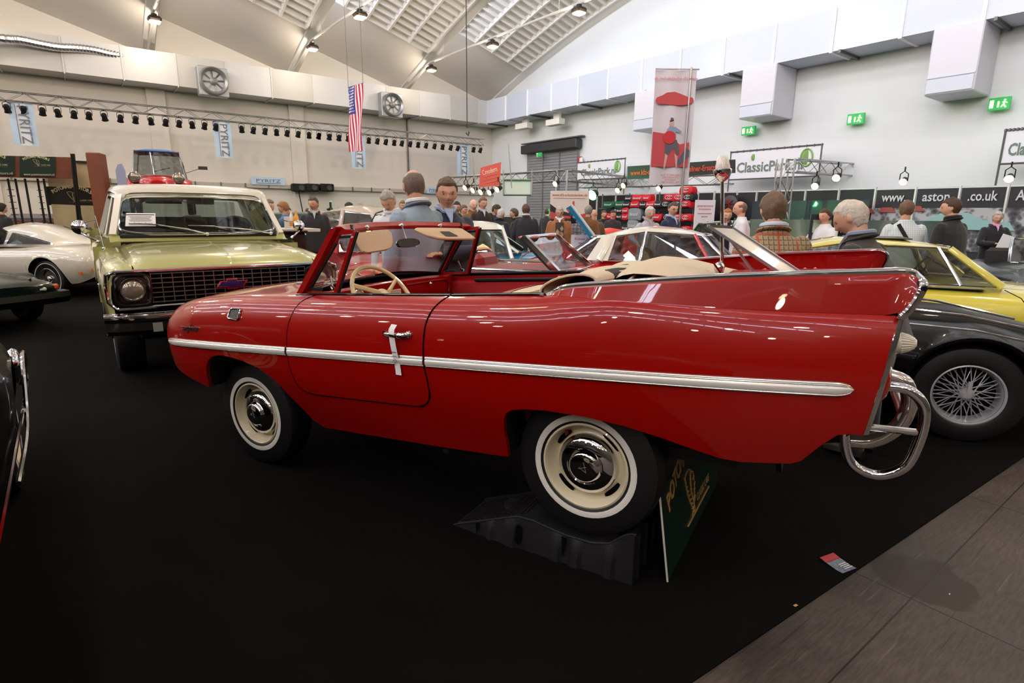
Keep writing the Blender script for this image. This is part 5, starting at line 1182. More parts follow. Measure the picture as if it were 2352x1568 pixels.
m = MB(); m.tube([(.55, .55, 1.0), (.55, .86, 1.12)], .008); m.box((.55, .95, 1.14), (.03, .2, .08)); m.build('door_mirror', CHR, HR)
LF = thing('car_lift', 'grey lift stand under the raised red car, mostly hidden behind the green truck', 'lift', (HR.matrix_world.translation.x, HR.matrix_world.translation.y, 0), radians(-62))
for y in (-.6, .6):
    m = MB(); m.box((0, y, hz0-.05), (3.2, .35, .08)); m.box((.9, y, hz0/2-.05), (.12, .12, hz0-.1)); m.box((-.9, y, hz0/2-.05), (.12, .12, hz0-.1)); m.build('runway', GREYM, LF)
# ------------------------------------------------------------------ red roadster facing the camera behind the windscreen
m_ = place(905, 622, .70, 1.75, 0, radians(-66))
TR4 = thing('roadster_car', 'red open roadster facing the camera behind the convertible windscreen', 'car', M=m_)
loft_body(TR4, [(-2.0, .62, .35, .76, 3), (-1.4, .72, .26, .86, 3), (-.4, .74, .24, .88, 3), (.3, .73, .24, .86, 3), (1.1, .73, .26, .82, 3), (1.6, .72, .30, .76, 3), (1.9, .66, .36, .70, 3.4), (1.96, .60, .40, .66, 3.4)], [(-1.15, .34, .32), (1.15, .34, .32)], REDW)
A = [Vector((.30, .60, .86)), Vector((.02, .53, 1.26))]
m = MB(); fr = []
for sg in (1, -1): m.bar(Vector((A[0].x, sg*A[0].y, A[0].z)), Vector((A[1].x, sg*A[1].y, A[1].z)), .05, .05)
m.bar((.02, -.53, 1.26), (.02, .53, 1.26), .05, .045); sf_ = m.build('windscreen_frame', REDW, TR4)
m = MB(); ring = [(.32, .56, .885), (.05, .50, 1.235), (.05, -.50, 1.235), (.32, -.56, .885)]; m.tube(ring, .012, 6, closed=True); m.build('frame_trim', CHR, sf_)
m = MB(); m.add(ring, [(0, 1, 2, 3)]); m.build('glass', WINC, sf_, smooth=0)
m = MB(); m.tube([(.2, -.63, .88), (-.05, -.60, 1.24)], .016, 6); m.tube([(.2, .63, .88), (-.05, .60, 1.24)], .016, 6); m.tube([(.38, .1, .87), (.33, .35, .93)], .006); m.tube([(.38, -.3, .87), (.33, -.05, .93)], .006); m.build('wiper', CHR, TR4)
m = MB(); m.box((-.35, 0, .90), (.9, 1.1, .06), 0); m.build('cockpit', DARK, TR4); seats(TR4, -.5, .70, mat('seat_black', (.03, .03, .03), .5), h=.38)
m = MB(); m.box((1.90, 0, .56), (.12, 1.0, .18), 0, None, .05); gr = m.build('grille_recess', DARK, TR4)
m = MB(); m.box((1.96, 0, .56), (.03, 1.05, .02)); m.box((2.02, 0, .44), (.06, 1.36, .09), 0, None, .03); m.build('bumper', CHR, TR4)
m = MB(); m.tube([Vector((1.62+.25*(1-(y/.7)**2), y, .765-.05*(y/.7)**2)) for y in [-.7+1.4*k/14 for k in range(15)]], .012, 6); m.build('bonnet_strip', CHR, TR4); m = MB(); m.ball((1.66, 0, .79), (.05, .07, .02), 12); m.build('badge', CHR, TR4)
for sg in (1, -1): lamp(TR4, (1.93, sg*.56, .62), .085)
four_wheels(TR4, (-1.15, 1.15), .64, .30, white=None, hub=.08)
# ------------------------------------------------------------------ beige vintage saloon behind
BV = thing('saloon_car', 'beige rounded vintage saloon behind the red roadster and the man in white', 'car', M=placeF(845, 12.9, -.35, 0, radians(150)))
loft_body(BV, [(-2.2, .4, .4, .9, 2.4), (-1.9, .7, .35, 1.05, 2.5), (-1.0, .82, .3, 1.12, 2.6), (.2, .84, .3, 1.10, 2.6), (1.2, .78, .3, 1.02, 2.5), (1.9, .62, .35, .92, 2.4), (2.1, .4, .4, .8, 2.2)], [(-1.3, .36, .34), (1.3, .36, .34)], mat('car_beige', 'BFAF9C', .25, coat=1))
cabin(BV, [((.75, .66, 1.08), (.45, .56, 1.50)), ((-.2, .70, 1.10), (-.2, .58, 1.55)), ((-1.4, .66, 1.10), (-1.0, .54, 1.46))], mat('car_beige', 'BFAF9C', .25, coat=1), mat('car_beige', 'BFAF9C', .25, coat=1), WIND, crown=.10, pil=.06)
four_wheels(BV, (-1.3, 1.3), .70, .33)
# ------------------------------------------------------------------ dark green long vehicle far behind
GV = thing('estate_car', 'dark green long car behind the man in the black jacket', 'car', M=placeF(735, 17.8, 0, 0, radians(-8)))
loft_body(GV, [(-2.3, .7, .4, .95, 4), (-2.1, .85, .35, 1.0, 4), (0, .88, .3, 1.0, 4), (2.0, .84, .3, .95, 3.5), (2.4, .7, .4, .85, 3.5)], [(-1.4, .37, .34), (1.4, .37, .34)], mat('car_bottle_green', '1E3A34', .3, coat=1))
cabin(GV, [((1.45, .72, .98), (.95, .60, 1.42)), ((.2, .76, 1.0), (.2, .62, 1.45)), ((-2.1, .74, 1.0), (-1.95, .62, 1.42))], mat('car_bottle_green', '1E3A34', .3, coat=1), mat('car_bottle_green', '1E3A34', .3, coat=1), mat('canvas_green', '22433A', .6), crown=.05, pil=.05)
four_wheels(GV, (-1.4, 1.4), .74, .34)
# ------------------------------------------------------------------ white bubble car
BW = mat('bubble_white', 'E6E6DA', .22, coat=1)
BB = thing('bubble_car', 'small white rounded bubble car with a wide windscreen, facing the camera', 'car', M=placeF(1092, 7.3, 1.05, 0, radians(-80)))
loft_body(BB, [(-1.1, .35, .35, .70, 2.4), (-.8, .58, .28, .88, 2.4), (-.2, .68, .22, .92, 2.5), (.3, .68, .22, .92, 2.6), (.8, .62, .26, .90, 2.5), (1.05, .48, .34, .78, 2.4), (1.12, .25, .42, .68, 2.2)], [(.55, .27, .25)], BW, nx=40)
cabin(BB, [((.92, .50, .90), (.42, .45, 1.28)), ((.05, .62, .90), (.05, .50, 1.34)), ((-.75, .48, .88), (-.45, .42, 1.24))], BW, BW, WINC, crown=.05, pil=[.045, .03, .05], trim=BLK, screen_bow=.14)
for sg in (1, -1): lamp(BB, (.72, sg*.70, .72), .075); m = MB(); m.ball((.60, sg*.68, .72), (.14, .07, .08), 14); m.build('lamp_pod', BW, BB); wheel(BB, (.55, sg*.56, .24), R=.24, rr=.13, wd=.12, side=sg, hub=.09, white=None)
m = MB(); m.tube([(1.13, -.13, .71), (1.15, -.04, .716), (1.16, 0, .74), (1.15, .04, .716), (1.13, .13, .71)], .005, 5); m.lathe([(.03, 0), (.03, .008), (0, .01)], 14, T=Matrix.Translation((1.14, 0, .715)) @ Matrix.Rotation(pi/2, 4, 'Y')); m.build('front_badge', CHR, BB)
m = MB(); m.tube([(.98, -.2, .90), (.93, .25, .98)], .007, 6); m.tube([(.98, -.05, .89), (1.0, .15, .86)], .01, 6); m.build('wiper', BLK, BB)
for sg in (1, -1): m = MB(); m.tube([(.60, sg*.62, .86), (.62, sg*.78, 1.0)], .008, 6); m.ball((.62, sg*.82, 1.03), (.03, .06, .045), 12); m.build('door_mirror', CHR, BB)
bs = thing('price_card', 'cream card in the windscreen of the white bubble car', 'card', BB.matrix_world @ Vector((.96, -.36, 1.0)), radians(-72))
m = MB(); m.box((0.02, 0, 0), (.004, .22, .20), 0, Matrix.Rotation(-.7, 3, 'Y')); m.build('card', mat('card_cream', 'E6DCC0', .7), bs)
# ------------------------------------------------------------------ blue coupe with its front lid up
BL_ = mat('car_blue', '1478A8', .22, coat=1.0, coatr=.02)
BC = thing('coupe_car', 'bright blue sports coupe with its bonnet raised', 'car', M=placeF(1392, 10.2, 1.35, .0, radians(-4)))
loft_body(BC, [(-2.1, .5, .4, .72, 2.8), (-1.6, .74, .28, .84, 2.8), (-.4, .78, .24, .86, 2.8), (.5, .76, .24, .86, 2.8), (1.3, .74, .26, .80, 2.8), (1.8, .62, .32, .70, 2.6), (2.0, .4, .4, .62, 2.4)], [(-1.2, .34, .32), (1.25, .34, .32)], BL_)
cabin(BC, [((-.15, .64, .86), (-.65, .52, 1.20)), ((-1.1, .66, .86), (-1.0, .53, 1.22)), ((-1.75, .56, .84), (-1.45, .50, 1.16))], BL_, [mat('pale_trim', (.75, .78, .76), .3, .6), BL_, BL_], WIND, crown=.04, pil=.025, trim=CHR)
m = MB(); hA = Vector((1.35, 0, .80)); hd_ = Vector((-.62, 0, .78)).normalized(); 
m.grid([[hA+hd_*(1.05*u)+Vector((0, y, .0))+Vector((.78, 0, .62))*(.05*(1-(y/.62)**2)) for y in [-.62+1.24*j/8 for j in range(9)]] for u in [i/8 for i in range(9)]]); m.grid([[hA+hd_*(1.05*u)+Vector((-.03, y, -.03)) for y in [-.60+1.2*j/8 for j in range(9)]] for u in [i/8 for i in range(9)]])
m.build('bonnet_lid', BL_, BC); m = MB(); 
for y in (-.60, .60): m = MB(); m.bar(hA+Vector((-.02, y, 0)), hA+hd_*1.05+Vector((-.02, y, 0)), .05, .06); m.build('lid_frame', BL_, BC)
m = MB(); m.grid([[hA+hd_*(1.05*u)+Vector((.03, y, .035)) for y in (-.63, -.60)] for u in (0, 1)]); m.tube([hA+Vector((.03, -.62, .02)), hA+hd_*1.07+Vector((.03, -.62, .02))], .022, 6); m.build('lid_edge', mat('lid_edge_white', 'C8DCE0', .3), BC)
m = MB(); m.box((-.3, -.79, .60), (.5, .01, .03)); m.build('side_badge', CHR, BC); m = MB(); m.box((.3, -.55, .93), (.06, .05, .10), 0, None, .02); m.tube([(.3, -.55, .84), (.3, -.55, .92)], .01); m.build('wing_mirror', CHR, BC)
four_wheels(BC, (-1.2, 1.25), .66, .31, white=None, hub=.08)
# ------------------------------------------------------------------ silver grey car, half hidden
SV = mat('car_silver', '8D8886', .25, .6, coat=1)
SG = thing('saloon_car', 'grey metallic rounded car behind the man in the tan jacket', 'car', M=placeF(1218, 14.0, 1.75, .62, radians(-95)))
loft_body(SG, [(-2.1, .6, .4, .9, 2.8), (-1.2, .84, .3, 1.02, 2.8), (.4, .86, .3, 1.05, 2.6), (1.4, .82, .3, 1.0, 2.4), (2.0, .6, .4, .8, 2.2)], [(-1.3, .36, .34), (1.3, .36, .34)], SV)
cabin(SG, [((.5, .68, 1.02), (.1, .56, 1.42)), ((-1.4, .68, 1.0), (-1.0, .56, 1.4))], SV, SV, WIND)
for sg in (1, -1): lamp(SG, (1.75, sg*.62, .86), .10)
four_wheels(SG, (-1.3, 1.3), .72, .33)
# ------------------------------------------------------------------ cream roadster directly behind the red convertible, nose to the right
CRM = mat('roadster_cream', 'D9D0BC', .22, coat=1)
RC = thing('roadster_car', 'cream open roadster with red trim parked just behind the red convertible', 'car', M=place(1282, 636, .90, .40, -.58, radians(-22)))
loft_body(RC, [(-1.9, .45, .45, .78, 2.6), (-1.4, .64, .34, .86, 2.8), (-.5, .68, .30, .89, 3), (.4, .68, .30, .90, 3), (1.0, .66, .30, .86, 2.6), (1.45, .54, .36, .78, 2.4), (1.65, .32, .44, .70, 2.2)], [(-1.15, .33, .31), (1.0, .33, .31)], CRM)
m = MB(); m.box((-.45, 0, .895), (1.3, 1.06, .05), 0, None, .02); m.build('cockpit', mat('cockpit_red', '7A1418', .5), RC)
seats(RC, -.55, .70, mat('seat_wine', '8A1A1E', .4), n=(.30, -.30), h=.35)
m = MB(); m.tube([(.38, -.60, .945), (-.2, -.62, .945), (-.95, -.60, .94)], .016, 8); m.tube([(.38, .60, .945), (-.95, .60, .94)], .016, 8); m.build('door_rail', CHR, RC)
frA = Vector((.42, -.58, .93)); frB = Vector((.02, -.50, 1.27)); frC = Vector((.02, .50, 1.27)); frD = Vector((.42, .58, .93))
m = MB(); m.bar(frA, frB, .05, .045); m.bar(frC, frD, .05, .045); m.tube([frB, frC], .022, 8); m.tube([Vector((.47, -.55, .93)), Vector((.52, 0, .94)), Vector((.47, .55, .93))], .012); ws_ = m.build('windscreen_frame', CHR, RC)
m = MB(); m.bar(frA+Vector((-.035, 0, 0)), frB+Vector((-.035, 0, 0)), .025, .05); m.bar(frD+Vector((-.035, 0, 0)), frC+Vector((-.035, 0, 0)), .025, .05); m.build('pillar_rubber', BLK, ws_)
m = MB(); m.add([frA, frB, frC, frD], [(0, 1, 2, 3)]); m.build('glass', WINC, ws_, smooth=0)
m = MB(); m.ball((-.02, -.28, 1.265), (.10, .20, .02), 14); m.ball((-.02, .28, 1.265), (.10, .20, .02), 14); m.build('sun_visor', mat('visor_red_tan', 'B5675A', .6), RC)
for sg in (1, -1): m = MB(); m.lathe([(.001, .11), (.03, .06), (.045, 0), (.03, -.01), (0, -.012)], 18, T=Matrix.Translation((1.00, sg*.56, .93)) @ Matrix.Rotation(-pi/2, 4, 'Y') @ Matrix.Rotation(pi, 4, 'Y')); m.tube([(1.0, sg*.56, .86), (1.0, sg*.56, .92)], .012); m.build('wing_mirror', CHR, RC)
steer(RC, .12, .3, .93, BLK, .17)
four_wheels(RC, (-1.15, 1.0), .58, .31, white=None, hub=.08)
for sg in (1, -1): lamp(RC, (1.52, sg*.42, .68), .08)
# ------------------------------------------------------------------ red coupe with a white roof
RW = thing('hardtop_car', 'red two-door car with a white roof and wraparound glass, nose to the right', 'car', M=place(1668, 606, .89, .62, -.62, radians(-17)))
loft_body(RW, [(-2.3, .62, .36, .74, 3), (-2.1, .74, .32, .86, 3), (-1.3, .80, .28, .90, 3.2), (.2, .80, .28, .90, 3.2), (1.2, .78, .28, .87, 3), (1.9, .70, .32, .80, 3), (2.2, .5, .4, .7, 3)], [(-1.35, .35, .32), (1.3, .35, .32)], REDW)
WR = mat('roof_cream', 'E6E0D0', .2, coat=1)
cabin(RW, [((.66, .66, .89), (.30, .55, 1.24)), ((.42, .69, .89), (.20, .57, 1.26)), ((-.48, .69, .89), (-.42, .57, 1.29)), ((-1.02, .69, .89), (-.86, .56, 1.22)), ((-1.50, .60, .89), (-1.10, .52, 1.18))], WR, [CHR, REDW, CHR, WR, CHR], WINC, crown=.05, pil=[.018, .022, .022, .05, .02], trim=CHR, screen_bow=.14)
for sg in (1, -1):
    m = MB(); m.prism([(-.90, sg*.695, .89), (-1.20, sg*.67, .89), (-1.02, sg*.55, 1.20), (-.80, sg*.565, 1.26)], (0, sg*.01, 0)); m.build('quarter_panel', WR, RW, smooth=0)
    m = MB(); m.tube([(-2.0, sg*.80, .70), (0, sg*.815, .71), (1.8, sg*.72, .68)], .012, 6); m.build('side_strip', CHR, RW); lamp(RW, (2.08, sg*.5, .66), .085)
seats(RW, -.2, .62, mat('seat_cream', 'B9A98C', .6), h=.42); steer(RW, .25, .32, .90, mat('wheel_cream', 'CDBE98', .4), .19)
m = MB(); m.grid([[Vector((x, y, .80)) for y in (-.7, .7)] for x in (-1.2, .6)]); m.build('interior_trim', mat('interior_tan', 'A89878', .7), RW)
four_wheels(RW, (-1.35, 1.3), .68, .32)
# ------------------------------------------------------------------ red car under a cloth cover
CVR = mat('cover_red', 'DE1F16', .55, bump=.3, bump_s=6)
CC = thing('covered_car', 'car hidden under a bright red fabric cover beside the shelves', 'car', M=placeF(1412, 14.0, 0.1, 0, radians(8)))
m = MB(); rows = []
for x, w_, z0, z1 in ((-2.2, .5, .3, .6), (-2.0, .8, .1, .8), (-1.2, .92, .05, .90), (-.75, .92, .05, .98), (-.35, .92, .05, 1.14), (.0, .92, .05, 1.18), (.4, .92, .05, 1.14), (.8, .92, .05, .98), (1.3, .92, .05, .86), (1.9, .8, .1, .74), (2.1, .5, .3, .6)):
    rows.append([Vector((x, w_*cos(a)**.6*(1-.18*(sin(a) > .8)) if a < pi/2 else 0, z0+(z1-z0)*sin(a)**.8+.012*sin(x*9+a*5))) for a in [pi/2*k/12*.9999 for k in range(13)]])
m.grid(rows); m.mirror_y(); m.build('fabric_cover', CVR, CC, smooth=70)
cs = thing('placard', 'white printed placard in front of the red covered car', 'placard', at(1352, 562, 10.0), radians(6))
m = MB(); m.box((0, 0, 0), (.62, .02, .34)); m.build('board', mat('placard_white', 'EDEBF0', .6), cs); m = MB()
m.tube([(-.2, 0, -.17), (-.2, 0, -cs.location.z)], .012); m.tube([(.2, 0, -.17), (.2, 0, -cs.location.z)], .012); m.build('legs', GREYM, cs)
m = MB(); add_text(m, 'Kennen Sie das?', basis((-.06, -.012, .10), (1, 0, 0), (0, 0, 1)), .06, ext=.001); 
for k in range(4): m.box((.02, -.011, .03-.04*k), (.42-.06*(k % 2), .002, .012))
m.build('print', mat('ink_red', 'B02530', .6), cs)
# ------------------------------------------------------------------ yellow coupe on the right
YEL = mat('car_yellow', 'D6C846', .28, coat=1)
YC = thing('coupe_car', 'yellow fastback coupe at right behind the tail fin, nose out of frame', 'car', M=place(2302, 664, .86, .62, -.64, radians(-24)))
loft_body(YC, [(-2.2, .5, .4, .70, 2.8), (-1.9, .70, .32, .82, 2.8), (-1.2, .80, .26, .90, 2.8), (0, .80, .24, .89, 3), (.8, .80, .24, .87, 3), (1.5, .78, .26, .80, 2.8), (2.1, .60, .34, .70, 2.6), (2.3, .35, .42, .62, 2.4)], [(-1.3, .35, .33), (1.35, .35, .33)], YEL)
cabin(YC, [((.62, .64, .875), (.20, .52, 1.21)), ((.30, .665, .88), (.10, .535, 1.225)), ((-.75, .67, .88), (-.70, .53, 1.245)), ((-1.55, .60, .86), (-1.15, .48, 1.16))], YEL, [YEL, CHR, mat('pillar_black', (.03, .03, .03), .4), YEL], WINC, crown=.035, pil=[.035, .016, .02, .06], trim=CHR, screen_bow=.10)
m = MB(); m.grid([[Vector((x, y, .84)) for y in (-.66, .66)] for x in (-1.5, .5)]); m.build('interior_floor', mat('interior_black', (.05, .06, .06), .7), YC)
seats(YC, -.3, .66, mat('seat_orange_tan', '9A5A22', .5), n=(.35, -.33), h=.45); steer(YC, .15, .34, .92, BLK, .18)
m = MB(); m.box((-.62, -.802, .78), (.12, .02, .025), 0, None, .008); m.build('door_handle', CHR, YC)
m = MB(); P = smooth_path([(.62, -.806, .80), (.60, -.81, .84), (-.05, -.806, .845)], 4); m.tube([(.72, -.795, .80), (.78, -.80, .72), (.78, -.806, .50), (.70, -.80, .32)], .004, 5); m.tube([(.72, -.795, .80), (.60, -.76, .865)], .004, 5); m.build('shut_line', DARK, YC)
m = MB(); m.box((-.35, 0, 1.287), (.55, .7, .012), 0, None, .005); m.build('sunroof', mat('sunroof_dark', (.12, .12, .11), .4), YC)
m = MB(); m.tube([(.62, -.45, .90), (.45, -.1, .98)], .007, 5); m.build('wiper', BLK, YC)
four_wheels(YC, (-1.3, 1.35), .70, .33, white=None, rimm=mat('alloy', (.6, .58, .55), .25, .9), hub=.06)
# ------------------------------------------------------------------ black roadster with wire wheel
BR = thing('roadster_car', 'black roadster with a chrome wire wheel behind the tail of the red convertible', 'car', M=place(2223, 908, .335, 1.22, -.74, radians(-25)))
loft_body(BR, [(-1.55, .5, .4, .62, 2.6), (-1.3, .70, .30, .74, 2.6), (-.85, .76, .26, .80, 2.6), (-.2, .76, .24, .78, 2.8), (.5, .78, .24, .79, 2.6), (1.22, .80, .24, .78, 2.3), (1.75, .74, .28, .66, 2.3), (2.05, .5, .36, .54, 2.2)], [(-.9, .37, .33), (1.22, .385, .335)], BK, tuck=.88)
m = MB(); rows = []
for x, w_, z in ((-.2, .50, .80), (.1, .50, .87), (.6, .48, .875), (1.2, .42, .84), (1.7, .34, .74), (1.98, .26, .60)):
    rows.append([Vector((x, w_*q, lerp(.70 if x < 1.6 else .52, z, (1-abs(q)**3)))) for q in [-1+2*j/14 for j in range(15)]])
m.grid(rows); m.build('bonnet', BK, BR, smooth=60)
m = MB()
for sg in (1, -1): m.tube([Vector((x, sg*w_, z)) for x, w_, z in ((-.2, .46, .84), (.1, .465, .862), (.6, .44, .865), (1.2, .38, .825), (1.7, .30, .73))], .010, 6)
m.tube([(-.3, -.66, .80), (.4, -.70, .80), (1.2, -.72, .775), (1.7, -.64, .68)], .007, 6)
m.build('bonnet_trim', CHR, BR)
m = MB(); rows = [[Vector((1.22+r_*cos(a), -.745-.035*q, .335+r_*sin(a))) for r_, q in ((.40, 0), (.405, 1), (.385, 1.3), (.37, 1), (.37, 0))] for a in [pi*k/24 for k in range(25)]]; m.grid(rows); m.build('wheel_arch_lip', BK, BR)
m = MB(); rows = [[Vector((x, .50*q, lerp(.80, z, 1-abs(q)**3))) for q in [-1+2*j/10 for j in range(11)]] for x, z in ((-.9, .80), (-.75, .90), (-.45, .93), (-.25, .86))]; m.grid(rows); m.build('tonneau_cover', mat('tonneau_black', (.035, .035, .035), .7), BR)
for x in (-.9, 1.22):
    for sg in (1, -1): wheel(BR, (x, sg*.665, .335), R=.335, rr=.205, hub=0, wd=.165, side=sg, white=None, spokes=48)
for sg in (1, -1): lamp(BR, (1.93, sg*.45, .60), .085)
# ------------------------------------------------------------------ dark roadster at the right edge
DR = thing('roadster_car', 'dark green roadster with chrome windscreen pillar cut by the right edge', 'car', M=placeF(2348, 8.0, .4, -.5, radians(-112)))
loft_body(DR, [(-1.9, .5, .4, .74, 2.6), (-1.2, .74, .3, .86, 2.6), (0, .76, .28, .88, 2.8), (1.2, .72, .28, .84, 2.6), (1.9, .5, .38, .7, 2.4)], [(-1.15, .35, .33), (1.2, .35, .33)], DG)
cabin(DR, [((.45, .56, .90), (.25, .50, 1.22)), ((.4, .56, .90), (.2, .50, 1.22))], DG, CHR, WINC, roof=False, rear=False, side=False, pil=.02, trim=CHR)
lamp(DR, (1.75, .5, .72), .09); lamp(DR, (1.75, -.5, .72), .09); m = MB(); m.ball((.75, .62, 1.0), (.03, .06, .05), 12); m.tube([(.75, .6, .88), (.75, .62, .96)], .01); m.build('wing_mirror', CHR, DR); seats(DR, -.3, .66, SEATD, n=(.3, -.3), h=.4)
for x in (-1.15, 1.2):
    for sg in (1, -1): wheel(DR, (x, sg*.66, .33), R=.33, side=sg, white=None, hub=.08)
# ------------------------------------------------------------------ two green cars with raised bonnets in the stand
G1 = mat('car_mid_green', '3E5A46', .25, coat=1); G2 = mat('car_pine_green', '263E38', .22, coat=1)
def lidcar(px, py, Y, yaw, m_, lab, open_=.9, Zr=.95):
    t = thing('open_bonnet_car', lab, 'car', M=placeF(px, Y, 1.4, 0, yaw))
    loft_body(t, [(-2.1, .6, .4, .85, 2.8), (-1.2, .82, .3, .98, 2.8), (.4, .84, .3, .98, 2.6), (1.5, .80, .3, .90, 2.4), (2.0, .55, .4, .75, 2.2)], [(-1.3, .36, .34), (1.35, .36, .34)], m_)
    cabin(t, [((.4, .68, .98), (0, .56, 1.36)), ((-1.3, .68, .97), (-.95, .56, 1.34))], m_, m_, WIND)
    mm = MB(); h0 = Vector((1.9, 0, .80)); dd = Vector((-sin(open_)*.25-.35, 0, 1)).normalized()
    rows = [[h0+dd*(.74*u)+Vector((.10*(1-(y/.75)**2)+.06*u, y*(1-.15*u), .0)) for y in [-.75+1.5*j/12 for j in range(13)]] for u in [i/8 for i in range(9)]]
    mm.grid(rows); mm.grid([[p-Vector((.03, 0, 0)) for p in r] for r in rows]); mm.grid([rows[-1], [p-Vector((.03, 0, 0)) for p in rows[-1]]]); mm.grid([[r[0], r[0]-Vector((.03, 0, 0))] for r in rows]); mm.grid([[r[-1], r[-1]-Vector((.03, 0, 0))] for r in rows])
    mm.build('raised_bonnet', m_, t); lamp(t, (1.98, .55, .66), .09); lamp(t, (1.98, -.55, .66), .09); four_wheels(t, (-1.3, 1.35), .70, .34)
    return t
lidcar(1800, 560, 9.6, radians(-88), G1, 'mid green car with its bonnet up behind the man in tweed', Zr=.78)
lidcar(2085, 560, 9.2, radians(-112), G2, 'dark green car with its bonnet up behind the men talking at the aston stand', Zr=.80)
# ================================================================== PEOPLE
SKIN = mat('skin', 'D6A488', .55, noise_s=12, noise_a=.06); SKIN2 = mat('skin_pale', 'E0B49C', .55, noise_s=12, noise_a=.06)
EYEW = mat('eye_dark', (.10, .07, .06), .25); LIPM = mat('lip', 'BC8070', .5); SOLE = mat('shoe', (.08, .06, .05), .5)
def cloth(c, **k): return mat('cloth_'+c, c, .85, sheen=.2, bump=.25, bump_s=30, noise_s=5, noise_a=.10, **k)
def hairm(c): return mat('hair_'+c, c, .65, bump=.6, bump_s=70, noise_s=30, noise_a=.22)
def remesh(mb, name, mats, parent, vox, sm=4):
    me = bpy.data.meshes.new('tmp'); me.from_pydata(mb.v, [], mb.f); bm = bmesh.new(); bm.from_mesh(me); bmesh.ops.remove_doubles(bm, verts=bm.verts, dist=1e-5); bmesh.ops.holes_fill(bm, edges=bm.edges, sides=0); bmesh.ops.recalc_face_normals(bm, faces=bm.faces); bm.to_mesh(me); bm.free()
    o = bpy.data.objects.new('tmp', me); COL.objects.link(o)
    r = o.modifiers.new('r', 'REMESH'); r.mode = 'VOXEL'; r.voxel_size = vox; r.use_smooth_shade = True
    s = o.modifiers.new('s', 'SMOOTH'); s.iterations = sm; s.factor = .5
    dg = bpy.context.evaluated_depsgraph_get(); out = bpy.data.meshes.new_from_object(o.evaluated_get(dg)); bpy.data.objects.remove(o); bpy.data.meshes.remove(me)
    out.name = name; out.materials.clear()
    for m in (mats if isinstance(mats, (list, tuple)) else [mats]): out.materials.append(m)
    out.polygons.foreach_set('use_smooth', [True]*len(out.polygons))
    o = bpy.data.objects.new(name, out); COL.objects.link(o); o.parent = parent; return o
def limb(mb, P, r, n=10, flat=None): 
    mb.tube(P, r, n, flat=flat); mb.ball(P[0], r[0], 8); mb.ball(P[-1], r[-1], 8)
def ringloft(mb, R, n=16):
    # R: (center, rx, ry) stack
    rows = []
    for c, rx, ry in R: rows.append([Vector(c)+Vector((rx*abs(cos(a))**.85*(1 if cos(a) > 0 else -1), ry*abs(sin(a))**.85*(1 if sin(a) > 0 else -1), 0)) for a in [2*pi*k/n for k in range(n)]])
    b = len(mb.v); mb.grid(rows, 0, cu=True); mb.f.append(tuple(b+k for k in range(n-1, -1, -1))); e = b+(len(R)-1)*n; mb.f.append(tuple(e+k for k in range(n))); mb.m += [0, 0]
def headpt(th, ph, grow=0):
    # th polar from top, ph azimuth (0 = front +y) ; head centre at origin, chin at z -.115
    x = sin(th)*sin(ph); y = sin(th)*cos(ph); z = cos(th)
    X, Y, Z = .076*x, .098*y, .118*z
    if Z > 0: X *= 1+.22*z*(1-z); Y *= 1+.22*z*(1-z)
    if Z < 0: k = 1-.34*(-z)**1.6; X *= k; Y *= (1-.20*(-z)**1.5) if y > 0 else (1-.45*(-z)**1.2)
    f = max(0, y)
    if f > .2:
        g = lambda cx, cz, sx, sz: math.exp(-((X-cx)/sx)**2-((Z-cz)/sz)**2)
        Y += .030*g(0, -.022, .012, .020)+.012*g(0, .008, .009, .022)+.008*g(0, .028, .040, .012)+.010*g(0, -.060, .024, .012)-.004*g(0, -.047, .03, .004)+.012*g(0, -.098, .022, .016)
        Y -= .011*g(.031, .008, .016, .012)+.011*g(-.031, .008, .016, .012)
        Y += .004*g(.042, -.02, .018, .02)+.004*g(-.042, -.02, .018, .02)
    v = Vector((X, Y, Z)); return v*(1+grow)
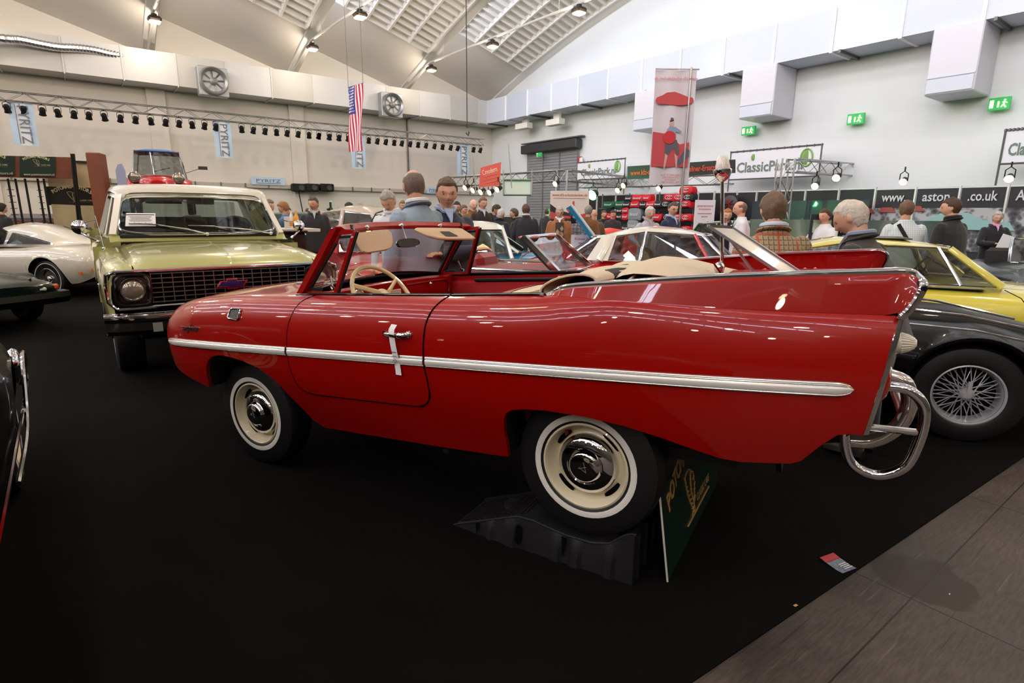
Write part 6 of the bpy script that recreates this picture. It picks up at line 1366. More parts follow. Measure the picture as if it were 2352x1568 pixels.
def person(name_lab, px, py, Y, face, top='50586A', legs='3A4250', shirt=None, hair='6A5A4C', style='short', skin=None, build=1.0, pose='down', lean=0, tilt=0, turn=0, vox=.016, loc=None, H=None, extras=None, group='visitors among the cars', coat=False, collar=None):
    # px,py: pixel of the top of the head ; Y: distance ; face: heading of the chest (degrees, 0 = +x)
    P = at(px, py, Y); yaw = radians(face)-pi/2
    # height from the pixel, within human limits (lean accounted for)
    h = P.z/(1-.10*abs(lean)) ; h = min(1.92, max(1.62, h)); s = h/1.76
    t = thing('person', name_lab, 'person', (0, 0, 0), 0, group)
    skin = skin or SKIN; b = build
    # skeleton, local: x right, y forward, z up
    lr = Matrix.Rotation(-lean, 4, 'X'); hipz = .92
    def up_(v): v = Vector(v); q = Vector((v.x, v.y, v.z-hipz)); q = lr @ q; return Vector((q.x, q.y, q.z+hipz))
    sh = {sg: up_((sg*.182*b**.5, 0, 1.405)) for sg in (1, -1)}
    ck = {'down': [(.05, .06), (.05, .06)], 'crossed': None, 'reach': None}
    hands = {}
    if pose == 'down': hands = {1: up_((.27, .10, .86)), -1: up_((-.27, .10, .86))}
    elif pose == 'crossed': hands = {1: up_((-.14, .27, 1.20)), -1: up_((.14, .25, 1.17))}
    elif pose == 'read': hands = {1: up_((.10, .34, 1.15)), -1: up_((-.10, .34, 1.12))}
    elif pose == 'phone': hands = {1: up_((.04, .24, 1.42)), -1: up_((-.27, .10, .86))}
    elif pose == 'camera': hands = {1: up_((.07, .26, 1.66)), -1: up_((-.07, .26, 1.66))}
    elif pose == 'back': hands = {1: up_((.05, -.17, .95)), -1: up_((-.05, -.17, .95))}
    elif pose == 'point': hands = {1: up_((.36, .30, 1.08)), -1: up_((-.22, .22, 1.0))}
    elbows = {}
    for sg in (1, -1):
        a, c = sh[sg], hands[sg]; d = c-a; L1, L2 = .30, .27; D = min(d.length, L1+L2-.01)
        if d.length > D: c = a+d.normalized()*D; hands[sg] = c; d = c-a
        k = (L1*L1-L2*L2+D*D)/(2*D); hh = sqrt(max(0, L1*L1-k*k)); dn = d.normalized()
        pole = Vector((sg*1.0, -.6, -.7)) if pose != 'down' else Vector((sg*.5, -1, 0))
        if pose == 'crossed': pole = Vector((sg*.7, .2, -1))
        pole = (pole-dn*pole.dot(dn)).normalized(); elbows[sg] = a+dn*k+pole*hh
    hipc = Vector((0, 0, hipz)); hd0 = up_((0, .015, 1.50)); hdc = up_((0, .035, 1.635)); 
    HR_ = Matrix.Rotation(-turn, 4, 'Z') @ Matrix.Rotation(-lean*.4-tilt-.20, 4, 'X')
    fin = Matrix.Scale(s, 4)
    # body (skin): head, neck, torso, arms, hands, legs in one surface
    mb = MB()
    NU = 36 if vox < .012 else 24
    rows = [[hdc+HR_ @ headpt(max(.001, min(pi-.001, pi*i/24)), 2*pi*j/NU) for j in range(NU)] for i in range(25)]
    mb.grid(rows, 0, cu=True)
    for sg in (1, -1): mb.ball(hdc+HR_ @ Vector((sg*.077, -.008, -.005)), (.012, .020, .034), 8, R=HR_.to_3x3())
    limb(mb, [hd0-Vector((0, .01, .07)), hd0, hdc+HR_ @ Vector((0, -.02, -.05))], [.062, .056, .055])
    ringloft(mb, [(up_((0, 0, .82)), .13*b, .09), (up_((0, 0, .98)), .13*b, .09), (up_((0, 0, 1.15)), .135*b, .09), (up_((0, 0, 1.32)), .15*b, .09), (up_((0, 0, 1.44)), .13, .07), (up_((0, 0, 1.48)), .06, .05)])
    for sg in (1, -1):
        a, e, w_ = sh[sg], elbows[sg], hands[sg]; limb(mb, [a, e], [.045, .036]); limb(mb, [e, w_], [.036, .026])
        dn = (w_-e).normalized(); side = dn.cross(Vector((0, 0, 1))); side = side.normalized() if side.length > .1 else Vector((1, 0, 0)); nn = dn.cross(side).normalized()
        if pose == 'down': side, nn = Vector((0, 1, 0)), Vector((1, 0, 0))
        palm = w_+dn*.045; mb.ball(palm, (.02, .02, .02), 8); mb.tube([w_, w_+dn*.085], [.026, .036], 8, flat=.5, upv=side)
        for k in range(4):
            o_ = side*(.027-.018*k); f0 = w_+dn*.075+o_; ln = (.062, .072, .068, .052)[k]; f1 = f0+dn*ln*.55+nn*.006; f2 = f0+dn*ln*.85+nn*(.022 if pose != 'down' else .012)
            mb.tube([f0, f1, f2], [.0105, .010, .0085], 6); mb.ball(f2, .0085, 6)
        t0 = w_+dn*.02+side*.024; mb.tube([t0, t0+side*.022+dn*.028, t0+side*.026+dn*.055], [.014, .012, .009], 6)
    legsP = {}
    for sg in (1, -1):
        hp, kn, an = Vector((sg*.095, 0, .90)), Vector((sg*.105, .015, .50)), Vector((sg*.11, -.02, .09)); legsP[sg] = (hp, kn, an)
        limb(mb, [hp, kn, an], [.075, .05, .035]); limb(mb, [an-Vector((0, .01, .03)), an+Vector((0, .13, -.05))], [.035, .028])
    T = fin
    mb.xf(T); body = remesh(mb, 'body', skin, t, vox*s, 3)
    # eyes, brows, mouth
    if vox < .02:
        m = MB()
        for sg in (1, -1): m.ball(hdc+HR_ @ Vector((sg*.031, .0815, .010)), (.0125, .006, .0055), 8, R=HR_.to_3x3())
        m.xf(T); m.build('eyes', EYEW, t); m = MB(); m.tube([hdc+HR_ @ Vector((x, .0955-abs(x)*.32, -.050)) for x in (-.022, -.01, 0, .01, .022)], .0035, 6); m.xf(T); m.build('lips', LIPM, t)
        m = MB()
        for sg in (1, -1): m.tube([hdc+HR_ @ Vector((sg*x, .096-x*.28, .026+.1*(x-.02))) for x in (.016, .03, .045)], .0035, 5)
        m.xf(T); m.build('eyebrows', hairm(hair), t)
    # hair
    if style != 'none':
        m = MB(); NV, NH = 26, 40; rows = []
        long_ = style == 'long'
        def keep(th, ph):
            z = cos(th); f = cos(ph)
            line = .52+.0*f if f > .35 else (.10 if f > -.1 else -.62)
            if f > .35: line = .50+.12*f
            elif f > -.25: line = lerp(-.55, .50, (f+.25)/.60)**1 if not 0 else 0
            if style == 'bald': return (z < .50 or f < -.5 and z < .66) and z > line-.02 and f < .45
            if long_ and f < .3: line = -1
            return z > line
        for i in range(NV+1):
            row = []
            for j in range(NH):
                th = pi*.80*i/NV+.001; ph = 2*pi*j/NH; k = 1 if keep(th, ph) else 0
                nz = noise.noise(Vector((sin(th)*sin(ph)*3, sin(th)*cos(ph)*3, cos(th)*3+px*.1)))
                thick = (.13 if style in ('short', 'long') else .17 if style == 'full' else .05)
                if style == 'bald': thick = .07
                g = (thick*(.75+.5*nz)+(.06*sin(th)*max(0, cos(ph)) if style == 'full' else 0)) if k else -.06
                row.append(hdc+HR_ @ headpt(th, ph, g))
            rows.append(row)
        m.grid(rows, 0, cu=True)
        if long_: 
            for q in range(9): a = pi*.5+pi*q/8; m.tube([hdc+HR_ @ Vector((.085*cos(a)*1.0, .085*sin(a)*(-1)*-1-.0, .02)), hdc+Vector((.10*cos(a), .075*sin(a), -.12)), hdc+Vector((.12*cos(a), .06*sin(a)-.02, -.26))], [.03, .03, .012], 6)
        m.xf(T); m.build('hair', hairm(hair), t, smooth=80)
    # jacket / jumper
    tm = cloth(top) if isinstance(top, str) else top
    m = MB(); zb = .80 if not coat else .62
    ringloft(m, [(up_((0, -.005, zb)), .205*b, .145*b), (up_((0, 0, .92)), .19*b, .14*b), (up_((0, 0, 1.04)), .185*b, .138*b), (up_((0, .005, 1.2)), .205*b, .142*b), (up_((0, 0, 1.33)), .208*b, .135), (up_((0, 0, 1.405)), .185, .11), (up_((0, 0, 1.455)), .125, .085), (up_((0, .0, 1.495)), .078, .072), (up_((0, 0, 1.515)), .075, .07)], 20)
    for sg in (1, -1):
        a, e, w_ = sh[sg]-Vector((sg*.012, 0, .01)), elbows[sg], hands[sg]; w2 = e.lerp(w_, .93)
        limb(m, [a, a.lerp(e, .5), e], [.070, .066, .058]); limb(m, [e, e.lerp(w2, .5)+Vector((0, 0, -.004)), w2], [.058, .052, .040])
    m.xf(T); jk = remesh(m, 'jacket' if collar else 'jumper', tm, t, vox*s, 4)
    if collar or shirt:
        m = MB(); c = up_((0, .0, 1.515))
        m.tube([c+Vector((.078*cos(a), .074*sin(a), -.012*sin(a)+(.012 if sin(a) < .8 else -.01))) for a in [2*pi*k/20 for k in range(20)]], .016, 6, closed=True)
        if shirt: m.prism([c+Vector(v) for v in ((-.040, .060, .0), (.040, .060, .0), (.014, .112, -.08), (0, .125, -.14), (-.014, .112, -.08))], (0, .012, .004))
        m.xf(T); m.build('collar', cloth(shirt or collar), t)
    if collar:
        m = MB(); c = up_((0, 0, 1.49))
        m.tube([c+Vector((.098*cos(a), .090*sin(a), -.03*sin(a))) for a in [pi*.62+pi*1.76*k/16 for k in range(17)]], .010, 6, flat=1.5); m.xf(T); m.build('jacket_collar', cloth(collar) if isinstance(collar, str) else collar, t)
    # trousers and shoes
    m = MB(); ringloft(m, [((0, 0, .78), .165*b, .12*b), ((0, 0, .86), .175*b, .125*b), ((0, 0, .98), .165*b, .12*b)], 16)
    for sg in (1, -1): hp, kn, an = legsP[sg]; limb(m, [hp, kn, an+Vector((0, 0, -.02))], [.10, .075, .06])
    m.xf(T); remesh(m, 'trousers', cloth(legs), t, max(.02, vox)*s, 3)
    for sg in (1, -1):
        an = legsP[sg][2]; m = MB(); m.tube([an+Vector((0, -.05, -.055)), an+Vector((0, .05, -.052)), an+Vector((0, .15, -.06)), an+Vector((0, .19, -.07))], [.040, .045, .042, .025], 8, flat=1.1); m.v = [(x, y, max(z, .0)) for x, y, z in m.v]; m.xf(T); m.build('shoe', SOLE, t)
    tp = fin @ (hdc+HR_ @ Vector((0, -.01, .118))); q = Matrix.Rotation(yaw, 3, 'Z') @ Vector((tp.x, tp.y, 0))
    t.location = (P.x-q.x, P.y-q.y, 0); t.rotation_euler = (0, 0, yaw)
    if extras: extras(t, T, hdc, HR_, up_, hands, elbows, sh)
    return t
def wrinkle_mat(name, c1, c2=None, plaid=False):
    if name in MATS: return MATS[name]
    m = mat(name, c1, .85, sheen=.2); nt = m.node_tree; b = nt.nodes['Principled BSDF']; L = nt.links.new
    if plaid:
        tc = nt.nodes.new('ShaderNodeTexCoord'); sx = nt.nodes.new('ShaderNodeSeparateXYZ'); L(tc.outputs['Object'], sx.inputs[0])
        def band(sock, sc, w_, off=0):
            a = nt.nodes.new('ShaderNodeMath'); a.operation = 'MULTIPLY_ADD'; a.inputs[1].default_value = sc; a.inputs[2].default_value = off+100; L(sock, a.inputs[0])
            f = nt.nodes.new('ShaderNodeMath'); f.operation = 'FRACT'; L(a.outputs[0], f.inputs[0]); l = nt.nodes.new('ShaderNodeMath'); l.operation = 'LESS_THAN'; l.inputs[1].default_value = w_; L(f.outputs[0], l.inputs[0]); return l.outputs[0]
        def mixc(fac, c, prev, k=.6):
            mx = nt.nodes.new('ShaderNodeMix'); mx.data_type = 'RGBA'; mu = nt.nodes.new('ShaderNodeMath'); mu.operation = 'MULTIPLY'; mu.inputs[1].default_value = k; L(fac, mu.inputs[0]); L(mu.outputs[0], mx.inputs[0]); mx.inputs[7].default_value = srgb(c)+(1,)
            if isinstance(prev, tuple): mx.inputs[6].default_value = prev
            else: L(prev, mx.inputs[6])
            return mx.outputs[2]
        p = srgb(c1)+(1,)
        for c, sc, w_, k in c2:
            for ax in (0, 2): p = mixc(band(sx.outputs[ax], sc, w_, .13*ax), c, p, k)
        L(p, b.inputs['Base Color'])
    return m
TWEED = wrinkle_mat('tweed_check', 'A08A66', [('4A3A2C', 34, .35, .75), ('C8B890', 34, .12, .5), ('A8482C', 8.5, .13, .8)], True)
GINGH = wrinkle_mat('check_shirt', 'D5DEE0', [('8FA6B4', 40, .16, .6)], True)
def ex_glasses(t, T, hdc, HR_, *a):
    m = MB()
    for sg in (1, -1): m.tube([hdc+HR_ @ Vector((sg*.031+.019*cos(q), .098, .010+.014*sin(q))) for q in [2*pi*k/14 for k in range(14)]], .0018, 5, closed=True); m.tube([hdc+HR_ @ Vector((sg*.05, .096, .013)), hdc+HR_ @ Vector((sg*.079, .0, .012))], .0018, 5)
    m.xf(T); m.build('spectacles', mat('frame_dark', (.08, .08, .08), .3), t)
def ex_moustache(t, T, hdc, HR_, up_, *a):
    m = MB(); m.tube([hdc+HR_ @ Vector((x, .108-abs(x)*.35, -.040-abs(x)*.25)) for x in (-.028, -.014, 0, .014, .028)], [.004, .007, .007, .007, .004], 6); m.xf(T); m.build('moustache', hairm('A09A92'), t)
    ex_glasses(t, T, hdc, HR_)
    m = MB(); 
    for sg in (1, -1): pass
    P = [up_((x, .150-.25*x*x, z)) for x, z in ((-.085, 1.43), (.085, 1.43), (.10, .84), (-.10, .84))]; m.prism(P, (0, .006, 0)); m.xf(T); m.build('pullover', cloth('4E4238'), t, smooth=0)
    m = MB()
    for k in range(4):
        for x0 in (-.045, .045):
            z0 = 1.30-.13*k-(.065 if x0 > 0 else 0); m.prism([up_((x0+dx, .157, z0+dz)) for dx, dz in ((0, .06), (.035, 0), (0, -.06), (-.035, 0))], (0, .003, 0))
    m.xf(T); m.build('argyle_diamonds', cloth('B8A488'), t, smooth=0)
def ex_strap(col):
    def f(t, T, hdc, HR_, up_, hands, elbows, sh):
        m = MB(); P = []
        for k in range(15): q = k/14; P.append(up_((lerp(-.12, .20, q), .155-.06*abs(q-.5), lerp(1.46, .95, q))))
        m.tube(P, .022, 6, flat=.25); P = [up_((lerp(-.12, .20, k/14), -.15+.05*abs(k/14-.5), lerp(1.46, .95, k/14))) for k in range(15)]; m.tube(P, .022, 6, flat=.25); m.xf(T); m.build('shoulder_strap', cloth(col), t)
    return f
def ex_polo(t, T, hdc, HR_, up_, hands, elbows, sh):
    m = MB()
    for sg in (1, -1): m.tube([up_((sg*.075, .02, 1.52)), sh[sg]+Vector((sg*.02, .01, .075)), sh[sg]+Vector((sg*.085, .01, -.02)), sh[sg].lerp(elbows[sg], .6)+Vector((sg*.068, 0, 0))], .008, 6)
    m.xf(T); m.build('shoulder_stripe', cloth('2A3550'), t); m = MB(); m.box(up_((-.09, .155, 1.30)), (.03, .006, .03)); m.xf(T); m.build('chest_badge', cloth('B8283C'), t)
def ex_papers(t, T, hdc, HR_, up_, hands, elbows, sh):
    c = (hands[1]+hands[-1])/2+Vector((0, .10, .05)); pp_ = thing('brochure', 'white brochure held by the man in the pink shirt', 'brochure', (0, 0, 0))
    m = MB(); m.prism([c+Vector(v) for v in ((-.13, .02, .10), (.06, .02, .16), (.14, .02, -.10), (-.04, .02, -.16))], (0, .008, 0)); m.xf(T); m.build('pages', mat('paper_white', 'F2F0F2', .7), pp_)
    pp_.location = t.location; pp_.rotation_euler = t.rotation_euler
def ex_camera(t, T, hdc, HR_, up_, hands, elbows, sh):
    c = (hands[1]+hands[-1])/2+Vector((0, .05, .05)); o = thing('camera', 'dark camera with upright flash raised by the photographer', 'camera', (0, 0, 0)); m = MB(); m.box(c, (.13, .06, .09), 0, None, .01); m.tube([c, c+Vector((0, .12, 0))], .032, 12); m.box(c+Vector((.0, 0, .12)), (.06, .05, .18), 0, None, .01); m.xf(T); m.build('camera_body', mat('camera_black', (.08, .08, .08), .4), o); m = MB(); m.box(c+Vector((.0, 0, .22)), (.065, .055, .04)); m.xf(T); m.build('flash_head', mat('flash_white', (.8, .8, .8), .3), o)
    o.location = t.location; o.rotation_euler = t.rotation_euler
def ex_book(t, T, hdc, HR_, up_, hands, elbows, sh):
    c = (hands[1]+hands[-1])/2+Vector((0, .06, .0)); o = thing('folder', 'dark folder read by the boy in the blue top', 'folder', (0, 0, 0)); m = MB(); m.box(c, (.24, .02, .20), 0, Matrix.Rotation(-.8, 3, 'X')); m.xf(T); m.build('cover', mat('folder_navy', '1C2338', .6), o); o.location = t.location; o.rotation_euler = t.rotation_euler
W = person
# foreground four
W('person in a light blue-grey sweater seen from behind left of the navy sweater man', 948, 388, 4.6, 140, '8FA3B4', '3C4450', shirt='E8E8EC', hair='6E5F54', style='bald', vox=.009, turn=.45, build=1.08, collar='6E8494')
W('person in a navy sweater with arms crossed, brown hair, looking right', 1026, 407, 4.75, -62, '2E3444', '33394A', shirt='A9BEE2', hair='5F4A38', style='full', vox=.009, pose='crossed', turn=.25, build=1.12)
W('person in a tweed check jacket seen from behind at the right', 1778, 444, 3.8, 82, TWEED, '4A4238', hair='6A543F', style='full', vox=.009, build=1.12, shirt='C8D2EC', collar=TWEED, skin=SKIN, lean=.15)
W('person in a dark jacket with thin white hair looking down to the left', 1940, 461, 3.65, 128, '38332F', '2A2A2C', hair='CDC3B4', style='short', vox=.009, build=1.2, shirt='8E9AB0', collar='38332F', tilt=.25, lean=.30, turn=-.1)
# middle ground
W('person in a white polo shirt bending over the red roadster', 884, 437, 6.7, -105, 'E2E4EC', '6A6E70', hair='A89F96', style='short', vox=.011, tilt=.45, lean=.22, extras=ex_polo, collar='E2E4EC')
W('person in a black quilted jacket standing by the dark green car', 718, 451, 10.2, -70, '2C2C2E', '2A2E3A', hair='55463B', style='short', vox=.014, turn=.5, collar='2C2C2E', shirt='B8B8B8')
W('person in a blue long-sleeved top reading a dark folder', 645, 462, 10.6, 175, '54709C', '2C3450', hair='9A6A40', style='full', vox=.014, pose='read', tilt=.3, extras=ex_book)
W('person in a black coat beside the green truck windscreen, grey hair', 617, 457, 9.8, -20, '222226', '222226', hair='7A6A5E', style='short', vox=.016, shirt='E0E0E0', collar='222226')
W('person in dark clothing half hidden by the green truck roof', 606, 459, 8.8, 100, '2A2C34', '222226', hair='6A5444', style='short', vox=.018)
W('person holding a camera with flash up to the face', 776, 478, 15.0, 160, '1E1E22', '2A2E3A', hair='3A2E26', style='short', vox=.016, pose='camera', extras=ex_camera, tilt=.2)
W('person in a cream top bending, dark hair, behind the beige saloon', 806, 465, 15.0, 20, 'C9C6B8', '55585C', hair='2E2620', style='short', vox=.018, tilt=.4, lean=.2)
W('person with grey hair in a black top behind the beige saloon', 826, 467, 14.6, -140, '222428', '222226', hair='9A948C', style='full', vox=.016)
W('person in a brown jacket, bald, left of the black waistcoat man', 1088, 457, 12.8, -60, '8A5A2C', '3A3A40', hair='C8A890', style='none', vox=.014, skin=SKIN2, collar='8A5A2C')
W('person in a black waistcoat over a pale checked shirt', 1110, 452, 12.0, -65, '2A2220', '2A2A30', hair='7A5A44', style='short', vox=.013, shirt='B8C0C8', turn=-.2)
W('person with dark hair only just visible behind the navy sweater man', 1049, 462, 12.2, -90, '2A2A2C', '2A2A2C', hair='2A201A', style='short', vox=.018)
W('person in dark blue bending forward near the roller door', 1146, 470, 12.8, -10, '1E2638', '222226', hair='3E3026', style='short', vox=.016, tilt=.4, lean=.2)
W('person with white hair in a navy jacket seen from behind near the roller door', 1153, 483, 12.0, 60, '1E2230', '222226', hair='CFCBC4', style='short', vox=.016, tilt=.2, lean=.15, collar='1E2230')
W('person in dark clothes facing left, brown hair, beside the black coat', 1180, 478, 12.5, 170, '222226', '222226', hair='5A4638', style='short', vox=.016, collar='222226')
W('person in a long black coat seen from behind before the roller door', 1208, 468, 11.8, 95, '24252B', '1E1E22', hair='5E4432', style='short', vox=.013, shirt='DADADA', coat=True, build=1.12)
W('person in a tan leather jacket and argyle pullover with a moustache', 1286, 473, 11.4, -90, 'A4683C', '6A665E', hair='B4AEA8', style='short', vox=.011, shirt='E8E8EC', collar='A4683C', extras=ex_moustache, tilt=.15, build=1.12)
W('person with long dark hair in a grey patterned top', 1316, 485, 12.0, -130, wrinkle_mat('top_pattern', '8E8E98', [('4A4A54', 14, .4, .6)], True), '2A3450', hair='241A16', style='long', vox=.014, skin=SKIN2, build=.9, tilt=.2)
W('person with grey hair and brown jacket half behind the raised blue bonnet', 1352, 471, 12.2, 60, '7A4E26', '3A3A40', hair='8E8A80', style='full', vox=.016, turn=-.4)
W('person with a bald head low beside the raised blue bonnet', 1364, 497, 12.9, 90, '6A4A30', '3A3A40', hair='A89080', style='none', vox=.018)
W('person in a black polo standing before the green lit wall', 1388, 486, 16.0, -80, '17181A', '222226', hair='5A4638', style='short', vox=.016, build=1.1)
W('person with white hair in a grey shirt and dark vest under the bag shelves', 1494, 474, 10.3, -75, 'B8B0B8', '3A3A40', hair='C4C2C0', style='full', vox=.013, shirt='B0A8B0', pose='point')
W('person with glasses in a navy sweater with a black shoulder strap', 1548, 463, 9.7, -45, '1E2845', '4A5E80', hair='4E4038', style='short', vox=.011, shirt='A8C4EC', extras=lambda *a: (ex_glasses(*a[:4]), ex_strap('14141A')(*a)), turn=.5, build=1.12)
W('person in a white shirt with a phone at the ear, balding', 1700, 461, 9.0, 165, 'DCDCE4', '3A3A44', hair='7A6252', style='bald', vox=.012, pose='phone', build=1.05, extras=ex_strap('2A2A2E'))
W('person with ginger hair in a black jacket left of the white shirt man', 1672, 482, 9.9, -100, '1C1C22', '222226', hair='A8683C', style='short', vox=.016, collar='1C1C22')
W('person in a pale checked shirt with a dark shoulder strap seen from behind', 2086, 459, 7.2, 75, GINGH, '3A4250', hair='6A4E3C', style='short', vox=.011, build=1.08, extras=ex_strap('1A1A1E'), turn=.35)
W('person in a black jacket seen from behind right of the checked shirt man', 2186, 453, 7.0, 110, '1C1C20', '1E1E24', hair='4A3426', style='short', vox=.011, build=1.12, turn=-.5, collar='1C1C20')
W('person in a black suit and pink shirt holding a white brochure', 2294, 491, 10.4, -105, '17181C', '1A1A1E', hair='B0ACA8', style='full', vox=.011, shirt='D89AC0', collar='17181C', pose='read', extras=ex_papers, turn=.2)
W('person in a white shirt half hidden by the white-haired man in the dark jacket', 1893, 500, 8.7, 200, 'DADCE0', '3A3A44', hair='4A3426', style='short', vox=.016, pose='read')
W('person in a black top seen at the far left above the white coupe', 3, 466, 11.8, 80, '17171A', '17171A', hair='1A1412', style='short', vox=.016)
for k, (px, py, Y, c, h, f) in enumerate([(594, 462, 13.5, 'B06A3A', '8A5A3A', 30), (661, 476, 14.5, '2A2A30', '2A201A', -60), (706, 478, 19.8, '4A3026', '5A4030', 120), (787, 476, 19.8, '2A3A5A', '3A2E26', -100), (838, 478, 20, '7A8088', '6A5A4C', 70), (925, 460, 14, '3A4A6A', '7A5E48', -80), (1258, 478, 18.5, '2A2A2C', '4A3A2E', 60), (1408, 500, 15.5, '2A2A2C', '3A2A20', -90), (1066, 470, 13, '5A4A3A', '6A5240', -40)]):
    lab = ['ginger-haired', 'dark-haired', 'brown-jacketed', 'blue-jacketed', 'grey-jacketed', 'blue-shirted', 'black-coated', 'dark-clothed', 'tan-clothed'][k]+' visitor far behind, '+['left of the blue top reader', 'right of the blue top reader', 'left of the black quilted jacket', 'right of the raised camera', 'behind the grey-haired man', 'right of the white polo man', 'right of the long black coat', 'behind the red covered car', 'behind the bald man in brown'][k]
    W('person, '+lab, px, py, Y, f, c, '2A2A30', hair=h, style='short', vox=.024)
# ================================================================== STANDS, TRUSSES, BANNERS, SIGNS
Z3 = Vector((0, 0, 1))
TRUS = mat('truss_alu', (.70, .69, .68), .35, .9)
def truss(A, B, h, label, group, name='truss', step=None, base=None, r=.028):
    A = Vector(A); B = Vector(B); d = (B-A); L = d.length; d.normalize(); up = Z3 if abs(d.z) < .9 else Vector((1, 0, 0)); sd = d.cross(up).normalized()
    t = thing(name, label, 'truss', A, 0, group); m = MB(); q = h
    cor = [sd*q/2, -sd*q/2, sd*q/2-up*q, -sd*q/2-up*q]
    for c in cor: m.tube([c, c+d*L], r, 5)
    n = max(2, int(L/(step or h*1.1)))
    for i in range(n):
        a, b = d*L*i/n, d*L*(i+1)/n; k = i % 2
        for c0, c1 in ((0, 2), (1, 3), (0, 1), (2, 3)):
            m.tube([a+cor[c0 if k else c1], b+cor[c1 if k else c0]], r*.5, 4, caps=False)
    m.build('lattice', TRUS, t); return t
def billboard(name, label, cat, P, mats_, group=None, thick=.02):
    # P: 4 world corners (tl, tr, br, bl) ; returns thing, origin, and text basis
    P = [Vector(p) for p in P]; o = P[3].copy(); t = thing(name, label, cat, o, 0, group); ux = (P[2]-P[3]).normalized(); uy = (P[0]-P[3]).normalized(); n = ux.cross(uy).normalized()
    m = MB(); m.prism([p-o for p in P], -n*thick); b = m.build('panel', mats_, t, smooth=0)
    T = basis((P[1]+P[3])/2-o+n*.004, ux, uy); return t, T, (P[2]-P[3]).length, (P[0]-P[3]).length
def quad(f, x0, x1, y0l, y1l, y0r=None, y1r=None):
    return [f(x0, y0l), f(x1, y0r if y0r is not None else y0l), f(x1, y1r if y1r is not None else y1l), f(x0, y1l)]
def planeq(pts):
    # make four pixel-picked points a true upright rectangle: tl, tr, br, bl
    tl, tr, br, bl = [Vector(p) for p in pts]; h0 = (tl.z+tr.z)/2; h1 = (bl.z+br.z)/2
    return [Vector((bl.x, bl.y, h0)), Vector((br.x, br.y, h0)), Vector((br.x, br.y, h1)), Vector((bl.x, bl.y, h1))]
# ---- lighting truss along the left wall with its spotlights
L0 = lw(-80, 196, 2.4); L1 = lw(1108, 334, 2.4); zt_ = L1.z; L0.z = zt_
truss(Vector((L0.x, L0.y, zt_+.34)), Vector((L1.x, L1.y, zt_+.34)), .34, 'long lighting truss with black spotlights hanging along the left wall', 'trusses', step=.55, r=.022)
sx1 = [25, 140, 268, 372, 483, 585, 690, 800, 903, 1007, 1108, 1200, 1288, 1373, 1450, 1625, 1705, 1785, 1862, 1935, 2010, 2083, 2150, 2222, 2287, 2350]; sx2 = [92, 163, 229, 295, 430, 490, 547, 603, 656, 712, 765, 820, 877, 931, 987, 1035, 1140, 1187]
SPX = [v/2.94 for v in sx1]+[700+v/2.94 for v in sx2]
spro = None
SPB = mat('spot_black', (.03, .03, .03), .45, .3); SPL = emit('spot_glow', (1, .62, .35), .9)
def spot_parts(t):
    R = Matrix.Rotation(.55, 4, 'X')
    m = MB(); m.lathe([(0, .14), (.07, .13), (.10, .08), (.105, -.10), (.13, -.16), (.118, -.16)], 12, T=Matrix.Translation((0, 0, -.27)) @ R); m.build('can', SPB, t)
    m = MB(); m.tube([(-.12, 0, -.27), (-.12, 0, -.08), (0, 0, -.03), (.12, 0, -.08), (.12, 0, -.27)], .012, 5); m.tube([(0, 0, -.05), (0, 0, .03)], .02, 6); m.build('yoke', SPB, t)
    m = MB(); m.lathe([(.10, -.14), (0, -.13)], 12, T=Matrix.Translation((0, 0, -.27)) @ R); m.build('lens', SPL, t)
for i, px in enumerate(SPX):
    r = ray(px, 784); p = lw(px, 206+129*px/1108, 2.4); p.z = zt_
    lab = 'black spotlight, '+ORD(i+1)+' from the left on the truss along the left wall' if 1 else ''+('first from the left frame edge' if i == 0 else 'last at the right end of the truss' if i == len(SPX)-1 else 'between the %s and %s' % (('left edge', 'leftmost hanging banner') if px < 35 else ('leftmost', 'second hanging banner') if px < 500 else ('second hanging banner', 'striped flag') if px < 800 else ('striped flag', 'corner banner') if px < 1050 else ('corner banner', 'truss end')))
    t = thing('spotlight', lab, 'spotlight', p, A1+(.12 if i % 3 else -.25), 'spotlights on the left wall truss')
    if spro is None: spro = t; spot_parts(t)
    else:
        for ch in list(spro.children): c = ch.copy(); COL.objects.link(c); c.parent = t
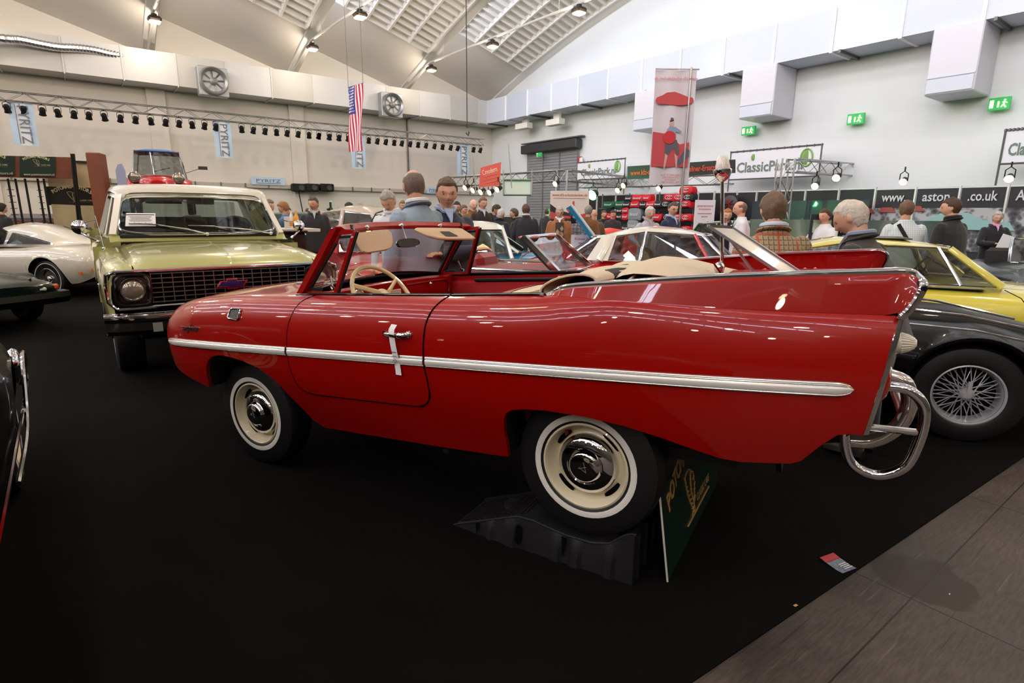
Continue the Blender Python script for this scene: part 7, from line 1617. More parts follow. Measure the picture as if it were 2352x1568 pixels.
# ---- hanging light blue banners
BBL = mat('banner_blue', 'BCD3EA', .7); BWH = mat('banner_white', 'E4E8EE', .7); INKB = mat('ink_banner', '70747E', .7)
for k, (xl, xr_, yt, yb, lab) in enumerate([(33, 90, 221, 334, 'pale blue hanging banner with vertical lettering at far left'), (497, 536, 268, 362, 'pale blue hanging banner above the green truck bonnet side'), (809, 840, 305, 387, 'pale blue hanging banner partly behind the striped flag'), (1051, 1077, 325, 404, 'pale blue hanging banner nearest the hall corner')]):
    P = planeq([lw(xl, yt, 2.4), lw(xr_, yt+3, 2.4), lw(xr_, yb, 2.4), lw(xl, yb, 2.4)]); 
    for p in P[:2]: p.z = zt_-.05
    o = P[3]; t = thing('banner', lab, 'banner', o, 0, 'hanging banners with the same lettering'); ux = (P[2]-P[3]); uy = (P[0]-P[3]); n = ux.cross(uy).normalized()
    m = MB(); m.grid([[ux*u+uy*v+n*(.03*sin(v*5+u*4+k)) for u in [i/8 for i in range(9)]] for v in [j/10 for j in range(11)]], 0); m.grid([[ux*u+uy*v+n*(.006+.03*sin(v*5+u*4+k)) for u in [.28+.44*i/6 for i in range(7)]] for v in [j/10 for j in range(11)]], 1); m.build('cloth', [BBL, BWH], t)
    m = MB(); T = Matrix.Translation((ux+uy)/2+n*.05) @ basis((0, 0, 0), -uy, ux); add_text(m, 'PYRITZ', T @ Matrix.Translation((0, .04, 0)), ux.length*.62, ext=.004, width=uy.length*.9); m.bar(T @ Vector((-uy.length*.46, -ux.length*.22, 0)), T @ Vector((uy.length*.46, -ux.length*.22, 0)), .03, .004); m.build('lettering', INKB, t, smooth=0)
    m = MB(); m.tube([uy+Vector((0, 0, .02)), uy+ux+Vector((0, 0, .02))], .02, 6); m.build('bar', TRUS, t)
for xl, xr_, yt, yb, lab in ((578, 655, 406, 424, 'small pale blue wall sign above the trunking, left of the pipe'), (981, 1015, 429, 444, 'small pale blue wall sign right of the pipe, half hidden')):
    t, T, w_, h_ = billboard('wall_sign', lab, 'sign', planeq([lw(xl, yt, .25), lw(xr_, yt+1, .25), lw(xr_, yb+1, .25), lw(xl, yb, .25)]), BBL, 'small signs on the left wall')
    m = MB(); add_text(m, 'PYRITZ', T, h_*.55, ext=.01, width=w_*.72); m.bar(T @ Vector((-w_*.36, -h_*.28, .01)), T @ Vector((w_*.36, -h_*.28, .01)), .03, .01); m.build('lettering', INKB, t, smooth=0)
for k, px in enumerate((686, 716, 750)):
    p = lw(px, 431, .5); t = thing('loudspeaker', 'small black loudspeaker on the wall trunking, '+['left one of three, above a cable', 'middle one of three', 'right one of three'][k], 'speaker', p, A1, 'black speakers on the left wall')
    m = MB(); m.box((0, 0, 0), (.75, .4, .42), 0, None, .05); m.build('cabinet', SPB, t); m = MB(); m.lathe([(.15, 0), (.13, .02), (0, .0)], 14, T=Matrix.Translation((.1, -.2, 0)) @ Matrix.Rotation(pi/2, 4, 'X')); m.build('cone', mat('cone_grey', (.25, .24, .23), .5), t)
p = lw(686, 440, .4); m = MB(); m.tube([p, p+Vector((.15, -.05, -1.0)), p+Vector((.2, -.05, -p.z+.05))], .03, 6); o = m.build('power_cable', BLK); tag(o, 'black cable hanging from the left loudspeaker to the floor', 'cable')
# ---- stars and stripes flag
A = at(800, 201, 15.8); B = at(832, 191, 15.3); Cc = at(803, 349, 15.8); Dd = at(832, 346, 15.3); fl = thing('striped_flag', 'red and white striped flag with a blue starred corner, hanging from the roof', 'flag', A)
def fp(u, v): return A.lerp(B, u).lerp(Cc.lerp(Dd, u), v)-A+Vector((.03*sin(v*6+u*7), 0, 0))
nF = (B-A).cross(Cc-A).normalized(); nF = nF if nF.y < 0 else -nF
m = MB()
for i in range(13): m.grid([[fp(u, v) for u in (i/13, (i+.5)/13, (i+1)/13)] for v in [k/14 for k in range(15)]], 0 if i % 2 == 0 else 1)
m.build('stripes', [mat('flag_red', 'C2203C', .7), mat('flag_white', 'EEE8EE', .7)], fl)
m = MB(); m.grid([[fp(u, v)+nF*.012 for u in (0, .27, .54)] for v in [.42*k/8 for k in range(9)]]); ca = m.build('canton', mat('flag_blue', '2C3A98', .7), fl)
m = MB()
for i in range(9):
    for j in range(5+(i % 2 == 0)):
        u = .05+.088*j+(.0 if i % 2 == 0 else .044); v = .025+.045*i; c = fp(u, v)+nF*.02; ux = (B-A).normalized(); m.prism([c+(ux*cos(q)*(1 if k % 2 else .45)+Z3*sin(q)*(1 if k % 2 else .45))*.026 for k, q in enumerate([2*pi*z/10+pi/2 for z in range(10)])], nF*.004)
m.build('stars', mat('flag_white', 'EEE8EE', .7), ca, smooth=0)
m = MB(); m.tube([fp(0, 0), fp(1, 0)], .012, 6); m.tube([fp(0, 0), fp(0, 0)+Vector((0, 0, 6))], .006, 4); m.tube([fp(1, 0), fp(1, 0)+Vector((0, 0, 6))], .006, 4); m.build('hanging_line', GREYM, fl)
# ---- tall banner with the covered car (seen from behind: mirrored)
tb = [at(1488, 161, 12.4), at(1586, 161, 12.4), at(1581, 424, 12.4), at(1490, 424, 12.4)]; P = planeq(tb)
o = P[3]; tbn = thing('tall_banner', 'tall translucent banner picturing a red covered car and a woman, hung from a pole', 'banner', o); ux = P[2]-P[3]; uy = P[0]-P[3]; nB = ux.cross(uy).normalized(); W_, H_ = ux.length, uy.length; ux.normalize(); uy.normalize()
def wv(x, y): return .02*sin(x*14+y*1.5)
m = MB(); m.grid([[ux*W_*u+uy*H_*v+nB*wv(W_*u, H_*v) for u in [i/20 for i in range(21)]] for v in [j/20 for j in range(21)]]); m.build('cloth', mat('banner_pinkish', 'D9D2DA', .75), tbn)
def bshape(pts, mt, nm, par=tbn, d=.012, sc=1):
    m = MB(); m.prism([ux*W_*x+uy*H_*y+nB*(d+.02) for x, y in pts], nB*.002); return m.build(nm, mt, par, smooth=0)
PR_ = mat('print_red', 'C44A50', .7); PG = mat('print_grey', '5E5A66', .7); PS = mat('print_skin', 'C9A59C', .7); PBl = mat('print_denim', '8C9AB4', .7)
bshape([(.03, .735), (.06, .765), (.20, .785), (.30, .808), (.50, .815), (.66, .795), (.80, .775), (.94, .765), (.97, .735), (.92, .715), (.80, .705), (.55, .698), (.30, .708), (.10, .712)], PR_, 'covered_car_print')
bshape([(.02, .16), (.93, .16), (.93, .38), (.70, .36), (.40, .45), (.02, .47)], PR_, 'red_car_print', d=.010)
bshape([(.60, .17), (.72, .17), (.95, .25), (.95, .31), (.85, .33)], PG, 'car_wheel_print', d=.013)
m = MB()
def bs(pts, mi, d=.018): m.prism([ux*W_*x+uy*H_*y+nB*(d+.02) for x, y in pts], nB*.002, mi)
bs([(.34, .40), (.62, .40), (.70, .30), (.66, .255), (.56, .33), (.42, .26), (.34, .28)], 0); bs([(.42, .26), (.36, .14), (.33, .14), (.35, .28)], 1); bs([(.66, .255), (.67, .15), (.64, .15), (.58, .28)], 1)
bs([(.36, .49), (.44, .52), (.58, .51), (.72, .475), (.72, .46), (.58, .47), (.60, .40), (.36, .40)], 2); bs([(.42, .52), (.42, .565), (.50, .57), (.53, .53), (.48, .51)], 1); bs([(.42, .555), (.44, .595), (.50, .59), (.52, .565)], 0)
m.build('woman_print', [PG, PS, PBl], tbn, smooth=0)
m = MB(); m.lathe([(.13, 0), (0, .002)], 20, T=basis(ux*W_*.43+uy*H_*.42+nB*.05, ux, uy)); m.build('bag_print', mat('print_red_deep', 'C83038', .7), tbn)
m = MB(); Tm = basis((0, 0, 0), ux, uy)
def btext(s_, x, y, size, w_=None): 
    V, F_ = text_mesh(s_, size, ext=.001); k = (w_/max(.01, max(v.x for v in V)-min(v.x for v in V))) if w_ else 1
    m.add([ux*(W_*x-v.x*k)+uy*(H_*y+v.y)+nB*.045 for v in V], F_)
btext('www.kfz-schutzdecken.de', .5, .925, .09, .88); btext('DREI HAUTE ZUR', .52, .085, .06, .42); btext('KFZ WARTUNG', .52, .062, .05, .34); btext('SCHUTZ', .52, .042, .05, .22); btext('TEL. 02654 / 880', .52, .020, .05, .38); m.build('lettering', mat('print_red_text', 'D0565A', .7), tbn, smooth=0)
m = MB(); pt_ = at(1588, 155, 12.38); m.tube([pt_-o, Vector((pt_.x-.02, pt_.y, 0))-o], .022, 8); m.tube([uy*H_+Vector((0, 0, .02)), uy*H_+ux*W_+Vector((.05, 0, .02))], .014, 6); m.build('pole', TRUS, tbn)
# ---- roller door and signs on the right wall
P = planeq([rw(1211, 352, .12), rw(1322, 345, .12), rw(1322, 545, .12), rw(1211, 545, .12)]); 
for p in P[2:]: p.z = 0
o = P[3]; t = thing('roller_door', 'grey slatted roller door in the right wall near the corner', 'door', Vector((o.x, o.y, 0))); o = t.location; ux2 = P[2]-P[3]; m = MB(); nn = -D1
H2 = P[0].z
for k in range(int(H2/.16)): m.box(ux2/2+Z3*(.08+.16*k)+nn*0, (ux2.length, .05, .150), 0, basis((0, 0, 0), ux2, Z3.cross(ux2)).to_3x3(), .012)
m.build('slats', mat('slat_grey', '9C9DA0', .5, .4), t)
m = MB(); m.box(ux2/2+Z3*(H2+.25)+nn*.2, (ux2.length+.5, .5, .5), 0, basis((0, 0, 0), ux2, Z3.cross(ux2)).to_3x3(), .05); m.build('drum_housing', mat('housing_dark', (.20, .20, .21), .5), t)
m = MB()
for u in (0, .33, .66, 1): m.box(ux2*u+Z3*H2/2+nn*.06, (.05, .05, H2)); 
m.build('guide_rails', GREYM, t)
m = MB(); m.box(ux2*.5+Z3*(H2+.62)+nn*.1, (ux2.length+.9, .3, .06), 0, basis((0, 0, 0), ux2, Z3.cross(ux2)).to_3x3()); m.build('top_rail', GREYM, t)
EXG = mat('exit_green', '1F9A4A', .4, em='1F9A4A', es=.5); EXW = emit('exit_white', (.93, 1, .62), 3.2)
for px, py, w_, h_, lab in ((1717, 300, 30, 17, 'lit green exit sign nearest the tall banner'), (1963, 273, 38, 22, 'lit green exit sign in the middle of the right wall'), (2292, 238, 50, 26, 'lit green exit sign at the upper right')):
    t, T, W2, H3 = billboard('exit_sign', lab, 'sign', planeq([rw(px-w_/2, py-h_/2, .3), rw(px+w_/2, py-h_/2-2, .3), rw(px+w_/2, py+h_/2, .3), rw(px-w_/2, py+h_/2+2, .3)]), EXG, 'lit exit signs on the right wall', .12)
    m = MB(); m.box(T @ Vector((-W2*.30, 0, .01)), (.01, .01, .01)); R_ = T.to_3x3()
    m = MB(); m.prism([T @ Vector((x*W2, y*H3, .004)) for x, y in ((-.42, -.32), (-.24, -.32), (-.24, .30), (-.42, .30))], R_ @ Vector((0, 0, .004))); m.prism([T @ Vector((x*W2, y*H3, .004)) for x, y in ((-.06, -.30), (.02, -.30), (.02, .18), (-.06, .18))], R_ @ Vector((0, 0, .004)))
    m.ball(T @ Vector((.26*W2, .25*H3, .01)), .05*W2, 8); m.tube([T @ Vector((.26*W2, .15*H3, .01)), T @ Vector((.22*W2, -.08*H3, .01)), T @ Vector((.34*W2, -.34*H3, .01))], .035*W2, 6); m.tube([T @ Vector((.22*W2, -.08*H3, .01)), T @ Vector((.12*W2, -.30*H3, .01))], .03*W2, 6); m.tube([T @ Vector((.16*W2, .08*H3, .01)), T @ Vector((.27*W2, .12*H3, .01)), T @ Vector((.38*W2, .0, .01))], .025*W2, 6); m.build('pictogram', EXW, t)
t, T, W2, H3 = billboard('exit_sign', 'small green sign hanging on the roller door housing', 'sign', planeq([rw(1231, 351, .7), rw(1244, 350, .7), rw(1244, 359, .7), rw(1231, 360, .7)]), EXG, None, .05)
m = MB(); m.ball(T @ Vector((-.12, .05, .01)), .05, 6); m.bar(T @ Vector((-.12, .0, .01)), T @ Vector((-.1, -.13, .01)), .06, .01); m.bar(T @ Vector((.05, 0, .01)), T @ Vector((.2, 0, .01)), .05, .01); m.build('pictogram', mat('sign_white', 'F0F4F0', .5), t)
t, T, W2, H3 = billboard('fire_sign', 'small red and white sign right of the roller door', 'sign', planeq([rw(1328, 362, .2), rw(1337, 361, .2), rw(1337, 374, .2), rw(1328, 375, .2)]), mat('sign_white', 'F0F4F0', .5), None, .04)
m = MB(); m.bar(T @ Vector((-.0, -.18, .01)), T @ Vector((0, .2, .01)), .24, .01); m.build('red_panel', mat('sign_red', 'B8321E', .5), t); m = MB(); m.bar(T @ Vector((0, -.1, .02)), T @ Vector((0, .12, .02)), .05, .01); m.build('figure_mark', mat('sign_white', 'F0F4F0', .5), t)
# ---- white banners on frames before the right wall
BCL = mat('banner_cloth_white', 'E6E6EC', .75, bump=.3, bump_s=2.5); TXG = mat('text_grey_green', '6E7E74', .7); TXL = mat('logo_green', '86B060', .6)
for k, (xl, xr_, ytl, ytr, ybl, ybr, lab) in enumerate([(1325, 1434, 372, 366, 412, 410, 'white framed banner with park lettering right of the roller door'), (1674, 1880, 348, 335, 412, 405, 'white framed banner with park lettering in the middle of the right wall'), (2296, 2420, 300, 290, 376, 372, 'white framed banner with large letters cut by the right edge')]):
    P = planeq([rw(xl, ytl, 1.2), rw(xr_, ytr, 1.2), rw(xr_, ybr, 1.2), rw(xl, ybl, 1.2)]); t, T, W2, H3 = billboard('framed_banner', lab, 'banner', P, BCL, 'white framed banners on the right wall', .01)
    m = MB(); c = [T @ Vector((sx*W2/2, sy*H3/2, 0)) for sx, sy in ((-1, -1), (1, -1), (1, 1), (-1, 1))]
    for a, b in zip(c, c[1:]+c[:1]): m.tube([a, b], .03, 5)
    for u in (0, 1): m.tube([c[0].lerp(c[1], u), c[0].lerp(c[1], u)-Vector((0, 0, P[3].z))], .03, 5)
    for i in range(14): m.ball(c[3].lerp(c[2], i/13), .05, 6)
    m.build('frame', GREYM, t)
    m = MB(); add_text(m, 'ClassicPark.nl' if k < 2 else 'ClassicPark', T @ Matrix.Translation((-.04*W2 if k < 2 else W2*.18, -.10*H3, 0)), H3*.50, ext=.008, width=W2*(.74 if k < 2 else 1.15), bold=.012); m.build('lettering', TXG, t, smooth=0)
    if k < 2:
        m = MB(); m.ball(T @ Vector((.36*W2, .12*H3, .02)), (.17*H3, .03, .24*H3), 14); m.build('emblem_ball', TXL, t); m = MB(); m.ball(T @ Vector((-.22*W2, .26*H3, .02)), (.09*H3, .03, .12*H3), 10); m.build('emblem_dot', TXL, t); m = MB(); m.tube([T @ Vector((.36*W2+.2*H3*cos(q), .12*H3+.28*H3*sin(q), .02)) for q in [2*pi*i/20 for i in range(20)]], .03, 5, closed=True); m.build('emblem_ring', TXL, t)
# ---- main trusses of the right stands
def hz(px, py, h): return gz(px, py, h)
TA = hz(1302, 391, 3.25); TBp = hz(1035, 408, 3.25); TC = hz(1560, 425, 3.12)
truss(TA, TBp, .42, 'long truss running left from the kiosk corner before the roller door', 'trusses', step=.6)
TC = TA+(TC-TA).normalized()*10.5; TC.z = 3.25
truss(TA, TC, .42, 'long truss running right from the kiosk corner below the white banner', 'trusses', step=.6)
truss(Vector((TA.x, TA.y, 0)), TA, .42, 'upright truss tower at the kiosk corner', 'trusses', step=.6)
T1 = hz(1335, 413, 3.05); T2 = hz(1660, 402, 3.05); truss(T1, T2, .36, 'thin truss behind the black lettered banner', 'trusses', step=.55, r=.022)
E1 = hz(1820, 365, 3.4); E2 = hz(2118, 392, 3.4); E3 = hz(2420, 374, 3.4)
truss(E1, E2, .42, 'truss running inward over the aston stand from the tower', 'trusses', step=.6)
truss(E2, E3, .42, 'truss running to the right edge over the aston stand', 'trusses', step=.6)
truss(Vector((E1.x, E1.y, 0)), E1, .42, 'upright truss tower left of the aston stand', 'trusses', step=.6)
truss(Vector((E2.x, E2.y, 0)), E2, .36, 'upright truss tower at the inner corner of the aston stand', 'trusses', step=.6)
U1 = hz(1640, 404, 3.2); truss(U1, hz(1835, 402, 3.2), .34, 'thin truss under the middle white banner', 'trusses', step=.5, r=.02)
FL = emit('flood_glow', (1, .80, .52), 16); GLG = emit('green_glow', (.25, 1, .45), 30)
def flood(px, py, Y, lab, em=FL, face=-.8, r=.10, light=None):
    p = at(px, py, Y); t = thing('floodlight', lab, 'floodlight', p, face, 'stand floodlights')
    R = Matrix.Rotation(radians(115), 4, 'X')
    m = MB(); m.lathe([(0, -.16), (r*.7, -.15), (r*.85, -.05), (r*1.05, .06), (r*1.0, .06)], 14, T=R); m.tube([(-r, 0, 0), (-r, 0, .2), (0, 0, .28), (r, 0, .2), (r, 0, 0)], .015, 5); m.tube([(0, 0, .28), (0, 0, .4)], .02, 5); m.build('housing', SPB, t)
    m = MB(); m.lathe([(r*.98, .055), (r*.6, .075), (0, .08)], 14, T=R); m.build('lens', em, t)
    if light:
        ld = bpy.data.lights.new('floodlight_light', 'POINT'); ld.energy = light[0]; ld.color = light[1]; ld.shadow_soft_size = .1; lo = bpy.data.objects.new('floodlight_light', ld); COL.objects.link(lo); lo.parent = t; lo.location = (0, -.3, -.05)
    return t
for a in [(1070, 430, 21, 'black floodlight left of the red flag'), (1088, 436, 21, 'round lit floodlight just below the left floodlight'), (1144, 434, 20, 'lit floodlight right of the red flag on a stand'), (1106, 440, 20.5, 'small floodlight under the red flag, left'), (1126, 441, 20.5, 'small floodlight under the red flag, right'), (1277, 421, 21, 'floodlight hanging beside the kiosk truss corner'), (1433, 425, 22, 'large lit floodlight on the right hand truss'), (1420, 436, 22, 'small lit floodlight below the large one'), (1514, 432, 22, 'lit floodlight under the tall banner'),
          (1922, 407, 16, 'large lit floodlight under the aston truss beside the tower'), (1873, 426, 17, 'small lit floodlight right of the truss tower'), (2075, 416, 17, 'bright floodlight above the letters www'), (2318, 409, 15, 'bright floodlight above the letters co.uk')]: flood(*a)
flood(1362, 447, 19, 'bright green floodlight beside the bag shelves', GLG, r=.17, light=(260, (.1, 1, .3)))
# red flag, pale screen, mast
t, T, W2, H3 = billboard('red_flag', 'small red flag with pale lettering above the left floodlights', 'flag', [at(1104, 385, 20), at(1151, 372, 20), at(1148, 426, 20), at(1100, 430, 20)], mat('flag_red_pale', 'E0564E', .7))
m = MB(); add_text(m, 'Cmodern', T @ Matrix.Translation((0, .12, 0)) @ Matrix.Rotation(.2, 4, 'Z'), .24, ext=.004, width=W2*.72)
for k in range(3): m.bar(T @ Vector((-W2*.35, -.06-.11*k, .003)), T @ Vector((W2*.35, .02-.11*k, .003)), .035, .003)
m.build('lettering', mat('flag_text', 'F2D2C8', .7), t, smooth=0); m = MB(); m.tube([T @ Vector((W2*.98, -.5, 0)), T @ Vector((W2*.98, .95, 0))], .02, 5); m.tube([T @ Vector((-W2*.75, -.5, 0)), T @ Vector((-W2*.75, .6, 0))], .02, 5); m.build('poles', TRUS, t)
t, T, W2, H3 = billboard('projection_screen', 'pale pinkish screen hanging under the left truss', 'screen', planeq([at(1156, 416, 23), at(1221, 411, 23), at(1221, 448, 23), at(1156, 448, 23)]), mat('screen_pink', 'D8C8CC', .7)); m = MB()
c = [T @ Vector((sx*W2/2, sy*H3/2, .02)) for sx, sy in ((-1, -1), (1, -1), (1, 1), (-1, 1))]
for a, b in zip(c, c[1:]+c[:1]): m.tube([a, b], .04, 5)
m.tube([c[3], c[3]+Z3*.4], .02); m.tube([c[2], c[2]+Z3*.4], .02); m.build('frame', TRUS, t)
# black lettered banner
BKB = mat('banner_black', '2A2626', .6, coat=.2); TXO = mat('text_orange', 'D0482C', .6)
t, T, W2, H3 = billboard('black_banner', 'long black banner with orange web address behind the tall banner', 'banner', [at(1441, 382, 19), at(1689, 366, 17), at(1689, 397, 17), at(1441, 412, 19)], BKB)
m = MB(); add_text(m, 'www.kfz-schutzdecken.de  Zoellner-Ersatzteile.de', T, H3*.55, ext=.006, width=W2*.93, bold=.004); m.build('lettering', TXO, t, smooth=0)
# kiosk: sign wall, black panels, shelves with folded covers in bags
t, T, W2, H3 = billboard('sign_wall', 'white sign wall with a red web address left of the green light', 'sign', planeq([at(1262, 436, 17), at(1350, 440, 17), at(1350, 545, 17), at(1262, 545, 17)]), mat('sign_cream', 'DDD6CC', .6))
m = MB(); add_text(m, 'www.kfz-schutzdecken.de', T @ Matrix.Translation((0, H3*.41, 0)), .11, ext=.003, width=W2*.9); m.bar(T @ Vector((-W2*.42, H3*.345, .002)), T @ Vector((W2*.40, H3*.345, .002)), .02, .002); m.build('lettering', mat('text_red_brown', 'B8503C', .6), t, smooth=0)
m = MB(); m.prism([T @ Vector((x*W2, y*H3, .002)) for x, y in ((-.5, .22), (-.3, .10), (-.1, .05), (.2, -.02), (.5, -.06), (.5, -.2), (-.5, -.2))], T.to_3x3() @ Vector((0, 0, .003)), 0); m.prism([T @ Vector((x*W2, y*H3, .006)) for x, y in ((-.5, .06), (-.2, -.02), (.1, -.05), (.5, .05), (.5, -.08), (-.5, -.10))], T.to_3x3() @ Vector((0, 0, .003)), 1); m.prism([T @ Vector((x*W2, y*H3, .006)) for x, y in ((.02, .02), (.08, .28), (.12, .28), (.13, .0))], T.to_3x3() @ Vector((0, 0, .003)), 1); m.build('picture', [mat('print_black', '2C2426', .6), PR_], t, smooth=0)
BPAN = mat('panel_black', '1E1D22', .5); POST = mat('post_white', 'D8D8D8', .35, .4)
def panelwall(name, lab, pxs, ytop, f, cat='partition', hmat=BPAN, z0=0):
    P = [f(px, ytop(px)) for px in pxs]; zt = sum(p.z for p in P)/len(P); o = Vector((P[0].x, P[0].y, 0)); t = thing(name, lab, cat, o)
    for a, b in zip(P, P[1:]):
        a2 = Vector((a.x, a.y, 0))-o; b2 = Vector((b.x, b.y, 0))-o; n = (b2-a2).cross(Z3).normalized()
        m = MB(); m.prism([a2+Z3*z0, b2+Z3*z0, b2+Z3*zt, a2+Z3*zt], n*-.04); m.build('panel', hmat, t, smooth=0)
    for a in P: a2 = Vector((a.x, a.y, 0))-o; m = MB(); m.tube([a2, a2+Z3*(zt+.05)], .045, 6); m.build('post', POST, t)
    m = MB(); m.tube([Vector((P[0].x, P[0].y, zt))-o, Vector((P[-1].x, P[-1].y, zt))-o], .03, 6); m.build('rail', POST, t)
    return t, P, zt
panelwall('partition_wall', 'black partition wall behind the shelves of bags', [1345, 1372, 1415, 1461, 1506, 1552, 1604, 1641], lambda x: 446, lambda x, y: rw(x, y, 3.0))
sh_t = thing('shelf_rack', 'dark wire shelves stacked with folded covers in bags', 'shelf', rw(1490, 479, 4.0)); so = sh_t.location
SL_ = [(478.5, 'a'), (507, 'b'), (533, 'c')]
sa = rw(1383, 479, 4.0); sb_ = rw(1592, 479, 4.0)
def shz_(py): return rw(1490, py, 4.0).z
for py, _ in SL_: z = shz_(py); m = MB(); m.bar(Vector((sa.x, sa.y, z))-so, Vector((sb_.x, sb_.y, z))-so, .5, .04); m.build('shelf_board', GREYM, sh_t)
for u in (0, .33, .66, 1): p = sa.lerp(sb_, u); m = MB(); m.tube([Vector((p.x, p.y, 0))-so, Vector((p.x, p.y, 2.4))-so], .03, 5); m.build('upright', GREYM, sh_t)
BAGC = {'g': mat('bag_green', '0E5A3C', .7), 'k': mat('bag_black', '1E1E22', .7), 'r': mat('bag_red', 'D01426', .65), 's': mat('bag_grey', '8A8E94', .7)}
BAGN = {'g': 'green', 'k': 'black', 'r': 'red', 's': 'grey'}
bags = [(1402, 0, 26, 'g'), (1428, 0, 24, 'g'), (1444, 0, 20, 'k'), (1463, 0, 22, 'r'), (1468, 1, 26, 'r'), (1489, 1, 16, 'r'), (1482, 0, 18, 'k'), (1499, 0, 22, 'r'), (1516, 0, 18, 'k'), (1535, 0, 18, 'k'), (1448, 1, 18, 'k'), (1542, 1, 24, 'r'), (1563, 1, 20, 'r'), (1578, 2, 24, 'r'), (1561, 0, 18, 'k'), (1580, 0, 18, 'r'), (1584, 1, 18, 'k'),
        (1409, 10, 22, 'r'), (1429, 10, 16, 'k'), (1442, 10, 16, 'r'), (1429, 11, 16, 'k'), (1442, 11, 16, 'r'), (1463, 10, 28, 's'), (1490, 10, 18, 'k'), (1513, 10, 22, 'r'), (1540, 10, 18, 'k'), (1563, 10, 20, 'r'), (1583, 10, 18, 'r'), (1444, 20, 18, 'k'), (1460, 20, 24, 's'), (1409, 20, 22, 'r'), (1490, 20, 22, 'k'), (1513, 20, 22, 'r'), (1563, 20, 18, 'k'), (1583, 20, 18, 'r')]
cnt = {}
for q_ in sorted(range(len(bags)), key=lambda i: (bags[i][1], bags[i][0])):
    k_ = (bags[q_][3], bags[q_][1]); cnt.setdefault(k_, []).append(q_)
for i, (px, lv, wpx, c) in enumerate(bags):
    row, up2 = lv//10, lv % 10; hgt = .25; 
    if c == 's': hgt = .46
    p = rw(px, 479, 4.3); z = shz_(SL_[row][0])+.03+up2*hgt; wid = wpx*.027
    lab = BAGN[c]+' cover bag, '+ORD(cnt[(c, lv)].index(i)+1)+' '+BAGN[c]+' from the left on the '+['top', 'middle', 'bottom'][row]+' shelf'+(', stacked highest' if up2 == 2 else ', second layer' if up2 else '')
    t = thing('cover_bag', lab, 'bag', Vector((p.x, p.y, z)), atan2(D2.y, D2.x), 'folded covers on the shelves')
    m = MB(); rows = []
    for j in range(9):
        v = j/8; s_ = 1-.10*abs(2*v-1)**3-.08*v; rows.append([Vector((wid/2*s_*abs(cos(a))**.35*(1 if cos(a) > 0 else -1), .2*s_*abs(sin(a))**.35*(1 if sin(a) > 0 else -1), v*hgt+.02*sin(a*3+i))) for a in [2*pi*k/20 for k in range(20)]])
    m.grid(rows, 0, cu=True); m.add(rows[-1], [tuple(range(20))]); m.add(rows[0], [tuple(range(20))]); m.build('bag', BAGC[c], t, smooth=50)
    m = MB(); T = basis((0, .205, hgt*.5), (-1, 0, 0), (0, 0, 1))
    if px < 1530: add_text(m, 'hood', T, hgt*.42, ext=.004, width=wid*.62, shear=.3, bold=.004)
    else: m.tube([T @ Vector((wid*.28*cos(q), hgt*.28*sin(q), 0)) for q in [.6+5*k/12 for k in range(13)]], .012, 5); m.tube([T @ Vector((wid*.1*cos(q), hgt*.16*sin(q), 0)) for q in [2*pi*k/10 for k in range(10)]], .010, 5)
    m.build('logo', mat('bag_logo', 'D8D4D4', .6), t, smooth=0)
t, T, W2, H3 = billboard('roll_up_sign', 'white poster board with red text right of the shelves', 'sign', planeq([at(1592, 459, 17), at(1638, 459, 17), at(1638, 530, 17), at(1592, 530, 17)]), mat('poster_white', 'E8E4EC', .6))
m = MB(); add_text(m, 'ZEIGEN SIE KONTUR', T @ Matrix.Translation((0, H3*.30, 0)), .07, ext=.002, width=W2*.8); add_text(m, 'MIT MASSGEFERTIGTEN', T @ Matrix.Translation((0, H3*.20, 0)), .05, ext=.002, width=W2*.6); add_text(m, 'TOPSCHUTZ & PASSFORM', T @ Matrix.Translation((0, H3*.06, 0)), .05, ext=.002, width=W2*.7); add_text(m, 'BERATEN', T @ Matrix.Translation((0, -H3*.04, 0)), .05, ext=.002, width=W2*.3); m.build('lettering', mat('text_pink', 'C86078', .6), t, smooth=0)
m = MB(); m.prism([T @ Vector((x*W2, y*H3, .003)) for x, y in ((-.48, -.45), (-.3, -.38), (.0, -.30), (.3, -.34), (.48, -.45))], T.to_3x3() @ Vector((0, 0, .003)), 0); m.prism([T @ Vector((x*W2, y*H3, .007)) for x, y in ((.12, -.42), (.15, -.20), (.22, -.20), (.26, -.42))], T.to_3x3() @ Vector((0, 0, .003)), 1); m.build('picture', [mat('print_black', '2C2426', .6), PR_], t, smooth=0)
m = MB(); p = at(1590, 560, 11.0); m.box(Vector((p.x, p.y, .55)), (1.2, .7, 1.1), 0, Matrix.Rotation(.1, 3, 'Z')); o = m.build('counter', mat('counter_black', '26242A', .5), smooth=0); tag(o, 'black counter beside the red and white car under the poster board', 'counter')
# dark stand wall and aston stand
pw, PP, ZT = panelwall('partition_wall', 'black partition wall of the aston stand left half', [1641, 1694, 1739, 1784, 1851, 1928, 2012], lambda x: 441-(x-1641)*.015, lambda x, y: rw(x, y, 1.6))
ap, PA, ZA = panelwall('aston_wall', 'photo wall with silver letters reading www. aston .co.uk', [2012, 2105, 2207, 2318, 2440], lambda x: 435-(x-2012)*.024, lambda x, y: rw(x, y, 1.6))
MUR = bpy.data.materials.new('mural_photo'); MUR.use_nodes = True; nt = MUR.node_tree; b = nt.nodes['Principled BSDF']; b.inputs['Roughness'].default_value = .6
tc = nt.nodes.new('ShaderNodeTexCoord'); vo = nt.nodes.new('ShaderNodeTexVoronoi'); vo.inputs['Scale'].default_value = 7; n_ = nt.nodes.new('ShaderNodeTexNoise'); n_.inputs['Scale'].default_value = 1.6; n_.inputs['Detail'].default_value = 8
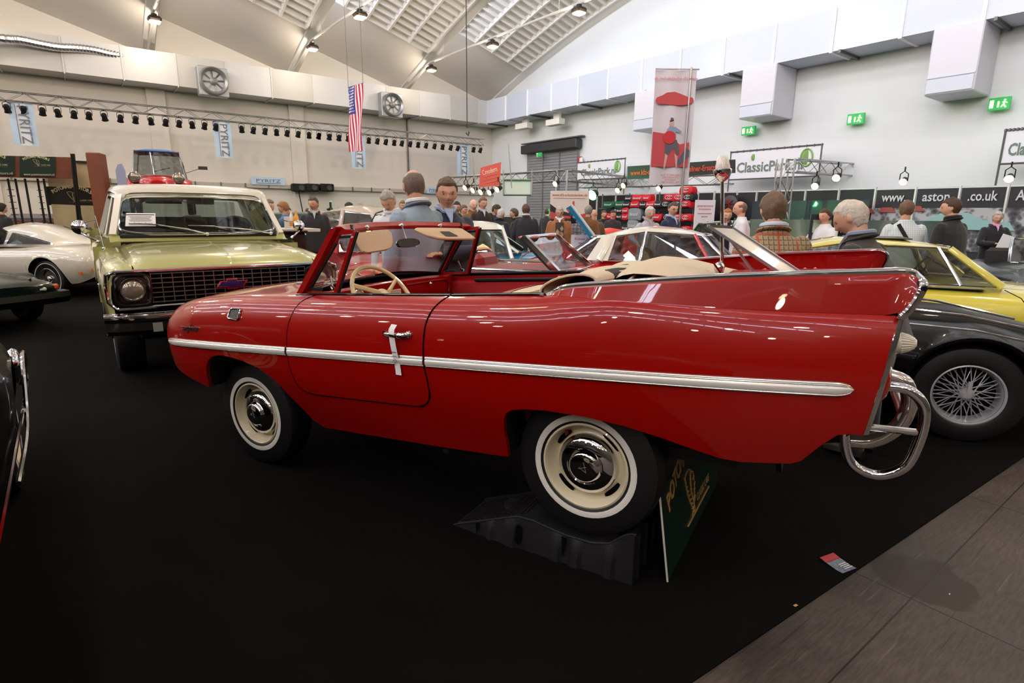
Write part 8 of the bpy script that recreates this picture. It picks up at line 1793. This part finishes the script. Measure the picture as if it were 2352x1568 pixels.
nt.links.new(tc.outputs['Object'], vo.inputs['Vector']); nt.links.new(tc.outputs['Object'], n_.inputs['Vector']); cr = nt.nodes.new('ShaderNodeValToRGB'); e = cr.color_ramp.elements; e[0].position = .38; e[0].color = (.02, .02, .025, 1); e[1].position = .62; e[1].color = (.42, .42, .44, 1); e2_ = cr.color_ramp.elements.new(.5); e2_.color = (.10, .10, .11, 1)
mx = nt.nodes.new('ShaderNodeMath'); mx.operation = 'MULTIPLY_ADD'; mx.inputs[1].default_value = .25; nt.links.new(vo.outputs['Distance'], mx.inputs[0]); nt.links.new(n_.outputs['Fac'], mx.inputs[2]); sb2 = nt.nodes.new('ShaderNodeMath'); sb2.operation = 'SUBTRACT'; sb2.inputs[1].default_value = .08; nt.links.new(mx.outputs[0], sb2.inputs[0]); nt.links.new(sb2.outputs[0], cr.inputs[0]); nt.links.new(cr.outputs[0], b.inputs['Base Color'])
SILT = mat('text_silver', 'C8C8CC', .4, .3)
oA = ap.location
for i, wd in enumerate(('www.', 'aston', '.co.uk', 'Aston')):
    a, b2 = PA[i], PA[i+1]; a = Vector((a.x, a.y, 0)); b2 = Vector((b2.x, b2.y, 0)); n = (b2-a).cross(Z3).normalized(); n = n if n.dot(CAMP-a) > 0 else -n; L_ = (b2-a).length
    T = basis((a+b2)/2-oA+Z3*(ZA-.27)+n*.03, b2-a, Z3); m = MB(); add_text(m, wd, T, .40, ext=.012, width=L_*(.62 if wd != 'www.' else .6), bold=.006); m.build('letters', SILT, ap, smooth=0)
    m = MB(); zz = ZA-.60; m.prism([a.lerp(b2, .03)-oA+n*.02+Z3*.5, b2.lerp(a, .03)-oA+n*.02+Z3*.5, b2.lerp(a, .03)-oA+n*.02+Z3*zz, a.lerp(b2, .03)-oA+n*.02+Z3*zz], n*.01); m.build('photo_mural', MUR, ap, smooth=0)
a, b2 = PA[0], PA[3]; m = MB(); c = PA[2].lerp(PA[3], .1); n = -D1
T = basis(Vector((c.x, c.y, 1.35))-oA+n*.06, PA[3]-PA[2], Z3)
m.prism([T @ Vector(v) for v in ((-1.5, -.2, 0), (-1.35, .02, 0), (-.8, .08, 0), (-.5, .28, 0), (.2, .30, 0), (.55, .10, 0), (1.2, .04, 0), (1.35, -.2, 0))], n*.01); m.build('turquoise_car_print', mat('print_turquoise', '8FB4B4', .6), ap, smooth=0)
m = MB(); 
for k, (x, y, c_) in enumerate(((-2.6, .35, 0), (-2.0, .38, 0), (-3.3, .32, 0), (-1.2, .42, 0))): m.prism([T @ Vector((x+dx, y+dy, .004)) for dx, dy in ((-.25, -.08), (-.15, .08), (.15, .08), (.28, -.08))], n*.01)
m.build('red_cars_print', mat('print_dusty_red', '9A4A44', .6), ap, smooth=0)
# dark red emblem and screens on the black wall
for px, py, lab in ((1672, 470, 'dark poster with a red and grey emblem left of the white shirt man'),):
    t, T, W2, H3 = billboard('poster', lab, 'poster', planeq([rw(1655, 448, 2.0), rw(1692, 448, 2.0), rw(1692, 500, 2.0), rw(1655, 500, 2.0)]), mat('poster_black', '1A1718', .5))
    m = MB(); m.lathe([(.34, 0), (.30, .02), (0, .03)], 20, T=T @ Matrix.Translation((0, .1, 0))); m.build('emblem_ring', mat('emblem_grey', '4A4446', .5), t); m = MB()
    for k in range(4): m.bar(T @ Vector((.2*cos(k*pi/4), .1+.2*sin(k*pi/4), .04)), T @ Vector((-.2*cos(k*pi/4), .1-.2*sin(k*pi/4), .04)), .07, .01)
    m.build('red_cross', mat('emblem_red', 'A02A34', .5), t)
t, T, W2, H3 = billboard('display_screen', 'wide dark screen on the black wall behind the man in tweed', 'screen', planeq([rw(1724, 462, 2.2), rw(1990, 459, 2.2), rw(1990, 515, 2.2), rw(1724, 515, 2.2)]), mat('screen_dark', '2E3A40', .3, coat=.5))
m = MB(); add_text(m, 'aston martin restoration', T @ Matrix.Translation((0, -H3*.34, 0)), .22, ext=.006, width=W2*.42); m.build('lettering', SILT, t, smooth=0)
t, T, W2, H3 = billboard('info_board', 'dark information board with photos between the two men at right', 'board', planeq([at(1852, 492, 8.8), at(1904, 492, 8.8), at(1904, 590, 8.8), at(1852, 590, 8.8)]), mat('board_dark', '2A3036', .5))
m = MB()
for x, y, w_, h_ in ((-.22, .22, .36, .30), (.22, .22, .36, .30)): m.prism([T @ Vector((x*W2+sx*w_*W2/2, y*H3+sy*h_*H3/2, .003)) for sx, sy in ((-1, -1), (1, -1), (1, 1), (-1, 1))], T.to_3x3() @ Vector((0, 0, .002)))
m.build('photo_prints', mat('print_pale_green', 'A8B8A0', .6, noise_s=14, noise_a=.5), t, smooth=0)
m = MB()
for k in range(7): m.bar(T @ Vector((-W2*.36, -.04*k-.05, .003)), T @ Vector((W2*(.1+.05*(k % 3)), -.04*k-.05, .003)), .012, .002)
m.build('text_lines', mat('text_pale', 'B8BCC0', .6), t, smooth=0)
m = MB(); c_ = T @ Vector((0, 0, -.02)); m.tube([c_+Vector((0, .02, -H3*.5)), Vector((c_.x, c_.y+.02, -t.location.z))], .025); m.build('stand_pole', GREYM, t)
# ---- Potomac stand at the left
BRN = mat('wood_brown', '7A4028', .45, noise_s=2, noise_a=.15); CRW = mat('panel_cream', 'C8B48C', .6)
fy0 = 12.0
def pl(px, py, dy=0): return at(px, py, fy0+(px+40)*.0042+dy)
t = thing('stand_fascia', 'brown fascia board with two dark green signs at the far left', 'fascia', pl(0, 405)); o = t.location
m = MB(); P = [pl(-120, 354), pl(168, 361), pl(168, 410), pl(-120, 404)]; P[0].x, P[0].y = P[3].x, P[3].y; P[1].x, P[1].y = P[2].x, P[2].y; m.prism([p-o for p in P], (0, .12, 0)); m.build('fascia_board', BRN, t, smooth=0)
for xa, xb, ya, yb, web in ((-95, 34, 357, 402, 1), (45, 127, 359, 405, 1)):
    fa, fb = pl(-120, 404), pl(168, 410); fn = (fb-fa).cross(Z3).normalized(); fn = fn if fn.y < 0 else -fn
    P = [onp(qx_, qy_, fa+fn*.04, fn) for qx_, qy_ in ((xa, ya), (xb, ya+1), (xb, yb+1), (xa, yb))]; g, T, W2, H3 = billboard('green_sign', 'x', 'sign', P, BG); del g['label']; del g['category']; g.parent = t; g.location = Vector(g.location)-o
    m = MB(); potomac(m, T @ Matrix.Translation((0, .07, 0)), W2*.78); add_text(m, 'www.potomacmotors.nl', T @ Matrix.Translation((0, -H3*.40, 0)), .07, ext=.002, width=W2*.86); m.build('lettering', mat('gold_pale', 'D8CBA0', .6), g, smooth=0)
cp = thing('stand_wall', 'cream panel wall with a black lettered sign behind the white coupe', 'wall panel', pl(165, 560, .3)); cp.location.z = 0; o = cp.location
m = MB(); m.prism([Vector((pl(103, 400, .3).x, pl(103, 400, .3).y, z))-o for z in (0,)]+[Vector((pl(226, 400, .3).x, pl(226, 400, .3).y, 0))-o, Vector((pl(226, 373, .3).x, pl(226, 373, .3).y, pl(226, 373, .3).z))-o, Vector((pl(103, 370, .3).x, pl(103, 370, .3).y, pl(103, 370, .3).z))-o], (0, .05, 0)); m.build('cream_panel', CRW, cp, smooth=0)
m = MB(); a = pl(103, 520, .28); b2 = pl(226, 520, .28); m.prism([Vector((a.x-1, a.y, 0))-o, Vector((b2.x, b2.y, 0))-o, Vector((b2.x, b2.y, .0+at(226, 512, b2.y).z))-o, Vector((a.x-1, a.y, at(60, 505, a.y).z))-o], (0, -.10, 0)); m.build('wood_base', BRN, cp, smooth=0)
m = MB(); 
for px in (224,): a = pl(px, 372, .26); m.bar(Vector((a.x, a.y, 0))-o, a-o, .06, .04)
a = pl(172, 371, .26); b2 = pl(224, 373, .26); m.bar(a-o, b2-o, .05, .04); m.build('dark_edge', mat('edge_dark', (.06, .05, .04), .5), cp)
P = [pl(106, 428, .24), pl(225, 432, .24), pl(225, 472, .24), pl(108, 471, .24)]; g, T, W2, H3 = billboard('black_sign', 'x', 'sign', P, mat('sign_black', '17130F', .4)); del g['label']; del g['category']; g.parent = cp; g.location = Vector(g.location)-o
m = MB(); potomac(m, T @ Matrix.Translation((0, -.02, 0)), W2*.82, arc=.26); m.build('lettering', mat('gold_pale', 'D8CBA0', .6), g, smooth=0)
rk = thing('wire_rack', 'tall black wire display rack under the green fascia at the left', 'rack', Vector((pl(60, 500, .1).x, pl(60, 500, .1).y, 0))); o = rk.location
for px in (18, 35, 57, 86, 100):
    a = pl(px, 410, .1); m = MB(); m.tube([Vector((a.x, a.y, 0))-o, a-o], .022, 6); m.build('upright', BLK, rk)
for xa, xb in ((18, 35), (86, 100)):
    for k in range(8): z = 1.0+.13*k; a = pl(xa, 450, .1); b2 = pl(xb, 450, .1); m = MB(); m.tube([Vector((a.x, a.y, z))-o, Vector((b2.x, b2.y, z))-o], .007, 5); m.build('rung', BLK, rk)
mt = thing('lighting_stand', 'pair of black poles rising through the fascia end left of the green truck', 'pole', Vector((pl(180, 500, -.2).x, pl(180, 500, -.2).y, 0))); o = mt.location
for px0, px1 in ((164, 180), (169, 186)):
    a = pl(px0, 353, -.2); b2 = pl(px1, 512, -.2); m = MB(); m.tube([a-o, b2-o, Vector((b2.x, b2.y, 0))-o], .025, 6); m.build('pole', BLK, mt)
a = pl(172, 405, -.25); m = MB(); m.tube([a-o, a+Vector((0, -.02, -.6))-o, a+Vector((.05, -.02, -1.2))-o], .012, 5); m.build('cable', BLK, mt)
m = MB(); a = at(250, 352, 12.6); b2 = at(250, 560, 12.6); m.box(Vector((b2.x, a.y, a.z/2)), (.27, .35, a.z), 0, Matrix.Rotation(.3, 3, 'Z'), .02); o_ = m.build('wood_column', BRN); tag(o_, 'brown wooden column behind the green truck, left of the raised red car', 'column')
m = MB(); a = at(273, 378, 12.3); m.prism([a+Vector(v) for v in ((-.09, 0, -1.0), (-.09, 0, -.12), (-.03, 0, .0), (.05, 0, .02), (.10, 0, -.12), (.10, 0, -1.0))], (0, .03, 0)); m.bar(Vector((a.x, a.y+.015, 0)), Vector((a.x, a.y+.015, a.z-.95)), .12, .03); o_ = m.build('board_stand', [mat('board_yellow_blue', '9AA0B8', .5)]); tag(o_, 'small upright board leaning beside the brown wooden column', 'board')
a = at(40, 470, 14.0); m = MB(); m.box(Vector((a.x+.2, a.y+.6, .55)), (2.6, .6, 1.1), 0, None, .1); m.box(Vector((a.x+.2, a.y+.5, 1.25)), (1.6, .5, .3), 0, None, .1); o_ = m.build('covered_table', mat('table_grey', '6A6460', .5, .3)); tag(o_, 'grey covered display table behind the wire rack', 'table')
# ---- table with bottles beyond the truck
a = at(676, 560, 8.1); tb_ = thing('bar_table', 'white topped table beside the green truck holding bottles', 'table', Vector((a.x, a.y, 0)), radians(-50)); m = MB(); zt2 = at(680, 524, 8.1).z; m.box((0, 0, zt2-.02), (.7, .5, .04)); m.build('table_top', mat('top_white', 'E0DCD4', .5), tb_); m = MB(); m.tube([(0, 0, 0), (0, 0, zt2-.04)], .04); m.lathe([(.25, 0), (.25, .02), (.04, .04)], 20); m.build('leg', GREYM, tb_)
bx = thing('dark_cabinet', 'dark brown glossy cabinet just right of the green truck mirror', 'cabinet', Vector((at(672, 560, 7.4).x, 7.4, 0)), radians(-50)); m = MB(); zz = at(668, 533, 7.4).z; m.box((0, 0, zz/2), (.28, .30, zz), 0, None, .03); m.build('body', mat('cabinet_brown', '241512', .2, coat=1), bx)
m = MB(); m.box((0, 0, zz+.012), (.30, .32, .024), 0, None, .008); m.build('lid', mat('cabinet_lid', '3A241E', .3, coat=.5), bx)
for k, (px, c, lab) in enumerate(((662, (.85, .82, .78), 'white carton on the small bar table'), (671, (.9, .88, .84), 'clear bottle with orange label on the bar table'), (682, (.92, .62, .08), 'orange juice bottle on the bar table, rightmost'))):
    p = at(px, 524, 8.1); t = thing('bottle' if k else 'carton', lab, 'bottle' if k else 'carton', Vector((p.x, p.y, zt2+.0)), 0)
    if k: m = MB(); m.lathe([(0, 0), (.034, .0), (.036, .12), (.030, .16), (.014, .20), (.014, .235), (0, .236)], 14); m.build('glass_body', mat('bottle_%d' % k, c, .15, coat=1), t); m = MB(); m.lathe([(.037, .03), (.037, .10)], 14); m.build('label_band', mat('label_orange', 'E08A28', .5), t)
    else: m = MB(); m.box((0, 0, .08), (.08, .06, .16)); m.build('body', mat('carton_white', c, .5), t)
